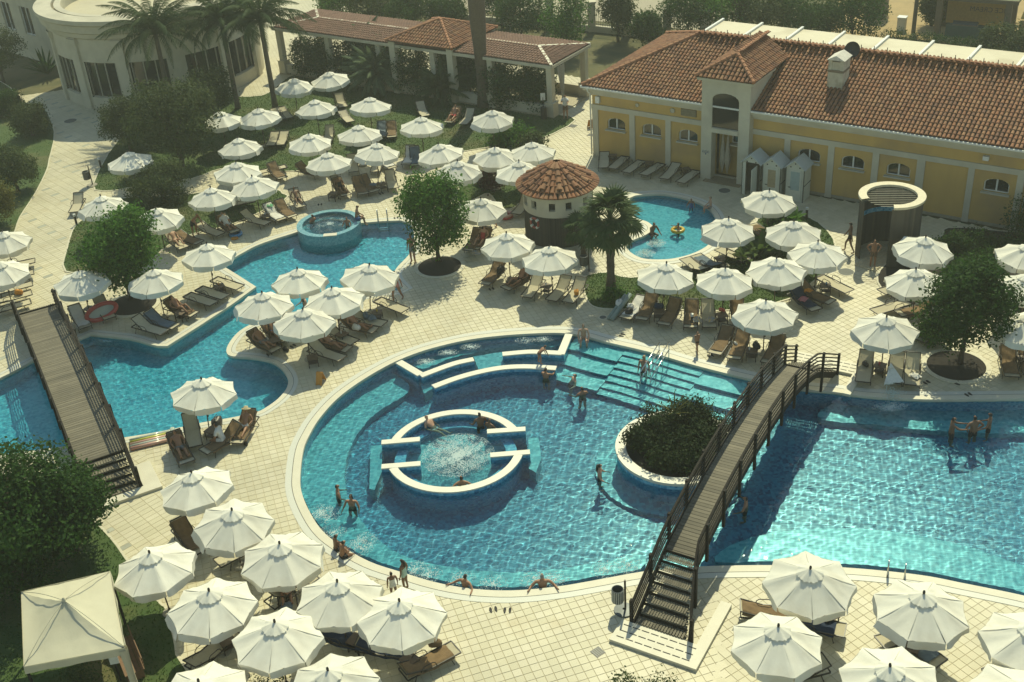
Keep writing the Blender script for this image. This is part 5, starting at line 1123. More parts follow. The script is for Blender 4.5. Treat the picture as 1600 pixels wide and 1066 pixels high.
def palm(px, py, h, r0, n, L, label, matl, seed, droop=.75, lift=.75, leaf=.5, trunk_name='trunk', lean=(0, 0), group=None, nl=34, loc=None, elev=(-.35, 1.25)):
    p = loc or at(px, py); t = thing('palm_tree', label, 'palm', p, 0, group); rg = random.Random(seed)
    pts = [Vector((lean[0] * (k / 8) ** 1.5, lean[1] * (k / 8) ** 1.5, h * k / 8)) for k in range(9)]
    MB().tube(pts, [r0 * 1.3] + [r0 * (1 - .03 * k) for k in range(8)], 10).build('trunk', PBARK, t, smooth=True); top = pts[-1]
    protos = [frond_mesh('frond', L * s, droop * d, nl, leaf, matl, seed + k, lift) for k, (s, d) in enumerate(((1, 1), (.9, 1.25), (1.05, .8)))]; made = [None] * 3
    for k in range(n):
        j = k % 3
        if made[j] is None: made[j] = protos[j].build('frond', matl, t); o = made[j]
        else: o = made[j].copy(); COL.objects.link(o)
        f = k / n; o.location = top; o.rotation_euler = (rg.uniform(-.25, .25), -(elev[0] + (elev[1] - elev[0]) * f) * .9 + rg.uniform(-.12, .12) + .25, k * 2.39996 + rg.uniform(-.2, .2))
    return t
palm(272, 185, 6.2, .2, 52, 4.5, 'tall feather palm in front of the rotunda, left one', G_PALM, 200, group='feather palms by the hotel'); palm(431, 172, 6.4, .2, 52, 4.2, 'tall feather palm with drooping fronds left of the pergola', G_PALM, 210, group='feather palms by the hotel')
palm(372, 170, 6.2, .19, 52, 4.0, 'tall feather palm between the other two by the rotunda', G_PALM, 220, group='feather palms by the hotel')
palm(590, 140, 1.1, .3, 90, 3.0, 'broad pale feather palm bush in front of the pergola', G_PALE, 230, droop=.55, lift=.5, leaf=.45, elev=(-.1, 1.45)); palm(580, 112, 2.6, .28, 48, 2.2, 'pale feather palm rising behind the broad palm bush', G_PALE, 233, droop=.55, lift=.5, leaf=.4)
palm(693, 158, .8, .28, 54, 2.5, 'dark feather palm bush beside the pavilion', G_PALM, 240, droop=.5, lift=.5, leaf=.4, elev=(-.1, 1.45))
# tall fan palm whose crown is above the picture
tp = thing('palm_tree', 'very tall thick palm trunk rising out of the picture in front of the pavilion', 'palm', at(757, 166)); pts = [Vector((.0, 0, 12.5 * k / 14)) for k in range(15)]
MB().tube(pts, [.55, .42, .40, .40, .42, .46, .52, .56, .58, .58, .56, .52, .48, .44, .4], 14).build('trunk', PBARK, tp, smooth=True)
sc = MB(); rg = random.Random(4)
for k in range(420):
    z = rg.uniform(.3, 5.2); a = rg.uniform(0, 6.28); r = .42; c, s = math.cos(a), math.sin(a); sc.add([(r * c - .05 * s, r * s + .05 * c, z), (r * c + .05 * s, r * s - .05 * c, z), ((r + .09) * c, (r + .09) * s, z + .16)], [(0, 1, 2)])
o = sc.build('leaf_bases', PBARK, tp); o['kind'] = 'stuff'
def fan_leaf(R_, n, pet, seed, sag=.35):
    mb = MB(); rg = random.Random(seed); hub = Vector((pet, 0, pet * .35)); mb.tube([(0, 0, 0), (pet * .5, 0, pet * .22), hub], [.03, .022, .015], 5, False)
    for k in range(n):
        a = (k / (n - 1) - .5) * R(250); l = R_ * (.72 + .28 * math.cos(a * .6)) * rg.uniform(.9, 1.08); d = Vector((math.cos(a), math.sin(a), .05 * (k % 2))); q = hub + d * l * .55 - Vector((0, 0, l * .08)); e = hub + d * l - Vector((0, 0, l * sag * rg.uniform(.7, 1.3))); w = Vector((-d.y, d.x, 0)) * R_ * .075
        mb.add([hub, q - w, q + w, e], [(0, 1, 2), (1, 3, 2)])
    return mb
def fan_palm(px, py, h, r0, n, Rl, pet, label, seed, matl=None, crown_only=False, elev=(-1.0, 1.2), loc=None):
    p = loc or at(px, py); t = thing('palm_tree', label, 'palm', p); rg = random.Random(seed); matl = matl or G_PALM
    MB().tube([(0, 0, h * k / 8) for k in range(9)], [r0 * 1.5, r0 * 1.2] + [r0] * 7, 12).build('trunk', PBARK, t, smooth=True)
    sb = MB()
    for k in range(int(h * 40)):
        z = rg.uniform(.1, h); a = rg.uniform(0, 6.28); c, s = math.cos(a), math.sin(a); r = r0 * (1.05 if z > h * .25 else 1.25); sb.add([(r * c - .04 * s, r * s + .04 * c, z), (r * c + .04 * s, r * s - .04 * c, z), ((r + .07) * c, (r + .07) * s, z + .1)], [(0, 1, 2)])
    o = sb.build('leaf_bases', PBARK, t); o['kind'] = 'stuff'
    pr = [fan_leaf(Rl * s, 19, pet * q, seed + k).build('frond', matl, t) for k, (s, q) in enumerate(((1, 1), (.9, 1.15), (1.05, .85)))]
    for k in range(n):
        o = pr[k] if k < 3 else pr[k % 3].copy()
        if k >= 3: COL.objects.link(o)
        f = k / n; o.location = (0, 0, h - .1 + .25 * f); o.rotation_euler = (rg.uniform(-.5, .5), -(elev[0] + (elev[1] - elev[0]) * f) + rg.uniform(-.15, .15), k * 2.39996)
    return t
fan_palm(955, 452, 3.7, .19, 40, .85, .95, 'fan palm with shaggy crown between the bar hut and the paddling pool', 300)
fan_palm(912, 400, 1.6, .12, 16, .65, .6, 'small drooping fan palm against the right side of the bar hut', 310, elev=(-1.1, .7))
# strap leaved plants
def rosette(px, py, n, L, w, label, matl, seed, z=0, cat='plant', h=.1, arch=.5, loc=None, stiff=1.0):
    p = loc or at(px, py, z); t = thing('strap_plant', label, cat, p); rg = random.Random(seed); mb = MB(); pr = []
    for v in range(3):
        m_ = MB(); pts = []; N = 6
        for k in range(N + 1):
            s = k / N; x = L * s * (1 - .12 * s); zz = L * (.9 * s * stiff - arch * s * s); ww = w * math.sin(PI * (.12 + .86 * s)) ; pts += [(x, -ww, zz + ww * .3), (x, 0, zz), (x, ww, zz + ww * .3)]
        m_.add(pts, [(3 * k + j, 3 * k + j + 1, 3 * k + j + 4, 3 * k + j + 3) for k in range(N) for j in range(2)]); pr.append(m_.build('leaf', matl, t))
    for k in range(n):
        o = pr[k] if k < 3 else pr[k % 3].copy()
        if k >= 3: COL.objects.link(o)
        s = rg.uniform(.75, 1.1); o.scale = (s, 1, s); o.location = (0, 0, h); o.rotation_euler = (rg.uniform(-.15, .15), rg.uniform(-.5, .45), k * 2.39996)
    return t
rosette(75, 118, 46, 1.9, .10, 'spiky dark rosette plant beside the rotunda wall', G_DARK, 320, arch=.2)
for i, (x, y, L, l) in enumerate([(1186, 402, 1.3, 'large strap leaved plant between the parasols by the paddling pool'), (1212, 378, 1.2, 'strap leaved plant behind the large one'), (1165, 410, .9, 'small strap leaved plant beside the side table'), (1236, 352, 1.0, 'strap leaved plant at the back of the planting bed'), (1232, 430, .9, 'strap leaved plant under the front parasols'), (1270, 405, .9, 'strap leaved plant at the right end of the planting bed')]): rosette(x, y, 24, L, .14, l, G_LIGHT if i in (0, 2) else G_TREE, 330 + i)
for i, (x, y, a, h, l) in enumerate([(965, 468, .9, .5, 'low leafy ground plant at the foot of the fan palm'), (1025, 455, .9, .4, 'low green plant behind the near loungers'), (1180, 440, 1.3, .7, 'low dark shrub under the front parasols'), (1245, 395, 1.2, .7, 'low dark shrub in the middle of the planting bed'), (1215, 350, 1.0, .8, 'dark shrub at the far end of the planting bed')]): bush(x, y, a, a * .7, h, l, G_TREE if i < 2 else G_DARK, 1800, .12, 340 + i)
rosette(0, 0, 14, .8, .025, 'thin pale strap plant sprouting from the island shrubs', G_YEL, 350, loc=Vector((IX + .0, IY + .95, 1.05)), stiff=1.1, arch=.3)
for i, (x, y, l) in enumerate([(975, 1090, 'pale olive shrub tip at the bottom edge left of the landing slab'), (1030, 1092, 'taller pale olive shrub tip at the bottom edge'), (425, 1092, 'pale olive shrub tip at the bottom edge between parasols'), (125, 1075, 'thin twiggy shrub before the tent')]): bush(x, y, .6, .4, 1.0, l, G_OLIVE, 700, .10, 360 + i)
# ------------------------------------------------------------------ parasols
M['cloth'] = mat('off_white_parasol_cloth', (.80, .775, .67), .85, (.75, .72, .615), 1.6, bump=.3, bscale=7, trans=.14, rand=.07, c3=(.68, .64, .53), scale3=1.1)
M['pole'] = mat('brown_parasol_pole', (.11, .07, .04), .6, (.08, .05, .03), 8)
M['knob'] = mat('dark_finial', (.03, .022, .016), .5)
M['concrete'] = mat('grey_concrete_base', (.36, .33, .26), .9)
UR, URIM, UAP = 1.43, 2.02, 2.68
def r_edge(th):
    s = PI / 4; t = (th % s) / s; return UR * math.cos(s / 2) / math.cos((t - .5) * s) * (1 - .042 * math.sin(PI * t)), t
def canopy_mesh(seed):
    rg = random.Random(seed); mb = MB(); NA, NR = 64, 9; ph = [rg.uniform(0, 6.28) for _ in range(8)]; sg = [rg.uniform(.012, .045) for _ in range(8)]; vs = []
    for j in range(NR + 1):
        f = .06 + .94 * j / NR
        for i in range(NA):
            th = 2 * PI * i / NA; re, t = r_edge(th); k = int(th / (PI / 4)) % 8; z = (UAP - URIM) * (1 - f) ** 1.08 - sg[k] * math.sin(PI * t) * math.sin(PI * min(1, f * .93)) * 1.0 - .03 * math.sin(PI * t) * f ** 4
            z += .012 * math.sin(9 * t + ph[k] + 5 * f) * f + .009 * math.sin(22 * t * f + ph[k] * 2) * f + .012 * math.sin(31 * t + ph[k] * 3 + 3 * f) * f ** 5 * math.sin(PI * t)
            vs.append((f * re * math.cos(th), f * re * math.sin(th), URIM + z))
    mb.add(vs, [(j * NA + i, (j + 1) * NA + i, (j + 1) * NA + (i + 1) % NA, j * NA + (i + 1) % NA)[::-1] for j in range(NR) for i in range(NA)]); return mb
def valance_mesh(seed):
    rg = random.Random(seed + 50); mb = MB()
    for k in range(8):
        N = 10; vs = []; sw = rg.gauss(0, .05); dp = rg.uniform(.25, .33); w2 = rg.uniform(-.05, .05)
        for j in range(4):
            for i in range(N + 1):
                t = min(.985, max(.015, i / N)); th = (k + t) * PI / 4; re, _ = r_edge(th); f = j / 3; drop = dp * (1 - .25 * (1 - math.sin(PI * t)) * f)
                rr = re + .005 + f * (sw + w2 * math.sin(2 * PI * t) + .018 * math.sin(13 * t + k)); zz = URIM - .03 * math.sin(PI * t) - drop * f
                vs.append((rr * math.cos(th), rr * math.sin(th), zz))
        mb.add(vs, [(j * (N + 1) + i, (j + 1) * (N + 1) + i, (j + 1) * (N + 1) + i + 1, j * (N + 1) + i + 1) for j in range(3) for i in range(N)])
    return mb
def vent_mesh(seed):
    rg = random.Random(seed + 90); mb = MB(); vs = []; NA = 48
    for j in range(5):
        f = .1 + .9 * j / 4
        for i in range(NA):
            th = 2 * PI * i / NA; r = .40 * f * (1 + .05 * math.sin(8 * th + .4) * f + .05 * math.sin(19 * th + seed) * f); z = UAP + .045 - .205 * f ** 1.08 + .016 * math.sin(8 * th + 1.2) * f * f + .014 * math.sin(17 * th + seed) * f * f
            vs.append((r * math.cos(th), r * math.sin(th), z))
    mb.add(vs, [(j * NA + i, j * NA + (i + 1) % NA, (j + 1) * NA + (i + 1) % NA, (j + 1) * NA + i)[::-1] for j in range(4) for i in range(NA)]); return mb
PROTO_U = []
def make_parasol(seed):
    t = thing('parasol', 'x', 'parasol', (0, 0, 0))
    c = canopy_mesh(seed).build('canopy', M['cloth'], t, smooth=False); me = c.data; me.polygons.foreach_set('use_smooth', [True] * len(me.polygons))
    sm = MB()
    for k in range(8):
        a = k * PI / 4; sm.tube([(.1 * math.cos(a), .1 * math.sin(a), UAP - .075), (.5 * UR * math.cos(a), .5 * UR * math.sin(a), URIM + .315), (UR * .98 * math.cos(a), UR * .98 * math.sin(a), URIM + .008)], .009, 4)
    o = sm.build('seams', M['cloth'], c, smooth=True); o['kind'] = 'stuff'
    valance_mesh(seed).build('valance', M['cloth'], t, smooth=True); vent_mesh(seed).build('vent_cap', M['cloth'], t, smooth=True)
    MB().lathe([(.03, UAP + .03), (.045, UAP + .07), (.035, UAP + .14), (.001, UAP + .16)], 8).build('finial', M['knob'], t, smooth=True)
    MB().tube([(0, 0, .05), (0, 0, UAP + .09)], .026, 8).build('pole', M['pole'], t, smooth=True)
    rb = MB()
    for k in range(8): a = k * PI / 4; rb.bar((.06 * math.cos(a), .06 * math.sin(a), UAP - .1), (UR * .97 * math.cos(a), UR * .97 * math.sin(a), URIM - .015), .02, .03)
    o = rb.build('ribs', M['pole'], t); o['kind'] = 'stuff'
    MB().lathe([(.001, .0), (.27, .0), (.27, .07), (.12, .1), (.05, .2)], 16).build('base', M['concrete'], t); MB().box((.04, 0, .95), (.05, .05, .12)).build('crank', M['knob'], t)
    return t
UPX = [(455, 119, 'dappled with palm shade at the far left of the back lawn'), (516, 108, 'at the far end of the back lawn left of the pale palm bush'), (342, 171, 'half hidden behind the broad shady tree'), (403, 166, 'speckled with palm shade at the left of the back lawn'), (491, 153, 'in the middle of the back lawn left of the pale palm bush'), (573, 150, 'just in front of the pale palm bush'), (767, 168, 'at the right end of the lawn near the pergola pillar'), (371, 213, 'on the lawn in front of the broad shady tree'), (480, 205, 'on the lawn, second row, beside two bare loungers'), (558, 193, 'in the middle of the lawn in front of the pale palm bush'), (655, 180, 'on the lawn in front of the dark palm bush'), (200, 234, 'with leaf shadow beside the round clipped tree'), (365, 250, 'at the left above the spa tub, behind another parasol'), (510, 236, 'at the left of the terrace edge behind the spa tub'), (582, 221, 'with one flap blown up at the terrace edge behind the spa tub'), (690, 221, 'at the lawn corner behind the round lagoon tree'), (771, 225, 'behind the purple leaved shrub, left of a close pair'), (831, 219, 'nearest to the sunlit path by the lawn corner'), (714, 247, 'left of the purple leaved shrub'), (811, 249, 'partly behind the roof of the bar hut'), (156, 303, 'partly behind the bushy tree near the garden path'), (326, 291, 'left of a close pair beside the spa tub'), (395, 273, 'right of a close pair beside the spa tub'), (241, 320, 'just right of the bushy tree on the left lawn'), (318, 378, 'with clear pole beside the upper corner of the lagoon'), (1, 357, 'cut by the left edge above the row of loungers'), (-4, 404, 'cut by the left edge over the row of loungers'), (120, 418, 'under the bushy tree above the red rubber boat'), (238, 418, 'between the bushy tree and the lagoon bank'), (463, 417, 'farthest of the five on the lagoon peninsula'), (567, 409, 'tilted towards the walking man on the lagoon peninsula'), (407, 454, 'leftmost of the five on the lagoon peninsula'), (520, 446, 'in the middle of the five on the lagoon peninsula'), (470, 480, 'brightest and nearest of the five on the lagoon peninsula'), (748, 305, 'right beside the round lagoon tree'), (792, 359, 'just left of the bar hut foot'), (860, 382, 'in front of the bar hut'), (1034, 408, 'right of the fan palm'), (1130, 415, 'right of the one by the fan palm above the lounger row'), (1136, 337, 'at the right shore of the paddling pool'), (1201, 293, 'in front of the changing cabins'), (1241, 341, 'at the back of the planting bed near the cabins'), (1279, 373, 'at the right of the planting bed near the dark loungers'), (1214, 398, 'in the middle of the planting bed'), (1197, 466, 'nearest the far end of the long bridge'), (1441, 364, 'in front of the shower enclosure'), (1437, 416, 'just left of the right hand bushy tree'), (1387, 489, 'above three pale loungers by the pool waterspout'), (1597, 377, 'cut by the right edge by the yellow wall'), (1608, 425, 'cut by the right edge behind the bushy tree'), (1612, 486, 'cut by the right edge beside the bushy tree'), (307, 591, 'with ruffled rim at the near shore of the lagoon'), (305, 736, 'at the foot of the lagoon bridge'), (353, 788, 'left of the round pool, second from the lagoon bridge'), (433, 842, 'closest to the left curve of the round pool'), (238, 860, 'beside the corner of the white tent'), (323, 920, 'right of the one by the white tent'), (523, 906, 'in the close cluster, touching the near pool rim'), (625, 935, 'at the right of the near left cluster beside a long lounger'), (425, 970, 'in the middle of the near left cluster'), (517, 1044, 'at the bottom edge of the near left cluster'), (307, 1060, 'cut by the bottom edge right of the tent'), (1267, 877, 'closest to the pool right of the bridge landing'), (1214, 977, 'right of the bridge landing in the near row'), (1441, 922, 'largest near the steel ladder at the near right'), (1404, 1032, 'at the bottom edge in front of the straw hat lounger'), (1610, 972, 'cut by the right edge at the near right'), (1598, 1062, 'cut by the bottom right corner')]
pro = [make_parasol(s) for s in range(5)]; TILT = {14: (.0, .10), 30: (.06, .10), 51: (-.05, .05), 1: (.06, -.05), 48: (.05, .1)}
first_used = [False] * 5; PARASOLS = []
for i, (x, y, ph) in enumerate(UPX):
    k = (i * 3 + i // 5) % 5; p = at(x, y, UAP + .17); rg = random.Random(i * 7 + 1); tx, ty = TILT.get(i, (rg.gauss(0, .035), rg.gauss(0, .035))); dh = rg.uniform(-.05, .05)
    lab = 'white parasol ' + ph
    o = pro[k] if not first_used[k] else copy_tree(pro[k]); first_used[k] = True
    p = at(x, y, UAP + .17 + dh); o.location = (p.x, p.y, dh); s = rg.uniform(.965, 1.03); o.scale = (s, s, 1); o.rotation_euler = (tx, ty, R(8) + rg.uniform(-.35, .35)); tag(o, lab, 'parasol', 'white parasols round the pools'); PARASOLS.append(o)
# ------------------------------------------------------------------ sun loungers
M['sling'] = mat('taupe_sling_fabric', (.47, .42, .29), .8, (.43, .38, .26), 5, rand=.10, bump=.1, bscale=80)
M['frame'] = mat('bronze_lounger_frame', (.035, .028, .020), .45)
M['towel'] = mat('brown_towel', (.20, .13, .065), .95, (.155, .10, .05), 5, bump=.5, bscale=16, rand=.12)
M['white_towel'] = mat('white_towel', (.66, .64, .58), .95, (.58, .56, .5), 6, bump=.5, bscale=16)
M['blue_towel'] = mat('blue_grey_towel', (.13, .17, .20), .95, (.10, .13, .16), 6, bump=.5, bscale=16)
M['navy_towel'] = mat('navy_towel', (.012, .025, .055), .95, (.02, .03, .06), 6, bump=.5, bscale=16)
LZ, LW = .34, .30
def lounger(ang):
    t = thing('sun_lounger', 'x', 'sun lounger', (0, 0, 0)); a = R(ang); hy = .22; bl_ = .78; bx = hy + bl_ * math.cos(a); bz = LZ + bl_ * math.sin(a)
    sb = MB(); N = 6; vs = []
    for k in range(N + 1): y = -1.0 + (hy + 1.0) * k / N; z = LZ - .025 * math.sin(PI * k / N); vs += [(-LW, y, z), (0, y, z - .012), (LW, y, z)]
    sb.add(vs, [(3 * k + j, 3 * k + j + 1, 3 * k + j + 4, 3 * k + j + 3) for k in range(N) for j in range(2)]); sb.build('seat_sling', M['sling'], t, smooth=True)
    bb = MB(); vs = []
    for k in range(N + 1): f = k / N; y = hy + (bx - hy) * f; z = LZ + (bz - LZ) * f - .02 * math.sin(PI * f); vs += [(-LW, y, z), (0, y, z - .012), (LW, y, z)]
    bb.add(vs, [(3 * k + j, 3 * k + j + 1, 3 * k + j + 4, 3 * k + j + 3) for k in range(N) for j in range(2)]); bb.build('back_sling', M['sling'], t, smooth=True)
    fr = MB()
    for s in (-1, 1): fr.bar((s * (LW + .015), -1.02, LZ), (s * (LW + .015), .95, LZ - .02), .035, .045); fr.bar((s * (LW + .0), hy, LZ + .01), (s * (LW + .0), bx, bz + .01), .03, .035)
    for y in (-1.02, .95): fr.bar((-LW, y, LZ - .01), (LW, y, LZ - .01), .035, .04)
    fr.bar((-LW, bx, bz + .01), (LW, bx, bz + .01), .03, .035)
    if ang > 5: fr.bar((-.2, hy + .45 * math.cos(a), LZ + .45 * math.sin(a)), (-.2, .75, LZ - .02), .02); fr.bar((.2, hy + .45 * math.cos(a), LZ + .45 * math.sin(a)), (.2, .75, LZ - .02), .02)
    fr.build('frame', M['frame'], t)
    for s in (-1, 1):
        for y, dy in ((-.62, -.10), (.62, .12)): MB().tube([(s * (LW + .01), y, LZ - .01), (s * (LW + .03), y + dy, .0)], .017, 6).build('leg', M['frame'], t)
        MB().tube([(s * (LW + .02), -.12, LZ), (s * (LW + .03), -.06, LZ + .17), (s * (LW + .03), .02, LZ + .22), (s * (LW + .03), .34, LZ + .22), (s * (LW + .03), .42, LZ + .15), (s * (LW + .02), .46, LZ)], .016, 6).build('armrest', M['frame'], t, smooth=True)
    return t
ANG = (0, 18, 38, 55); LP = {a: lounger(a) for a in ANG}; LU = {a: False for a in ANG}
def towel_mesh(ang, full, seed):
    rg = random.Random(seed); a = R(ang); hy = .22; mb = MB(); vs = []; y0 = -1.0 + (.25 if full else .55) * rg.uniform(.8, 1.2); tot = (hy - y0) + .72; N, K = 22, 8
    for k in range(N + 1):
        s = tot * k / N; y = y0 + s
        if y > hy: q = y - hy; yy = hy + q * math.cos(a); zz = LZ + q * math.sin(a)
        else: yy, zz = y, LZ
        for i in range(K + 1):
            x = (i / K - .5) * 2 * (LW + .05) * (1 + .03 * math.sin(k * .9)); e = abs(i / K - .5) * 2; dz = .022 + .012 * math.sin(k * 1.1 + i * .8 + seed) + .010 * math.sin(k * .5 - i * 1.7) - (.10 if e > .99 else 0)
            vs.append((x, yy - dz * math.sin(a) * (y > hy), zz + dz))
    mb.add(vs, [(k * (K + 1) + i, k * (K + 1) + i + 1, (k + 1) * (K + 1) + i + 1, (k + 1) * (K + 1) + i) for k in range(N) for i in range(K)]); return mb
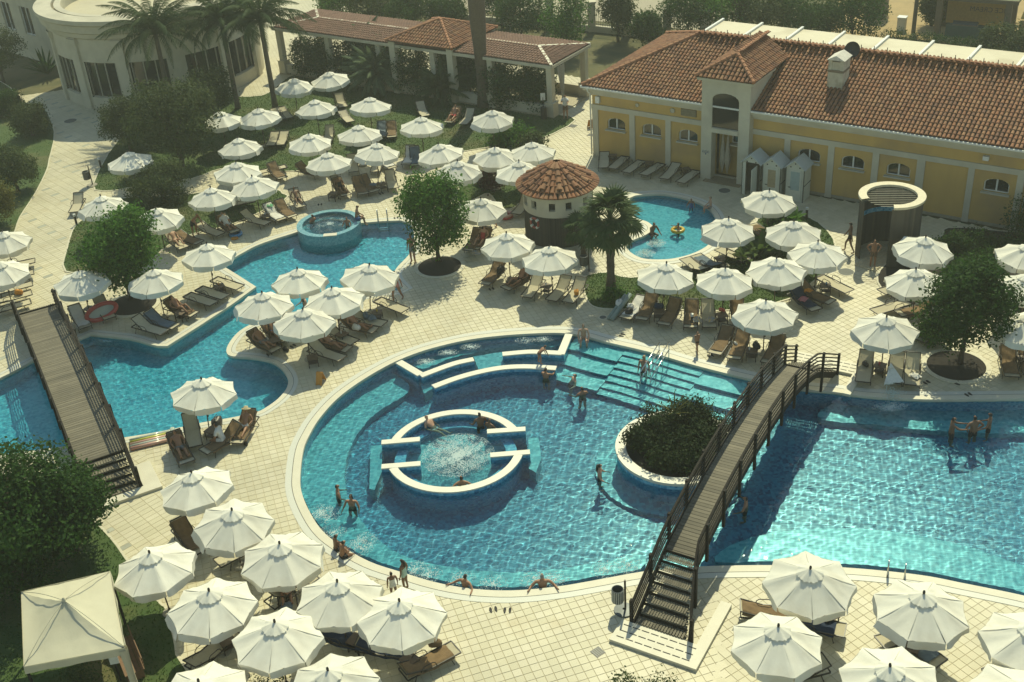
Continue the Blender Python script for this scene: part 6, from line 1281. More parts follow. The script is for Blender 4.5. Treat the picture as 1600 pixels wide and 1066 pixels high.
# foot x, foot y, head x, head y (photograph), back angle, towel ('', b, w, l, n), where it stands
B_, W_, L_, N_ = 'b', 'w', 'l', 'n'
LOUNGERS = [
 (943, 262, 944, 244, 18, '', 'first from the left along the yellow wall'), (956, 263, 976, 246, 0, '', 'second from the left along the yellow wall'), (978, 269, 1003, 251, 0, '', 'third from the left along the yellow wall'), (1005, 273, 1033, 256, 0, '', 'fourth from the left along the yellow wall'), (1037, 279, 1058, 255, 18, '', 'with raised back before the third wall window'), (1063, 285, 1087, 268, 0, '', 'nearest the tower along the yellow wall'),
 (756, 444, 779, 411, 38, B_, 'left of the parasol near the bar hut foot'), (789, 451, 825, 421, 38, B_, 'right of the parasol near the bar hut foot'), (822, 464, 843, 426, 38, '', 'left of the parasol before the bar hut'), (861, 469, 883, 435, 38, '', 'right of the small table before the bar hut'), (887, 472, 907, 437, 38, '', 'with an orange bag before the bar hut'),
 (976, 497, 995, 472, 18, W_, 'leftmost in the row right of the fan palm'), (1001, 499, 1016, 464, 38, B_, 'second in the row right of the fan palm'), (1036, 507, 1055, 469, 38, B_, 'third in the row right of the fan palm'), (1079, 511, 1081, 471, 38, B_, 'fourth in the row with pale end right of the fan palm'), (1109, 511, 1106, 475, 38, '', 'fifth in the row right of the fan palm'), (1158, 508, 1152, 471, 38, B_, 'last in the row, under the parasol near the bridge'),
 (1116, 552, 1136, 513, 38, B_, 'at the pool edge left, behind the standing girl'), (1146, 560, 1161, 519, 38, B_, 'at the pool edge left of the dark side table'), (1199, 567, 1215, 528, 38, B_, 'beside the far end of the long bridge'),
 (1276, 484, 1246, 451, 38, N_, 'nearest of the dark three by the planting bed'), (1300, 472, 1263, 446, 38, B_, 'in the middle of the dark three by the planting bed'), (1327, 455, 1283, 433, 0, '', 'empty and sunlit right of the dark three by the planting bed'),
 (1348, 596, 1354, 553, 38, '', 'left of the three pale ones by the waterspout'), (1397, 598, 1402, 557, 38, '', 'in the middle of the three pale ones by the waterspout'), (1425, 601, 1427, 554, 38, '', 'right of the three pale ones by the waterspout'),
 (1366, 487, 1398, 477, 0, '', 'lying behind the parasol above the waterspout'), (1404, 490, 1426, 474, 38, B_, 'under the parasol left of the right hand bushy tree'), (1378, 456, 1406, 446, 0, '', 'peeping out under the parasol by the shower enclosure'), (1437, 532, 1456, 510, 38, B_, 'just left of the right hand tree pit'), (1476, 535, 1462, 514, 18, '', 'behind the right hand tree pit'), (1582, 588, 1576, 545, 38, B_, 'right of the right hand tree pit'), (1612, 586, 1606, 545, 38, B_, 'cut by the right edge beside the tree pit'),
 (1070, 403, 1094, 416, 18, '', 'at the near shore of the paddling pool'), (1087, 398, 1120, 414, 18, L_, 'second at the near shore of the paddling pool'), (1123, 388, 1150, 400, 0, '', 'at the right shore of the paddling pool beside the side table'), (1175, 350, 1197, 361, 18, B_, 'between the cabins parasol and the planting bed'),
 (432, 547, 399, 521, 38, B_, 'at the left end of the lagoon peninsula'), (444, 533, 420, 505, 38, B_, 'behind the beach ball on the lagoon peninsula'), (535, 560, 490, 535, 38, '', 'with bare pale end nearest the round pool on the peninsula'), (545, 546, 505, 525, 38, B_, 'second from the near end on the peninsula'), (554, 535, 519, 511, 38, '', 'third from the near end on the peninsula'), (586, 516, 545, 496, 38, B_, 'beside the white bag on the peninsula'), (600, 506, 561, 487, 38, '', 'with pale blue towel heap on the peninsula'), (633, 485, 590, 468, 0, '', 'flat and sunlit beside the walking man'),
 (134, 511, 114, 477, 38, W_, 'left of the red rubber boat'), (172, 497, 154, 466, 38, '', 'behind the red rubber boat'), (257, 519, 217, 498, 38, '', 'nearest the lagoon corner on the left bank'), (275, 510, 233, 488, 38, L_, 'second from the lagoon corner on the left bank'), (304, 491, 270, 471, 38, B_, 'third from the lagoon corner on the left bank'), (334, 474, 291, 460, 0, '', 'dark and flat on the left bank'), (352, 464, 312, 451, 0, '', 'second flat one on the left bank'), (375, 449, 335, 436, 0, '', 'sunlit beside the parasol pole on the left bank'),
 (54, 407, 14, 415, 0, '', 'topmost of the row at the left edge'), (52, 425, 10, 435, 0, '', 'second from the top of the row at the left edge'), (50, 443, 6, 454, 0, '', 'third from the top of the row at the left edge'), (49, 457, 3, 469, 0, '', 'with tan cushion in the row at the left edge'), (47, 471, 0, 484, 0, '', 'lowest of the row at the left edge'), (115, 331, 118, 312, 38, '', 'standing alone on the garden path'),
 (288, 387, 267, 365, 38, '', 'at the left end of the lagoon terrace by the left lawn'), (312, 379, 286, 366, 18, B_, 'second from the left on the lagoon terrace by the left lawn'), (345, 366, 318, 352, 18, '', 'behind the bending man on the left lawn'), (368, 362, 348, 340, 38, B_, 'beside the blue swim ring'), (418, 349, 389, 333, 38, '', 'left of the small white table by the spa tub'), (441, 343, 418, 320, 38, W_, 'with green towel left of the spa tub'), (458, 338, 435, 314, 38, B_, 'with brown back towel left of the spa tub'), (471, 323, 460, 300, 38, '', 'alone behind the spa tub'), (442, 278, 429, 260, 38, B_, 'with brown towel at the lawn edge behind the spa tub'), (346, 322, 362, 319, 0, '', 'behind the close pair of parasols by the spa tub'), (400, 270, 418, 266, 0, '', 'behind the right parasol of the close pair'),
 (502, 272, 495, 262, 38, B_, 'dark one under the left terrace edge parasol'), (525, 270, 521, 262, 18, '', 'right of the dark one under the left terrace edge parasol'), (553, 268, 551, 255, 38, '', 'between the two terrace edge parasols'), (586, 268, 586, 255, 38, '', 'under the blown up parasol at the terrace edge'), (614, 262, 602, 250, 18, W_, 'pale one right of the blown up parasol'), (541, 305, 531, 286, 38, B_, 'with dark clothes above the spa tub'), (568, 303, 557, 276, 38, B_, 'left of two brown ones right of the spa tub'), (586, 299, 575, 282, 38, B_, 'right of two brown ones right of the spa tub'), (615, 294, 607, 265, 38, '', 'beside the round table right of the spa tub'), (634, 257, 635, 241, 55, W_, 'with white cloth at the lawn edge near the middle'), (650, 258, 648, 240, 55, L_, 'with grey cloth at the lawn edge near the middle'),
 (422, 227, 427, 212, 18, '', 'shaded left one of two between the lawn parasols'), (437, 226, 442, 211, 18, '', 'sunlit right one of two between the lawn parasols'), (452, 184, 444, 173, 18, '', 'right of the speckled parasol on the lawn'), (440, 186, 434, 176, 18, '', 'tucked behind the speckled parasol on the lawn'), (511, 221, 514, 200, 38, '', 'behind the second row parasol on the lawn'), (537, 167, 533, 154, 38, '', 'left of the parasol by the pale palm bush'), (595, 214, 596, 192, 38, L_, 'grey left one of two in the middle of the lawn'), (612, 214, 611, 190, 38, B_, 'brown topped right one of two in the middle of the lawn'), (548, 190, 539, 178, 18, '', 'half hidden under the parasol by the pale palm bush'), (665, 181, 661, 168, 38, '', 'under the dark palm bush on the lawn'), (700, 191, 712, 171, 38, B_, 'with sunbather in front of the dark palm bush'), (723, 194, 732, 175, 38, '', 'pale one right of the sunbather on the lawn'), (744, 282, 757, 273, 18, '', 'left of the purple leaved shrub'), (806, 334, 813, 316, 38, '', 'against the left wall of the bar hut'),
 (740, 389, 756, 362, 38, B_, 'with red clothes beside the round lagoon tree'), (731, 391, 737, 372, 38, B_, 'in the shade right of the round lagoon tree'),
 (304, 697, 296, 654, 55, '', 'with bare upright back under the ruffled parasol'), (293, 722, 274, 682, 38, B_, 'left one under the ruffled parasol'), (368, 692, 387, 646, 38, B_, 'with woman in hat at the near lagoon shore'), (318, 706, 338, 681, 38, B_, 'at the front under the ruffled parasol'),
 (315, 862, 288, 824, 38, B_, 'brown one left of the second parasol from the lagoon bridge'), (340, 880, 360, 862, 18, '', 'dark frame between two parasols near the tent'), (490, 898, 442, 916, 38, '', 'with bare legs beside the near pool rim'), (452, 957, 446, 925, 38, '', 'with a sunbather in the middle of the near left cluster'), (366, 986, 334, 1006, 18, '', 'under the parasol beside the tent corner'), (578, 1006, 541, 985, 38, N_, 'in the shade of the near left cluster'), (712, 1011, 654, 1034, 18, B_, 'with beige cushion right of the near left cluster'), (648, 1020, 612, 1008, 18, N_, 'dark one under the right parasol of the near left cluster'),
 (1252, 958, 1222, 950, 18, B_, 'under the parasol closest to the pool at the near right'), (1320, 985, 1282, 963, 38, N_, 'with navy towel at the near right'), (1376, 1004, 1396, 984, 38, '', 'with straw hat at the near right'), (1470, 1037, 1440, 1000, 38, L_, 'with blue grey towel at the near right'), (1546, 1056, 1580, 1028, 38, B_, 'under the parasol at the right edge'), (1200, 1064, 1226, 1050, 18, '', 'under the near row parasol by the bridge landing')]
LOBJ = []
TW = {'b': ('brown', 'towel'), 'w': ('white', 'white_towel'), 'l': ('blue grey', 'blue_towel'), 'n': ('navy', 'navy_towel')}
for i, (fx, fy, hx, hy, a, tw_, ph) in enumerate(LOUNGERS):
    F_ = at(fx, fy, LZ); H_ = at(hx, hy, LZ + (.62 * math.sin(R(a)) if a else 0)); d = H_ - F_; d.z = 0; d.normalize(); c = F_ + d * 1.0; rz = math.atan2(d.y, d.x) - PI / 2
    o = LP[a] if not LU[a] else copy_tree(LP[a]); LU[a] = True; o.location = (c.x, c.y, 0); o.rotation_euler = (0, 0, rz); tag(o, 'taupe sun lounger ' + ph, 'sun lounger', 'sun loungers round the pools'); LOBJ.append((o, a, rz))
    if tw_:
        cn, mn = TW[tw_]; q = towel_mesh(a, True, i).build('beach_towel', M[mn], smooth=True); q.location = (c.x, c.y, 0); q.rotation_euler = (0, 0, rz); tag(q, cn + ' towel on lounger ' + ph, 'towel', 'towels on the loungers')
# ------------------------------------------------------------------ side tables
M['tablewood'] = mat('brown_table_slats', (.12, .08, .05), .6, (.09, .06, .035), 6)
def side_table():
    t = thing('side_table', 'x', 'side table', (0, 0, 0)); top = MB()
    top.box((0, 0, .45), (.5, .5, .035)); top.build('table_top', M['tablewood'], t)
    for x in (-.21, .21):
        for y in (-.21, .21): MB().box((x, y, .215), (.035, .035, .43)).build('leg', M['frame'], t)
    MB().box((0, 0, .2), (.42, .42, .02)).build('shelf', M['tablewood'], t); return t
TBL = [(957, 243, 'by the first wall pilaster'), (1015, 254, 'by the second wall pilaster'), (1072, 264, 'by the third wall window'), (854, 447, 'under the parasol before the bar hut'), (800, 437, 'under the parasol at the bar hut foot'), (1030, 487, 'loaded with bags right of the fan palm'), (1128, 492, 'with brown box right of the lounger row'), (1175, 548, 'with dark bag by the far end of the bridge'), (1290, 446, 'with snorkel things by the dark loungers'), (1375, 571, 'between the pale loungers by the waterspout'), (1600, 560, 'cut by the right edge by the tree pit'), (1125, 404, 'dark one at the right shore of the paddling pool'), (488, 558, 'round shadowed one at the near end of the peninsula'), (589, 488, 'beside the flat lounger on the peninsula'), (534, 522, 'in the middle of the peninsula'), (430, 531, 'beside the beach ball on the peninsula'), (139, 482, 'between the red boat and the left lounger'), (343, 447, 'beside the parasol pole on the left bank'), (415, 337, 'by the green towel left of the spa tub'), (520, 302, 'left of the dark clothes lounger above the spa tub'), (597, 287, 'with cloth right of the spa tub'), (331, 672, 'hung with a bag under the ruffled parasol'), (556, 1000, 'round shadowed one in the near left cluster'), (640, 1030, 'beside the cushion lounger at the near left'), (1296, 960, 'by the pole at the near right'), (1424, 1010, 'with papers at the near right'), (392, 880, 'at the left curve of the round pool'), (354, 1000, 'under the parasol right of the tent'), (282, 488, 'beside the sunbather on the left bank')]
tb = side_table()
for i, (x, y, ph) in enumerate(TBL):
    p = at(x, y, .45); o = tb if i == 0 else copy_tree(tb); o.location = (p.x, p.y, 0); o.rotation_euler = (0, 0, random.uniform(0, 1.5)); tag(o, 'small brown side table ' + ph, 'side table', 'side tables between the loungers')
# ------------------------------------------------------------------ bins, signs, small things
M['steelgrey'] = mat('grey_bin_metal', (.13, .14, .14), .5, (.10, .11, .11), 12, metal=.3)
def post_bin(px, py, label, tilt=0):
    t = thing('litter_bin', label, 'litter bin', at(px, py), 0, 'post mounted litter bins'); MB().lathe([(.001, 0), (.34, 0), (.34, .05), (.05, .08)], 24).build('base', M['concrete'] if tilt else M['steelgrey'], t)
    MB().tube([(.05, 0, .05), (.05, 0, 1.35)], .035, 8).build('post', M['frame'], t)
    MB().lathe([(.17, .45), (.2, .46), (.2, .98), (.18, .99), (.17, .6), (.001, .6)], 20, (-.2, .0, 0)).build('basket', M['steelgrey'], t); ri = MB()
    for k in range(20): a = 2 * PI * k / 20; ri.bar((-.2 + .205 * math.cos(a), .205 * math.sin(a), .47), (-.2 + .205 * math.cos(a), .205 * math.sin(a), .97), .012)
    o = ri.build('basket_ribs', M['gutter'] if not tilt else M['frame'], t); o['kind'] = 'stuff'; return t
post_bin(975, 954, 'grey litter bin on a black post beside the near foot of the long bridge'); post_bin(919, 426, 'dark litter bin on a post right of the bar hut parasol', 1); post_bin(144, 290, 'dark litter bin on a post beside the garden path', 1)
t = thing('litter_bin', 'dark bin with small white notice beside the last pergola pillar', 'litter bin', at(850, 186)); MB().lathe([(.2, 0), (.22, .8), (.18, .85), (.001, .85)], 16).build('drum', M['frame'], t); MB().tube([(0, .1, .8), (0, .1, 1.5)], .03).build('post', M['frame'], t); MB().box((0, .1, 1.55), (.32, .03, .5)).build('notice', M['gutter'], t)
def aframe(px, py, rz, label):
    t = thing('warning_sign', label, 'warning sign', at(px, py), rz); oc = mat('orange_plastic', (.55, .26, .05), .5) if 'orange_plastic' not in bpy.data.materials else bpy.data.materials['orange_plastic']
    for s in (-1, 1): MB().box((0, s * .13, .30), (.30, .02, .58), Matrix.Rotation(R(s * 22), 3, 'X')).build('panel', oc, t); MB().box((-.11, s * .24, .03), (.05, .03, .1)).box((.11, s * .24, .03), (.05, .03, .1)).build('foot', oc, t)
    return t
aframe(923, 200, R(20), 'orange folding warning sign by the corner of the yellow building'); aframe(502, 598, R(-20), 'ochre folding warning sign between the lagoon and the round pool')
def manhole(px, py, r, label):
    p = at(px, py); t = thing('manhole_cover', label, 'manhole cover', p); MB().lathe([(.001, .008), (r, .008), (r, -.01)], 32).build('lid', mat('cast_iron', (.10, .11, .10), .7) if 'cast_iron' not in bpy.data.materials else bpy.data.materials['cast_iron'], t); MB().lathe([(r, .007), (r + .05, .007)], 32).build('rim', M['kerb'], t)
for x, y, r, l in ((1322, 425, .38, 'round manhole cover in front of the shower enclosure'), (1132, 298, .34, 'round manhole cover in the shade of the tower'), (110, 189, .45, 'round manhole cover beside the rotunda'), (942, 496, .16, 'small round drain left of the fan palm loungers')): manhole(x, y, r, l)
def grate(px, py, w, rz, label):
    t = thing('drain_grate', label, 'drain grate', at(px, py), rz); MB().box((0, 0, .0), (w, w, .016)).build('frame', M['frame'], t)
    for k in range(5): MB().box((-w * .4 + k * w * .2, 0, .012), (w * .06, w * .86, .01)).build('bar', M['steelgrey'], t)
grate(934, 1019, .36, R(35), 'dark square drain grate left of the bridge landing'); grate(895, 197, .5, R(-35), 'dark square drain grate on the path near the person in white'); grate(923, 211, .4, R(-35), 'small dark drain grate by the corner of the yellow building')
def low_light(px, py, label): t = thing('path_light', label, 'path light', at(px, py)); MB().lathe([(.07, 0), (.07, .55)], 12).build('post', M['frame'], t); MB().lathe([(.08, .55), (.08, .68), (.001, .7)], 12).build('lamp_head', M['gutter'], t)
for x, y, l in ((1260, 342, 'low path light behind the planting bed'), (1081, 510, 'low white path light behind the loungers') , (120, 351, 'low wooden path light at the lawn corner'), (158, 262, 'low path light beside the lawn parasol')): low_light(x, y, l)
# swim things
M['redvinyl'] = mat('red_vinyl', (.48, .07, .055), .35, (.42, .06, .05), 3); M['pinkvinyl'] = mat('pink_vinyl', (.62, .30, .26), .25, (.55, .40, .30), 4); M['yelvinyl'] = mat('yellow_vinyl', (.60, .40, .03), .35); M['bluevinyl'] = mat('blue_vinyl', (.06, .22, .40), .3); M['clearvinyl'] = mat('clear_vinyl', (.50, .54, .46), .15, (.42, .46, .40), 3); M['orange'] = mat('orange_cloth', (.58, .24, .03), .7); M['black'] = mat('black_rubber', (.015, .014, .013), .7)
def ring(mb, rx, ry, r, n=28, z=0):
    vs = []; 
    for i in range(n):
        a = 2 * PI * i / n
        for k in range(8): b = 2 * PI * k / 8; vs.append(((rx + r * math.cos(b)) * math.cos(a), (ry + r * math.cos(b)) * math.sin(a), z + r + r * math.sin(b)))
    return mb.add(vs, [(i * 8 + k, ((i + 1) % n) * 8 + k, ((i + 1) % n) * 8 + (k + 1) % 8, i * 8 + (k + 1) % 8) for i in range(n) for k in range(8)])
p = at(160, 493, .2); t = thing('rubber_boat', 'red inflatable rubber boat leaning on a lounger under the bushy tree', 'rubber boat', (p.x, p.y, .35)); t.rotation_euler = (R(32), R(-6), R(38)); ring(MB(), .78, .40, .12).build('tube', M['redvinyl'], t, smooth=True); MB().prism(circle(0, 0, .42, 24), .06, .08, True).xf(Matrix.Diagonal((1.75, .9, 1, 1))).build('floor', M['clearvinyl'], t)
p = at(236, 690); t = thing('air_mattress', 'clear air mattress with pink and yellow tubes by the lagoon shore', 'air mattress', p, R(17))
for k in range(5): MB().tube([(-.85, -.32 + k * .16, .08), (.85, -.32 + k * .16, .08)], [.085, .085], 8).build('air_tube', [M['pinkvinyl'], M['clearvinyl'], M['pinkvinyl'], mat('lime_vinyl', (.50, .50, .10), .25), M['clearvinyl']][k], t, smooth=True)
MB().tube([(.95, -.4, .1), (.95, .4, .1)], .12, 8).build('pillow_tube', M['clearvinyl'], t, smooth=True)
t = thing('swim_ring', 'pink and green paddling ring on the paving left of the bar hut', 'swim ring', at(791, 340)); ring(MB(), .33, .33, .09).build('tube', M['redvinyl'], t, smooth=True); ring(MB(), .33, .33, .085, z=.13).build('upper_tube', M['pinkvinyl'], t, smooth=True)
t = thing('swim_ring', 'blue swim ring lying by the lagoon terrace edge', 'swim ring', at(369, 368)); ring(MB(), .30, .30, .10).build('tube', M['bluevinyl'], t, smooth=True)
t = thing('float_block', 'orange float beside the blue swim ring', 'float', at(367, 374)); ring(MB(), .16, .1, .06).build('tube', M['orange'], t, smooth=True)
t = thing('beach_ball', 'pale yellow beach ball on the lagoon peninsula', 'ball', at(441, 534)); sb = MB().lathe([(.24 * math.sin(PI * k / 12), .24 - .24 * math.cos(PI * k / 12)) for k in range(13)], 20); sb.build('ball', mat('pale_yellow_vinyl', (.60, .50, .22), .35), t, smooth=True)
t = thing('foam_noodle', 'grey green foam mattress rolled beside the fan palm bed', 'float', at(958, 500)); t.rotation_euler = (0, R(-18), R(52)); MB().tube([(-.1, 0, .12), (1.7, 0, .12)], .12, 10).tube([(-.1, .2, .1), (1.6, .2, .1)], .09, 10).build('tubes', mat('grey_green_foam', (.22, .28, .25), .5), t, smooth=True)
def bag(px, py, z, s, m, label, name='beach_bag', cat='bag'):
    p = at(px, py, z); t = thing(name, label, cat, p, random.uniform(0, 3)); mb = MB(); mb.lathe([(.001, 0), (s * .9, 0), (s, s * .5), (s * .8, s * 1.1), (s * .4, s * 1.25), (.001, s * 1.2)], 10); mb.v = [(x * 1.25, y * .75 + .02 * math.sin(9 * x + z_ * 7), z_ + .02 * math.sin(x * 21 + y * 13)) for x, y, z_ in mb.v]; mb.build('bag_body', m, t, smooth=True)
    MB().tube([(-s * .6, 0, s * 1.1), (-s * .4, 0, s * 1.7), (s * .4, 0, s * 1.7), (s * .6, 0, s * 1.1)], .012, 5).build('strap', M['frame'], t); return t
for x, y, z, s, m, l in ((783, 426, .35, .26, M['black'], 'black bag on the lounger left of the bar hut parasol'), (901, 459, .36, .16, M['orange'], 'orange bag on the lounger before the bar hut'), (983, 489, .38, .18, M['black'], 'black bag on the white towel right of the fan palm'), (1030, 481, .47, .2, M['navy_towel'], 'dark bag on the table right of the fan palm'), (1182, 543, .47, .2, M['black'], 'black bag on the table by the far end of the bridge'), (557, 514, .35, .2, M['white_towel'], 'white bag on the peninsula lounger'), (572, 496, .36, .2, M['blue_towel'], 'pale blue towel heap on the peninsula lounger'), (340, 665, .1, .3, M['frame'], 'dark bag hanging by the pole of the ruffled parasol'), (1128, 486, .47, .13, M['redvinyl'], 'small red box bag on the table right of the lounger row'), (1352, 571, .4, .14, M['frame'], 'dark cloth heap on the left pale lounger by the waterspout'), (384, 694, .02, .13, M['black'], 'black bag beside the woman in hat'), (447, 548, .02, .14, M['black'], 'black bag by the lagoon peninsula loungers'), (1452, 1003, .46, .14, M['black'], 'dark pouch on the near right table'), (30, 459, .36, .2, M['orange'], 'tan cushion on the left edge lounger') , (968, 478, .25, .25, M['white_towel'], 'white plastic bags in front of the fan palm'), (1150, 538, .36, .09, M['white_towel'], 'small white bottle bag between the pool edge loungers'), (400, 530, .4, .12, M['towel'], 'brown hat bag on the peninsula lounger'), (680, 1008, .37, .2, M['towel'], 'beige rolled cushion on the near left lounger')): bag(x, y, z, s, m, l)
def sandals(px, py, label, rz=0.0):
    t = thing('flip_flops', label, 'flip flops', at(px, py), rz)
    for s in (-1, 1):
        l = [(s * .09 + .045 * math.cos(a) * (1.1 if math.sin(a) > 0 else .85), .13 * math.sin(a)) for a in [2 * PI * k / 12 for k in range(12)]]; MB().prism(l, .004, .03).build('sole', M['black'], t); MB().tube([(s * .09 - .04, .0, .03), (s * .09, .07, .06), (s * .09 + .04, 0, .03)], .008, 4).build('strap', M['frame'], t)
for x, y, r, l in ((771, 953, .2, 'black flip flops at the near rim of the round pool, left pair'), (793, 954, -.1, 'black flip flops at the near rim of the round pool, right pair'), (972, 524, 1.0, 'dark flip flops by the pool rim under the fan palm loungers'), (1448, 598, .5, 'dark flip flops beside the right pale lounger'), (1497, 599, .8, 'dark flip flops near the right hand tree pit'), (768, 452, .4, 'dark flip flops by the bar hut parasol'), (421, 554, .5, 'dark flip flops at the peninsula rim'), (458, 541, .9, 'dark sandals by the beach ball'), (596, 303, .6, 'dark flip flops right of the spa tub loungers'), (500, 320, .1, 'pair of sandals on the paving above the spa tub'), (619, 341, .3, 'dark slippers by the lagoon ladder'), (1513, 617, .4, 'dark flip flops on the coping of the right basin'), (1110, 556, .3, 'white slippers by the pool edge lounger')): sandals(x, y, l, r)
t = thing('straw_hat', 'straw hat lying on the lounger at the near right', 'hat', at(1395, 991, .62)); t.rotation_euler = (R(15), 0, 0); MB().lathe([(.001, .13), (.08, .12), (.10, .02), (.24, .0), (.24, -.012)], 20).build('brim', mat('straw', (.52, .44, .26), .8), t, smooth=True); MB().lathe([(.105, .02), (.1, .05)], 20).build('band', M['black'], t)
# waterspout and its splash
wsx = at(1394, 606); t = thing('waterspout', 'white triangular waterspout at the far rim of the right basin', 'waterspout', wsx); MB().add([(-.42, -.15, .35), (.42, -.15, .35), (0, .5, .95), (-.42, -.15, .29), (.42, -.15, .29), (0, .55, .88)], [(0, 1, 2), (5, 4, 3), (0, 3, 4, 1), (1, 4, 5, 2), (2, 5, 3, 0)]).build('blade', M['gutter'], t); MB().box((0, .35, .4), (.2, .2, .8)).build('stem', M['gutter'], t)
def splash(px, py, n, sx, sy, h, label, seed, fall=None):
    rg = np.random.default_rng(seed); p = at(px, py, WZ); mb = MB()
    for k in range(n):
        x, y = rg.normal(0, sx), rg.normal(0, sy); z = abs(rg.normal(0, h)); s = rg.uniform(.008, .022)
        mb.add([(p.x + x - s, p.y + y, p.z + z), (p.x + x + s, p.y + y, p.z + z), (p.x + x, p.y + y + s, p.z + z), (p.x + x, p.y + y, p.z + z + s * 2)], [(0, 1, 3), (1, 2, 3), (2, 0, 3), (0, 2, 1)])
    o = mb.build('water_splash', M['foam']); tag(o, label, 'water splash', kind='stuff')
splash(1392, 622, 500, .22, .25, .22, 'falling spray of the waterspout', 5); q = at(1390, 636, WZ); foam(q.x, q.y, .75, .35, 500, WZ, 'white foam where the waterspout hits the water', 60)
for i, (x, y) in enumerate(((1025, 380), (1008, 396))): q = at(x, y, WZ); foam(q.x, q.y, .55, .5, 420, WZ, 'bubbling jet in the paddling pool', 62 + i); splash(x, y, 160, .15, .15, .12, 'low spray of a paddling pool jet', 8 + i)
# ------------------------------------------------------------------ tent at the lower left
tz = 2.35; tcs = [at(33, 925, tz), at(172, 893, tz), at(195, 1012, tz), at(37, 1042, tz)]; tcn = sum(tcs, Vector()) / 4; tt = thing('garden_tent', 'square cream canvas garden tent at the lower left', 'tent', (tcn.x, tcn.y, 0)); r_ = [p - Vector((tcn.x, tcn.y, 0)) for p in tcs]
M['tentcloth'] = mat('cream_tent_canvas', (.62, .58, .43), .85, (.57, .53, .39), 1.5, bump=.2, bscale=6, trans=.15)
cm = MB(); ap = Vector((0, 0, tz + .75)); N = 10
for a, b in zip(r_, r_[1:] + r_[:1]):
    vs = []
    for i in range(N + 1):
        e0 = a.lerp(ap, i / N); e1 = b.lerp(ap, i / N)
        for j in range(N + 1): s = j / N; v = e0.lerp(e1, s); v.z -= .09 * math.sin(PI * s) * (1 - i / N) ** .6 * (.3 + i / N) + .1 * math.sin(PI * i / N) ; vs.append(v)
    cm.add(vs, [(i * (N + 1) + j, i * (N + 1) + j + 1, (i + 1) * (N + 1) + j + 1, (i + 1) * (N + 1) + j) for i in range(N) for j in range(N)])
cm.v = [(x, y, z + .012 * math.sin(7 * x + 3 * y) + .010 * math.sin(11 * y - 4 * x) + .008 * math.sin(17 * x + 13 * y)) for x, y, z in cm.v]; cm.build('roof_canvas', M['tentcloth'], tt, smooth=True)
for a in r_: MB().tube([a.lerp(ap, k / 8) + Vector((0, 0, .1 * math.sin(PI * k / 8) - .002)) for k in range(9)], .014, 5).build('ridge_seam', M['tentcloth'], tt, smooth=True)
MB().lathe([(.001, .12), (.05, .08), (.07, -.02)], 10, tuple(ap)).build('peak_cap', M['tentcloth'], tt, smooth=True)
for a, b in zip(r_, r_[1:] + r_[:1]):
    vs = []
    for j in range(13): v = a.lerp(b, j / 12) * 1.005; vs += [v, v * 1.0 + Vector((.02 * math.sin(j * 1.9), .02 * math.cos(j * 1.3), -.3 - .03 * math.sin(j * PI)))]
    MB().add(vs, [(2 * j, 2 * j + 1, 2 * j + 3, 2 * j + 2) for j in range(12)]).build('valance', M['tentcloth'], tt, smooth=True)
    MB().tube([Vector((a.x * .97, a.y * .97, 0)), Vector((a.x * .97, a.y * .97, tz))], .05, 8).build('post', M['wood_dark'], tt)
cu = MB(); a = r_[2]; vs = []
for k in range(9):
    for j in range(7): vs.append((a.x * .95 + .16 * math.cos(j * 1.05) * (1 - .3 * math.sin(PI * k / 8)), a.y * .95 + .16 * math.sin(j * 1.05), tz - .1 - k * .27))
cu.add(vs, [(k * 7 + j, k * 7 + (j + 1) % 7, (k + 1) * 7 + (j + 1) % 7, (k + 1) * 7 + j) for k in range(8) for j in range(7)]); cu.build('tied_curtain', M['tentcloth'], tt, smooth=True)
bn = at(205, 1040); t = thing('timber_bench', 'reddish brown timber bench side beside the tent post', 'bench', bn, R(-62)); rb = mat('red_brown_timber', (.20, .11, .055), .7, (.15, .08, .04), 5)
for k in range(5): MB().box((0, -.26 + k * .13, .45), (1.8, .11, .03)).build('seat_slat', rb, t)
for x in (-.75, .75): MB().box((x, 0, .22), (.08, .55, .44)).build('leg', rb, t)
for k in range(3): MB().box((0, .32, .6 + k * .14), (1.8, .03, .11)).build('back_slat', rb, t)
t = thing('notice_board', 'small white notice under the tent edge', 'notice', at(180, 1038, .8), R(10)); MB().box((0, 0, .2), (.28, .02, .36)).build('sheet', M['gutter'], t); MB().box((0, .02, -.3), (.05, .03, 1.0)).build('post', M['wood_dark'], t)
# drinks and folded things left on the tables and loungers
def cup(px, py, z, m, label, h=.14, r=.04):
    t = thing('drink_cup', label, 'cup', at(px, py, z), 0, 'cups and bottles on the side tables'); MB().lathe([(.001, 0), (r * .8, 0), (r, h), (r * .85, h), (r * .7, .01), (.001, .01)], 10).build('cup_wall', m, t, smooth=True); MB().tube([(0, 0, h * .3), (r * .6, 0, h * 1.5)], .006, 4).build('straw', M['redvinyl'], t)
for i, (x, y, m, l) in enumerate(((853, 446, 'white_towel', 'white cup on the table before the bar hut'), (1127, 487, 'orange', 'orange drink on the table right of the lounger row'), (1171, 547, 'white_towel', 'white cup on the table by the far end of the bridge'), (1374, 570, 'redvinyl', 'red drink on the table between the pale loungers'), (589, 487, 'yelvinyl', 'yellow drink on the table beside the flat lounger'), (533, 521, 'white_towel', 'white cup on the table in the middle of the peninsula'), (138, 481, 'bluevinyl', 'blue bottle on the table by the red boat'), (414, 336, 'white_towel', 'white cup on the table left of the spa tub'), (596, 286, 'white_towel', 'white cup on the table right of the spa tub'), (1291, 445, 'bluevinyl', 'blue mask on the table by the dark loungers'), (1124, 403, 'white_towel', 'white cup on the table by the paddling pool'), (342, 446, 'orange', 'orange drink on the table on the left bank'))): cup(x, y, .47, M[m], l)
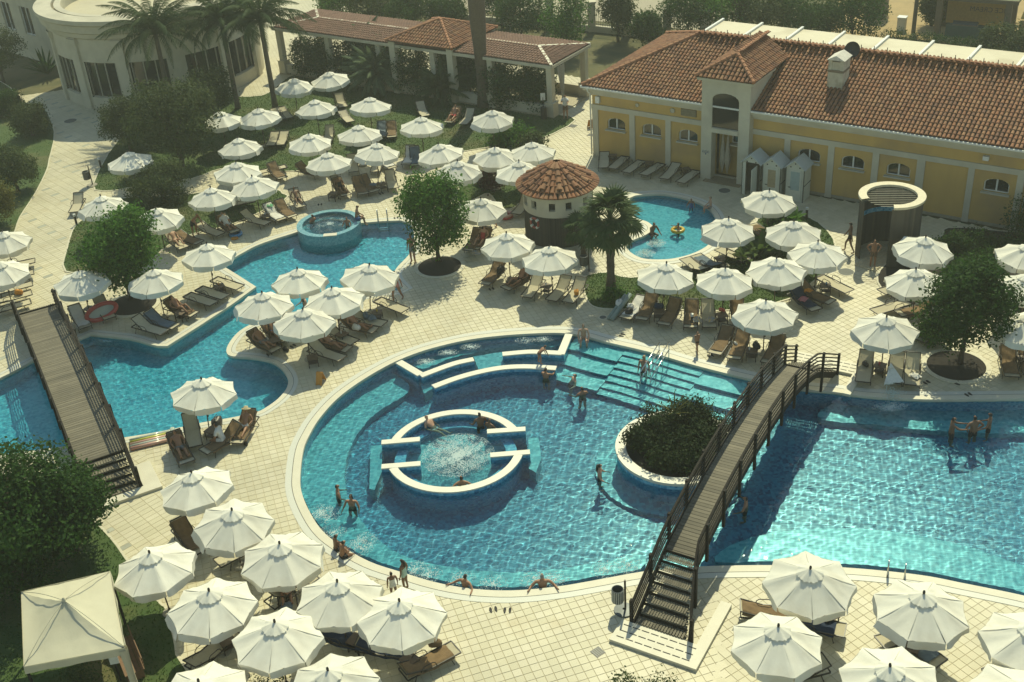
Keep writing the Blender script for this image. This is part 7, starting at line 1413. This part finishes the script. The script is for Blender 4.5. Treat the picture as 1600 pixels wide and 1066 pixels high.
def cloth_heap(px, py, z, s, m, label, seed):
    rg = random.Random(seed); mb = MB(); N = 12; vs = []
    for j in range(N + 1):
        for i in range(N + 1):
            x, y = (i / N - .5) * 2, (j / N - .5) * 2; e = max(0, 1 - (x * x + y * y)); vs.append((x * s * (1 + .1 * math.sin(5 * y + seed)), y * s * .8, .02 + s * .35 * e ** .6 * (1 + .45 * math.sin(6 * x + seed) * math.sin(5 * y + 2 * seed)) + .02 * rg.random()))
    mb.add(vs, [(j * (N + 1) + i, j * (N + 1) + i + 1, (j + 1) * (N + 1) + i + 1, (j + 1) * (N + 1) + i) for j in range(N) for i in range(N)]); o = mb.build('clothes_heap', m, smooth=True); p = at(px, py, z); o.location = p; o.rotation_euler = (0, 0, rg.uniform(0, 3)); tag(o, label, 'clothes')
M['green_towel'] = mat('green_towel', (.14, .40, .20), .9, (.10, .32, .16), 6); M['pink_towel'] = mat('pink_towel', (.42, .16, .18), .9, (.36, .12, .15), 6); M['stripe'] = mat('striped_towel', (.5, .36, .16), .9, (.16, .22, .30), 3, stretch=(1, 9, 1), detail=0)
for i, (x, y, z, s, m, l) in enumerate(((420, 322, .62, .26, 'green_towel', 'green towel hung on the lounger back left of the spa tub'), (1255, 468, .40, .24, 'pink_towel', 'pink and white clothes on the dark lounger by the planting bed'), (1089, 500, .40, .26, 'stripe', 'striped towel crumpled on the lounger right of the fan palm'), (1110, 500, .40, .26, 'stripe', 'patterned cloth crumpled on the fifth lounger right of the fan palm'), (118, 486, .5, .25, 'pink_towel', 'pink shirt on the lounger left of the red boat'), (580, 497, .4, .27, 'blue_towel', 'blue cloth on the peninsula lounger beside the flat one'), (744, 396, .38, .26, 'stripe', 'patterned cloth on the lounger beside the round lagoon tree'), (1262, 455, .5, .22, 'orange', 'orange towel on the middle dark lounger'), (583, 289, .5, .22, 'blue_towel', 'pale blue towel on the brown lounger right of the spa tub'), (448, 950, .4, .25, 'blue_towel', 'grey cloth on the lounger of the near left cluster'), (985, 478, .4, .2, 'white_towel', 'white shirt on the first lounger right of the fan palm'), (1430, 588, .36, .22, 'white_towel', 'white cloth on the right pale lounger by the waterspout'))): cloth_heap(x, y, z, s, M[m], l, i)
# ------------------------------------------------------------------ people
SK = {'tan': mat('tanned_skin', (.33, .17, .095), .55, (.29, .145, .08), 5), 'fair': mat('fair_skin', (.50, .30, .20), .55, (.45, .26, .17), 5), 'brown': mat('brown_skin', (.19, .10, .055), .55, (.165, .085, .045), 5)}
CLOTH = {k: mat(k + '_swimwear', c, .8) for k, c in dict(black=(.012, .012, .014), white=(.68, .68, .64), red=(.45, .05, .05), blue=(.04, .10, .26), mint=(.45, .62, .52), grey=(.20, .20, .19), brown=(.16, .10, .06), pink=(.55, .25, .24), green=(.08, .22, .10)).items()}
HAIR = {k: mat(k + '_hair', c, .6) for k, c in dict(dark=(.018, .012, .009), brown=(.075, .045, .025), blond=(.36, .25, .12), grey=(.25, .24, .22)).items()}
EYE = mat('eye', (.02, .015, .012), .2)
def V3(*a): return Vector(a)
def pose(kind, rg, p={}):
    """joint positions, facing +Y, feet at z = 0 (or seat at z = 0)"""
    J = {}; lean = p.get('lean', 0.0); w = p.get('w', 1.0); up = V3(0, math.sin(lean), math.cos(lean)); fw = V3(0, math.cos(lean), -math.sin(lean))
    pel = {'stand': .93, 'walk': .91, 'sit': .10, 'recline': .11, 'bend': .90, 'water': .93, 'rest': .93, 'crouch': .55}[kind]; P = V3(0, 0, pel)
    J['pelvis'] = P; J['spine'] = P + up * .20; J['chest'] = P + up * .40; J['neck'] = P + up * .55; hd = P + up * .60 + fw * .015; n_ = p.get('nod', 0.0)
    hu = V3(0, math.sin(lean * .5 + n_), math.cos(lean * .5 + n_)); hf = V3(0, math.cos(lean * .5 + n_), -math.sin(lean * .5 + n_)); J['headb'] = J['neck'] + hu * .08; J['head'] = J['neck'] + hu * .16 + hf * .015; J['crown'] = J['neck'] + hu * .225; J['nose'] = J['head'] + hf * .105 - hu * .015
    for s, S_ in ((-1, 'L'), (1, 'R')):
        sh = J['chest'] + up * .09 + V3(s * .185 * w, 0, 0); J['sh' + S_] = sh; J['hip' + S_] = P + V3(s * .095, 0, -.04)
        def arm(e, h): J['el' + S_] = sh + e; J['wr' + S_] = sh + e + h
        if kind in ('stand',): arm(V3(s * .06, -.03, -.28), V3(s * .01, .07, -.25))
        elif kind == 'walk': arm(V3(s * .06, s * .12, -.26), V3(s * .0, .05 + s * .10, -.24))
        elif kind == 'sit': arm(V3(s * .07, .05, -.27), V3(-s * .03, .20, -.15))
        elif kind == 'recline': arm(V3(s * .10, .08, -.24), V3(-s * .05, .22, -.02))
        elif kind == 'bend': arm(V3(s * .04, .10, -.27), V3(-s * .02, .10, -.24))
        elif kind == 'water': arm(V3(s * .11, .06, -.25), V3(s * .04, .20, -.12))
        elif kind == 'rest': arm(V3(s * .20, -.13, -.12), V3(s * .07, -.18, .04))
        elif kind == 'crouch': arm(V3(s * .08, .12, -.24), V3(-s * .04, .20, -.10))
        if p.get('arms') == 'hips': arm(V3(s * .20, -.06, -.20), V3(-s * .13, .10, -.18))
        if p.get('arms') == 'out': arm(V3(s * .21, .08, -.17), V3(s * .13, .20, .02))
        if p.get('arms') == 'fwd': arm(V3(s * .05, .22, -.14), V3(-s * .02, .25, .0))
        if p.get('arms') == 'head': arm(V3(s * .14, .10, .10), V3(-s * .16, .0, .20))
        hip = J['hip' + S_]
        if kind in ('stand', 'water', 'rest'): J['kn' + S_] = hip + V3(s * .015, .02, -.42); J['an' + S_] = hip + V3(s * .02, -.02, -.82)
        elif kind == 'walk': J['kn' + S_] = hip + V3(0, .16 * s + .05, -.40); J['an' + S_] = hip + V3(0, .26 * s - .04, -.80)
        elif kind == 'bend': J['kn' + S_] = hip + V3(s * .05, .05, -.40); J['an' + S_] = hip + V3(s * .07, .0, -.79)
        elif kind == 'sit': J['kn' + S_] = hip + V3(s * .05, .42, .02); J['an' + S_] = hip + V3(s * .05, .46, -.40)
        elif kind == 'crouch': J['kn' + S_] = hip + V3(s * .09, .36, .02); J['an' + S_] = hip + V3(s * .07, .12, -.43)
        elif kind == 'recline': k = p.get('knee', (.0, .16)[s > 0]); J['kn' + S_] = hip + V3(s * .04, .40, .02 + k); J['an' + S_] = hip + V3(s * .04, .76, .0 - .03)
        J['toe' + S_] = J['an' + S_] + (V3(s * .03, .16, -.05) if kind != 'recline' else V3(s * .05, .06, .15))
    return J
BONES = [('pelvis', 'spine'), ('spine', 'chest'), ('chest', 'neck'), ('neck', 'headb'), ('headb', 'head'), ('head', 'crown'), ('head', 'nose')] + [(a + s, b + s) for s in 'LR' for a, b in (('sh', 'el'), ('el', 'wr'), ('hip', 'kn'), ('kn', 'an'), ('an', 'toe'))] + [('chest', 'shL'), ('chest', 'shR'), ('pelvis', 'hipL'), ('pelvis', 'hipR')]
RAD = dict(pelvis=(.16, .12), spine=(.14, .105), chest=(.17, .118), neck=(.06, .06), headb=(.062, .070), head=(.078, .095), crown=(.060, .075), nose=(.016, .016), sh=(.064, .064), el=(.048, .048), wr=(.034, .029), hip=(.098, .10), kn=(.062, .066), an=(.04, .044), toe=(.035, .022))
QUEUE = []
def person(loc, rz, kind, label, skin='tan', hair='dark', cloth=('shorts', 'black'), p={}, scale=1.0, long_hair=False, female=False, top=None, group='people at the pools', hat=None, seat=0.0, child=False):
    rg = random.Random(len(QUEUE) * 13 + 5); J = pose(kind, rg, p); names = list(J); vs = [J[n] for n in names]; idx = {n: i for i, n in enumerate(names)}; ed = [(idx[a], idx[b]) for a, b in BONES]
    rd = [RAD[n[:-1] if n[-1] in 'LR' else n] for n in names]
    if female: rd = [(a * .88, b * .9) if n not in ('pelvis', 'hipL', 'hipR') else (a * 1.0, b) for n, (a, b) in zip(names, rd)]
    if child: rd = [(a * 1.35, b * 1.35) if n in ('head', 'headb', 'crown') else (a, b) for n, (a, b) in zip(names, rd)]
    for s, S_ in ((-1, 'L'), (1, 'R')):              # palm, four fingers and thumb
        w_ = J['wr' + S_]; d = (w_ - J['el' + S_]).normalized(); side = d.cross(V3(1, .2, .1)).normalized(); pm = w_ + d * .075; vs.append(pm); pi_ = len(vs) - 1; rd.append((.032, .018)); ed.append((idx['wr' + S_], pi_))
        for k in range(4):
            q = pm + d * .045 + side * (.018 * (k - 1.5)); e = q + d * (.042, .05, .046, .034)[k] - d.cross(side) * .012 * s; vs += [q, e]; rd += [(.0095, .0095), (.0075, .0075)]; ed += [(pi_, len(vs) - 2), (len(vs) - 2, len(vs) - 1)]
        th = w_ + d * .04 - side * .035; te = th + d * .03 - side * .015; vs += [th, te]; rd += [(.011, .011), (.008, .008)]; ed += [(pi_, len(vs) - 2), (len(vs) - 2, len(vs) - 1)]
    me = bpy.data.meshes.new('body_skeleton'); me.from_pydata([tuple(v) for v in vs], ed, []); o = bpy.data.objects.new('body', me); COL.objects.link(o)
    bm = bmesh.new(); bm.from_mesh(me); lay = bm.verts.layers.skin.verify(); bm.verts.ensure_lookup_table()
    for v, r in zip(bm.verts, rd): v[lay].radius = r; v[lay].use_root = v.index == idx['pelvis']
    bm.to_mesh(me); bm.free(); m = o.modifiers.new('skin', 'SKIN'); m.use_smooth_shade = True; m.branch_smoothing = .4; m = o.modifiers.new('sub', 'SUBSURF'); m.levels = 1; m.render_levels = 1
    QUEUE.append((o, J, dict(loc=loc, rz=rz, label=label, skin=skin, hair=hair, cloth=cloth, scale=scale, long_hair=long_hair, top=top, group=group, hat=hat)))
def seg_dist(Pn, a, b):
    a, b = np.array(a), np.array(b); d = b - a; t = np.clip(((Pn - a) @ d) / (d @ d), 0, 1); return np.linalg.norm(Pn - a - t[:, None] * d, axis=1), t
def flush_people():
    bpy.context.view_layer.update(); dg = bpy.context.evaluated_depsgraph_get(); meshes = [bpy.data.meshes.new_from_object(o.evaluated_get(dg)) for o, _, _ in QUEUE]
    for (o, J, k), me in zip(QUEUE, meshes):
        bpy.data.objects.remove(o); root = thing('person', k['label'], 'person', k['loc'], k['rz'], k['group']); root.scale = (k['scale'],) * 3
        me.materials.clear(); me.materials.append(SK[k['skin']]); me.polygons.foreach_set('use_smooth', [True] * len(me.polygons)); me.name = 'body'; b = bpy.data.objects.new('body', me); COL.objects.link(b); b.parent = root
        nf = len(me.polygons); cen = np.zeros(nf * 3); me.polygons.foreach_get('center', cen); cen = cen.reshape(-1, 3); D = []; T_ = []
        for x, y in BONES: d, t = seg_dist(cen, J[x], J[y]); D.append(d / (.5 + RAD[x[:-1] if x[-1] in 'LR' else x][0] * 4)); T_.append(t)
        D = np.array(D); T_ = np.array(T_); near = D.argmin(0); tt_ = T_[near, np.arange(nf)]; bn = [BONES[i] for i in near]
        nv = np.zeros(len(me.vertices) * 3); me.vertices.foreach_get('normal', nv); nv = nv.reshape(-1, 3); co = np.zeros(len(me.vertices) * 3); me.vertices.foreach_get('co', co); co = co.reshape(-1, 3)
        def shell(name, sel, off, matl):
            fs = [i for i in range(nf) if sel(i)]; used = {}; vv = []; ff = []
            for i in fs:
                f = []
                for v in me.polygons[i].vertices:
                    if v not in used: used[v] = len(vv); vv.append(co[v] + nv[v] * off)
                    f.append(used[v])
                ff.append(f)
            if ff: MB().add(vv, ff).build(name, matl, root, smooth=True)
        hu = (J['crown'] - J['headb']).normalized(); hf = (J['nose'] - J['head']); hf = (hf - hu * hf.dot(hu)).normalized(); hc = np.array(J['head']); hu_, hf_ = np.array(hu), np.array(hf)
        def is_hair(i):
            if bn[i][0] not in ('headb', 'head') or bn[i][1] == 'nose': return False
            q = cen[i] - hc; u_, f_ = q @ hu_, q @ hf_; return u_ > .045 or (f_ < .01 and u_ > -.06)
        shell('hair', is_hair, .014, HAIR[k['hair']])
        kind, colr = k['cloth']
        if kind == 'shorts': shell('swim_shorts', lambda i: bn[i] in (('pelvis', 'hipL'), ('pelvis', 'hipR')) or (bn[i] == ('pelvis', 'spine') and tt_[i] < .28) or (bn[i][0][:3] == 'hip' and tt_[i] < .52), .010, CLOTH[colr])
        elif kind in ('brief', 'bikini'): shell('swim_brief', lambda i: bn[i] in (('pelvis', 'hipL'), ('pelvis', 'hipR')) or (bn[i] == ('pelvis', 'spine') and tt_[i] < .12) or (bn[i][0][:3] == 'hip' and tt_[i] < .12), .008, CLOTH[colr])
        elif kind == 'suit': shell('swimsuit', lambda i: bn[i][0] in ('pelvis', 'spine') or (bn[i] == ('chest', 'neck') and tt_[i] < .35), .008, CLOTH[colr])
        if kind == 'bikini': shell('bikini_top', lambda i: (bn[i] == ('spine', 'chest') and tt_[i] > .72) or (bn[i][0] == 'chest' and bn[i][1] == 'neck' and tt_[i] < .12), .010, CLOTH[colr])
        if k['top']: shell('shirt', lambda i: bn[i][0] in ('spine', 'chest') or (bn[i] == ('pelvis', 'spine') and tt_[i] > .1) or (bn[i][0][:2] == 'sh' and tt_[i] < .75), .016, CLOTH[k['top']])
        if k['long_hair']:
            a = J['head'] - hf * .07; MB().tube([a + hu * .02, a - hu * .12 - hf * .03, a - hu * .28 - hf * .04, a - hu * .38 - hf * .02], [.055, .06, .045, .012], 8).build('long_hair', HAIR[k['hair']], root, smooth=True)
        if k['hat']: MB().lathe([(.001, .12), (.08, .11), (.10, .02), (.2, .0), (.2, -.01)], 16).xf(Matrix.Translation(J['crown'] - hu * .04) @ hu.to_track_quat('Z', 'Y').to_matrix().to_4x4()).build('hat', bpy.data.materials['straw'], root, smooth=True)
        ey = MB()
        for s in (-1, 1): q = J['head'] + hf * .088 + V3(s * .032, 0, 0) + hu * .01; ey.add([q + V3(0, 0, .012), q + V3(.012, 0, 0), q - V3(0, 0, .012), q - V3(.012, 0, 0), q + hf * .008], [(0, 1, 4), (1, 2, 4), (2, 3, 4), (3, 0, 4)])
        e = ey.build('eyes', EYE, root); e['kind'] = 'stuff'
    QUEUE.clear()
D180 = PI
def inwater(px, py, sub, **k):
    """someone standing in the pool with the waterline `sub` metres above the feet"""
    z = k.pop('wz', WZ); p = at(px, py, z); return Vector((p.x, p.y, z - sub))
def on(px, py, z=0): return at(px, py, z)
person(on(622, 469), R(140), 'walk', 'tanned man walking barefoot beside the lagoon ladder', 'tan', 'dark', ('brief', 'pink'), p=dict(lean=.06))
person(Vector((SX + SR * .86, SY + .2 - .1, spz + .02)), R(-75), 'sit', 'man in dark shorts sitting on the rim of the spa tub', 'tan', 'dark', ('shorts', 'blue'), p=dict(lean=.25))
person(inwater(487, 345, 1.28, wz=spz - .07), R(60), 'water', 'bather with dark hair up to the shoulders in the spa tub', 'tan', 'dark', p=dict(lean=-.2))
person(inwater(543, 352, .72, wz=spz - .07), R(170), 'water', 'child standing in the spa tub', 'tan', 'dark', scale=.72, child=True)
person(on(646, 411), R(150), 'stand', 'person in dark shorts standing behind the round lagoon tree', 'tan', 'dark', ('shorts', 'grey'))
person(inwater(594, 450, .95), R(10), 'bend', 'person bending over the water behind the lagoon ladder', 'fair', 'brown', ('brief', 'red'), p=dict(lean=1.0))
person(inwater(577, 461, .5), R(200), 'water', 'child with red armbands in the lagoon by the tilted parasol', 'brown', 'dark', ('shorts', 'red'), scale=.65, child=True, p=dict(arms='out'))
person(inwater(477, 479, 1.0), R(120), 'water', 'reddish bather behind the brightest peninsula parasol', 'fair', 'brown', ('bikini', 'red'), female=True)
person(on(305, 368), R(-120), 'bend', 'man bending down on the left lawn', 'tan', 'dark', ('shorts', 'black'), p=dict(lean=.85))
person(on(884, 186), R(170), 'stand', 'person in white shirt standing by the end of the pergola', 'tan', 'dark', ('shorts', 'brown'), top='white', p=dict(arms='fwd'))
person(inwater(1018, 366, .50), R(-150), 'crouch', 'man crouching at the inner corner of the paddling pool', 'brown', 'dark', ('shorts', 'black'), p=dict(lean=.35))
person(inwater(1060, 364, .62), R(100), 'water', 'child with a yellow swim ring in the paddling pool', 'brown', 'dark', scale=.72, child=True, p=dict(arms='out'))
person(inwater(1080, 325, .52), R(160), 'water', 'child in blue at the far edge of the paddling pool', 'brown', 'dark', ('suit', 'blue'), scale=.65, child=True)
person(on(1110, 325, .1), R(90), 'sit', 'boy sitting at the far right rim of the paddling pool', 'fair', 'dark', ('shorts', 'grey'), scale=.8, child=True)
person(on(1326, 394), R(60), 'walk', 'slim dark silhouetted woman walking to the shower enclosure', 'brown', 'dark', ('bikini', 'black'), female=True)
person(on(1363, 417), R(170), 'stand', 'person standing on the slats in front of the shower enclosure', 'tan', 'dark', ('shorts', 'brown'), scale=.9, p=dict(arms='hips'))
person(on(1089, 551), R(-160), 'walk', 'girl with tied hair walking at the far rim of the round pool', 'tan', 'brown', ('bikini', 'black'), scale=.66, female=True, child=True)
person(on(912, 530, .0), R(175), 'sit', 'woman with long hair sitting at the far rim of the round pool', 'fair', 'brown', ('bikini', 'white'), long_hair=True, female=True, p=dict(lean=.2))
person(inwater(1006, 582, .82), R(150), 'stand', 'blond woman standing on the broad pool steps', 'tan', 'blond', ('bikini', 'black'), female=True, long_hair=True)
person(Vector((*at(843, 568, CZ).xy, CZ)), R(-60), 'bend', 'child bending over the curved pool wall', 'tan', 'brown', ('brief', 'brown'), scale=.62, child=True, p=dict(lean=1.1))
person(inwater(853, 590, 1.2), R(-30), 'water', 'bather reaching up at the end of the curved pool wall', 'tan', 'brown', ('bikini', 'brown'), female=True, p=dict(arms='fwd'))
person(inwater(891, 594, 1.38), R(100), 'water', 'swimmer with wet dark hair and spread arms near the niche', 'fair', 'dark', p=dict(arms='out', lean=-.4))
person(inwater(910, 616, 1.34), R(20), 'water', 'man with bare shoulders standing in the middle of the round pool', 'tan', 'dark')
person(on(680, 676, WZ - .30), R(-130), 'recline', 'bather reclining at the left inside the whirlpool ring', 'fair', 'brown', ('brief', 'white'), p=dict(lean=-.75))
person(inwater(751, 664, 1.1), R(20), 'water', 'man with broad back at the far side of the whirlpool ring', 'brown', 'dark', p=dict(lean=.05))
person(inwater(765, 668, 1.1), R(-40), 'water', 'companion beside the man at the far side of the whirlpool ring', 'brown', 'brown', scale=.9)
person(inwater(722, 760, 1.22), R(5), 'rest', 'man seen from behind at the near side of the whirlpool ring', 'tan', 'dark')
person(inwater(937, 744, 1.12), R(-100), 'water', 'woman with dark hair standing left of the island planter', 'fair', 'dark', ('bikini', 'black'), female=True, long_hair=True)
person(inwater(528, 772, 1.25), R(-80), 'water', 'bather with dark hair at the left ledge of the round pool', 'tan', 'dark')
person(inwater(550, 790, 1.18), R(170), 'water', 'woman with long dark hair at the left ledge of the round pool', 'tan', 'dark', ('bikini', 'black'), female=True, long_hair=True)
person(on(525, 860, .0), R(-55), 'sit', 'boy sitting at the near left rim of the round pool', 'brown', 'dark', ('shorts', 'black'), scale=.8, child=True, p=dict(lean=.15))
person(on(534, 872, .0), R(-55), 'sit', 'boy with blue cap sitting at the near left rim next to the other boy', 'tan', 'dark', ('shorts', 'black'), scale=.85, child=True, p=dict(lean=.3))
person(on(635, 922), R(60), 'stand', 'girl in mint swimsuit standing at the near rim of the round pool', 'brown', 'dark', ('suit', 'mint'), scale=.82, female=True, long_hair=True)
person(on(617, 936), R(20), 'stand', 'girl in white top beside the girl in the mint swimsuit', 'brown', 'dark', ('suit', 'white'), scale=.72, female=True, child=True)
person(inwater(727, 916, 1.2), R(-35), 'rest', 'woman with hair bun in the water at the near rim', 'tan', 'dark', ('bikini', 'brown'), female=True, p=dict(lean=.05))
person(inwater(848, 917, 1.18), R(0), 'rest', 'broad shouldered man resting his arms on the near pool rim', 'tan', 'grey', p=dict(w=1.15, lean=.1))
person(inwater(1486, 681, .82), R(-100), 'stand', 'man standing at the left of three in the right basin', 'brown', 'dark', ('shorts', 'black'), p=dict(arms='fwd'))
person(inwater(1520, 678, .85), R(10), 'stand', 'man with hands on hips in the middle of three in the right basin', 'brown', 'dark', ('shorts', 'black'), p=dict(arms='hips'))
person(inwater(1544, 673, .85), R(60), 'water', 'bather at the right of three in the right basin', 'brown', 'dark', ('bikini', 'black'), female=True)
person(inwater(1165, 790, 1.3), R(70), 'water', 'swimmer half hidden by the long bridge rail', 'tan', 'dark', p=dict(arms='out'))
person(on(754, 354), R(150), 'stand', 'person whose legs show under the parasol by the round tree', 'tan', 'dark', ('shorts', 'green'), scale=.95); person(on(771, 353), R(60), 'walk', 'person stepping out from under the parasol by the round tree', 'fair', 'dark', ('shorts', 'red'), scale=.95)
person(on(1503, 30, 0) + Vector((0, 0, .3)), R(170), 'stand', 'person in dark clothes behind the kiosk counter', 'tan', 'dark', ('shorts', 'black'), top='black', scale=1.0)
def on_lounger(i, label, off=0.0, **k):
    o, a, rz = LOBJ[i]; c = Vector(o.location); d = Vector((-math.sin(rz), math.cos(rz), 0)); q = c + d * (.08 + off); person(Vector((q.x, q.y, LZ)), rz + PI, 'recline', label, p=dict(lean=-(PI / 2 - R(max(a, 8)) - .12), **k.pop('p', {})), **k)
idx = {l[6]: i for i, l in enumerate(LOUNGERS)}
def li(s): return next(i for i, l in enumerate(LOUNGERS) if l[6] == s)
for ph, lab, kw in (('right of the parasol near the bar hut foot', 'dark haired sunbather on the lounger near the bar hut foot', dict(skin='tan', cloth=('bikini', 'black'), female=True)), ('third from the lagoon corner on the left bank', 'dark haired woman with raised knees on the left bank', dict(skin='tan', cloth=('bikini', 'black'), female=True, long_hair=True, p=dict(knee=.25))), ('with woman in hat at the near lagoon shore', 'woman in pale hat and white bikini on a lounger by the lagoon', dict(skin='tan', hair='blond', cloth=('bikini', 'white'), female=True, hat=True)), ('at the left end of the lagoon terrace by the left lawn', 'sunbather with raised knees left of the bending man', dict(skin='fair', cloth=('bikini', 'brown'), female=True, p=dict(knee=.2))), ('beside the blue swim ring', 'person lying on the lounger beside the blue swim ring', dict(skin='tan', hair='grey', cloth=('shorts', 'white'), top='white')), ('alone behind the spa tub', 'dark haired person lying on the single lounger behind the spa tub', dict(skin='brown', cloth=('bikini', 'black'), female=True)), ('with sunbather in front of the dark palm bush', 'sunbather on the lawn in front of the dark palm bush', dict(skin='tan', cloth=('shorts', 'red'))), ('with red clothes beside the round lagoon tree', 'sunbather in red beside the round lagoon tree', dict(skin='fair', cloth=('suit', 'red'), female=True)), ('left one under the ruffled parasol', 'sunbather in the shade on the left lounger of the ruffled parasol', dict(skin='tan', cloth=('shorts', 'grey'))), ('with bare legs beside the near pool rim', 'sunbather whose bare legs reach out by the near pool rim', dict(skin='tan', cloth=('shorts', 'brown'))), ('with a sunbather in the middle of the near left cluster', 'sunbather in the shade of the near left cluster', dict(skin='tan', cloth=('shorts', 'black'))), ('at the left end of the lagoon peninsula', 'person lying at the left end of the lagoon peninsula', dict(skin='tan', hair='brown', cloth=('shorts', 'grey'))), ('behind the beach ball on the lagoon peninsula', 'person lying behind the beach ball on the peninsula', dict(skin='tan', cloth=('bikini', 'blue'), female=True)), ('with dark clothes above the spa tub', 'dark clothed sunbather above the spa tub', dict(skin='brown', cloth=('suit', 'black'), female=True)), ('beside the white bag on the peninsula', 'sunbather lying beside the white bag on the peninsula', dict(skin='tan', cloth=('shorts', 'brown'))), ('second from the near end on the peninsula', 'sunbather second from the near end of the peninsula', dict(skin='tan', cloth=('brief', 'brown')))):
    on_lounger(li(ph), lab, **kw)
o, a, rz = LOBJ[li('at the front under the ruffled parasol')]; person(Vector((o.location.x, o.location.y, LZ)), rz + R(120), 'sit', 'person in white tank top sitting under the ruffled parasol', 'tan', 'dark', ('shorts', 'white'), top='white', p=dict(lean=.3))
flush_people()
t = thing('swim_ring', 'yellow swim ring worn by the child in the paddling pool', 'swim ring', at(1059, 362, WZ)); ring(MB(), .30, .30, .10).build('tube', M['yelvinyl'], t, smooth=True)
# ------------------------------------------------------------------ real caustics: water casts, pool bottoms receive
for o in WATERS: o.cycles.is_caustics_caster = True
for o in RECV: o.cycles.is_caustics_receiver = True
for o in bpy.data.objects:
    if o.name.split('.')[0] in ('body', 'post', 'handrail', 'swim_shorts', 'swim_brief', 'white_rim'): o.cycles.is_caustics_receiver = True
sun.cycles.is_caustics_light = True
# ------------------------------------------------------------------ thin scattering veil added over the scene to lift the shadows
hz = MB().box((0, 120, 14.2), (480, 380, 33.6)).build('shadow_lift_haze', []); hz['kind'] = 'stuff'; hz['label'] = 'pale warm veil added over the pools to lift the shadows'
hm_ = bpy.data.materials.new('shadow_lift_air'); hm_.use_nodes = True; hn = hm_.node_tree; hn.nodes.remove(hn.nodes['Principled BSDF'])
pv_ = hn.nodes.new('ShaderNodeVolumePrincipled'); pv_.inputs['Color'].default_value = (.93, .95, .82, 1); pv_.inputs['Density'].default_value = .0009; pv_.inputs['Anisotropy'].default_value = .3
hn.links.new(pv_.outputs['Volume'], hn.nodes['Material Output'].inputs['Volume']); hz.data.materials.append(hm_)
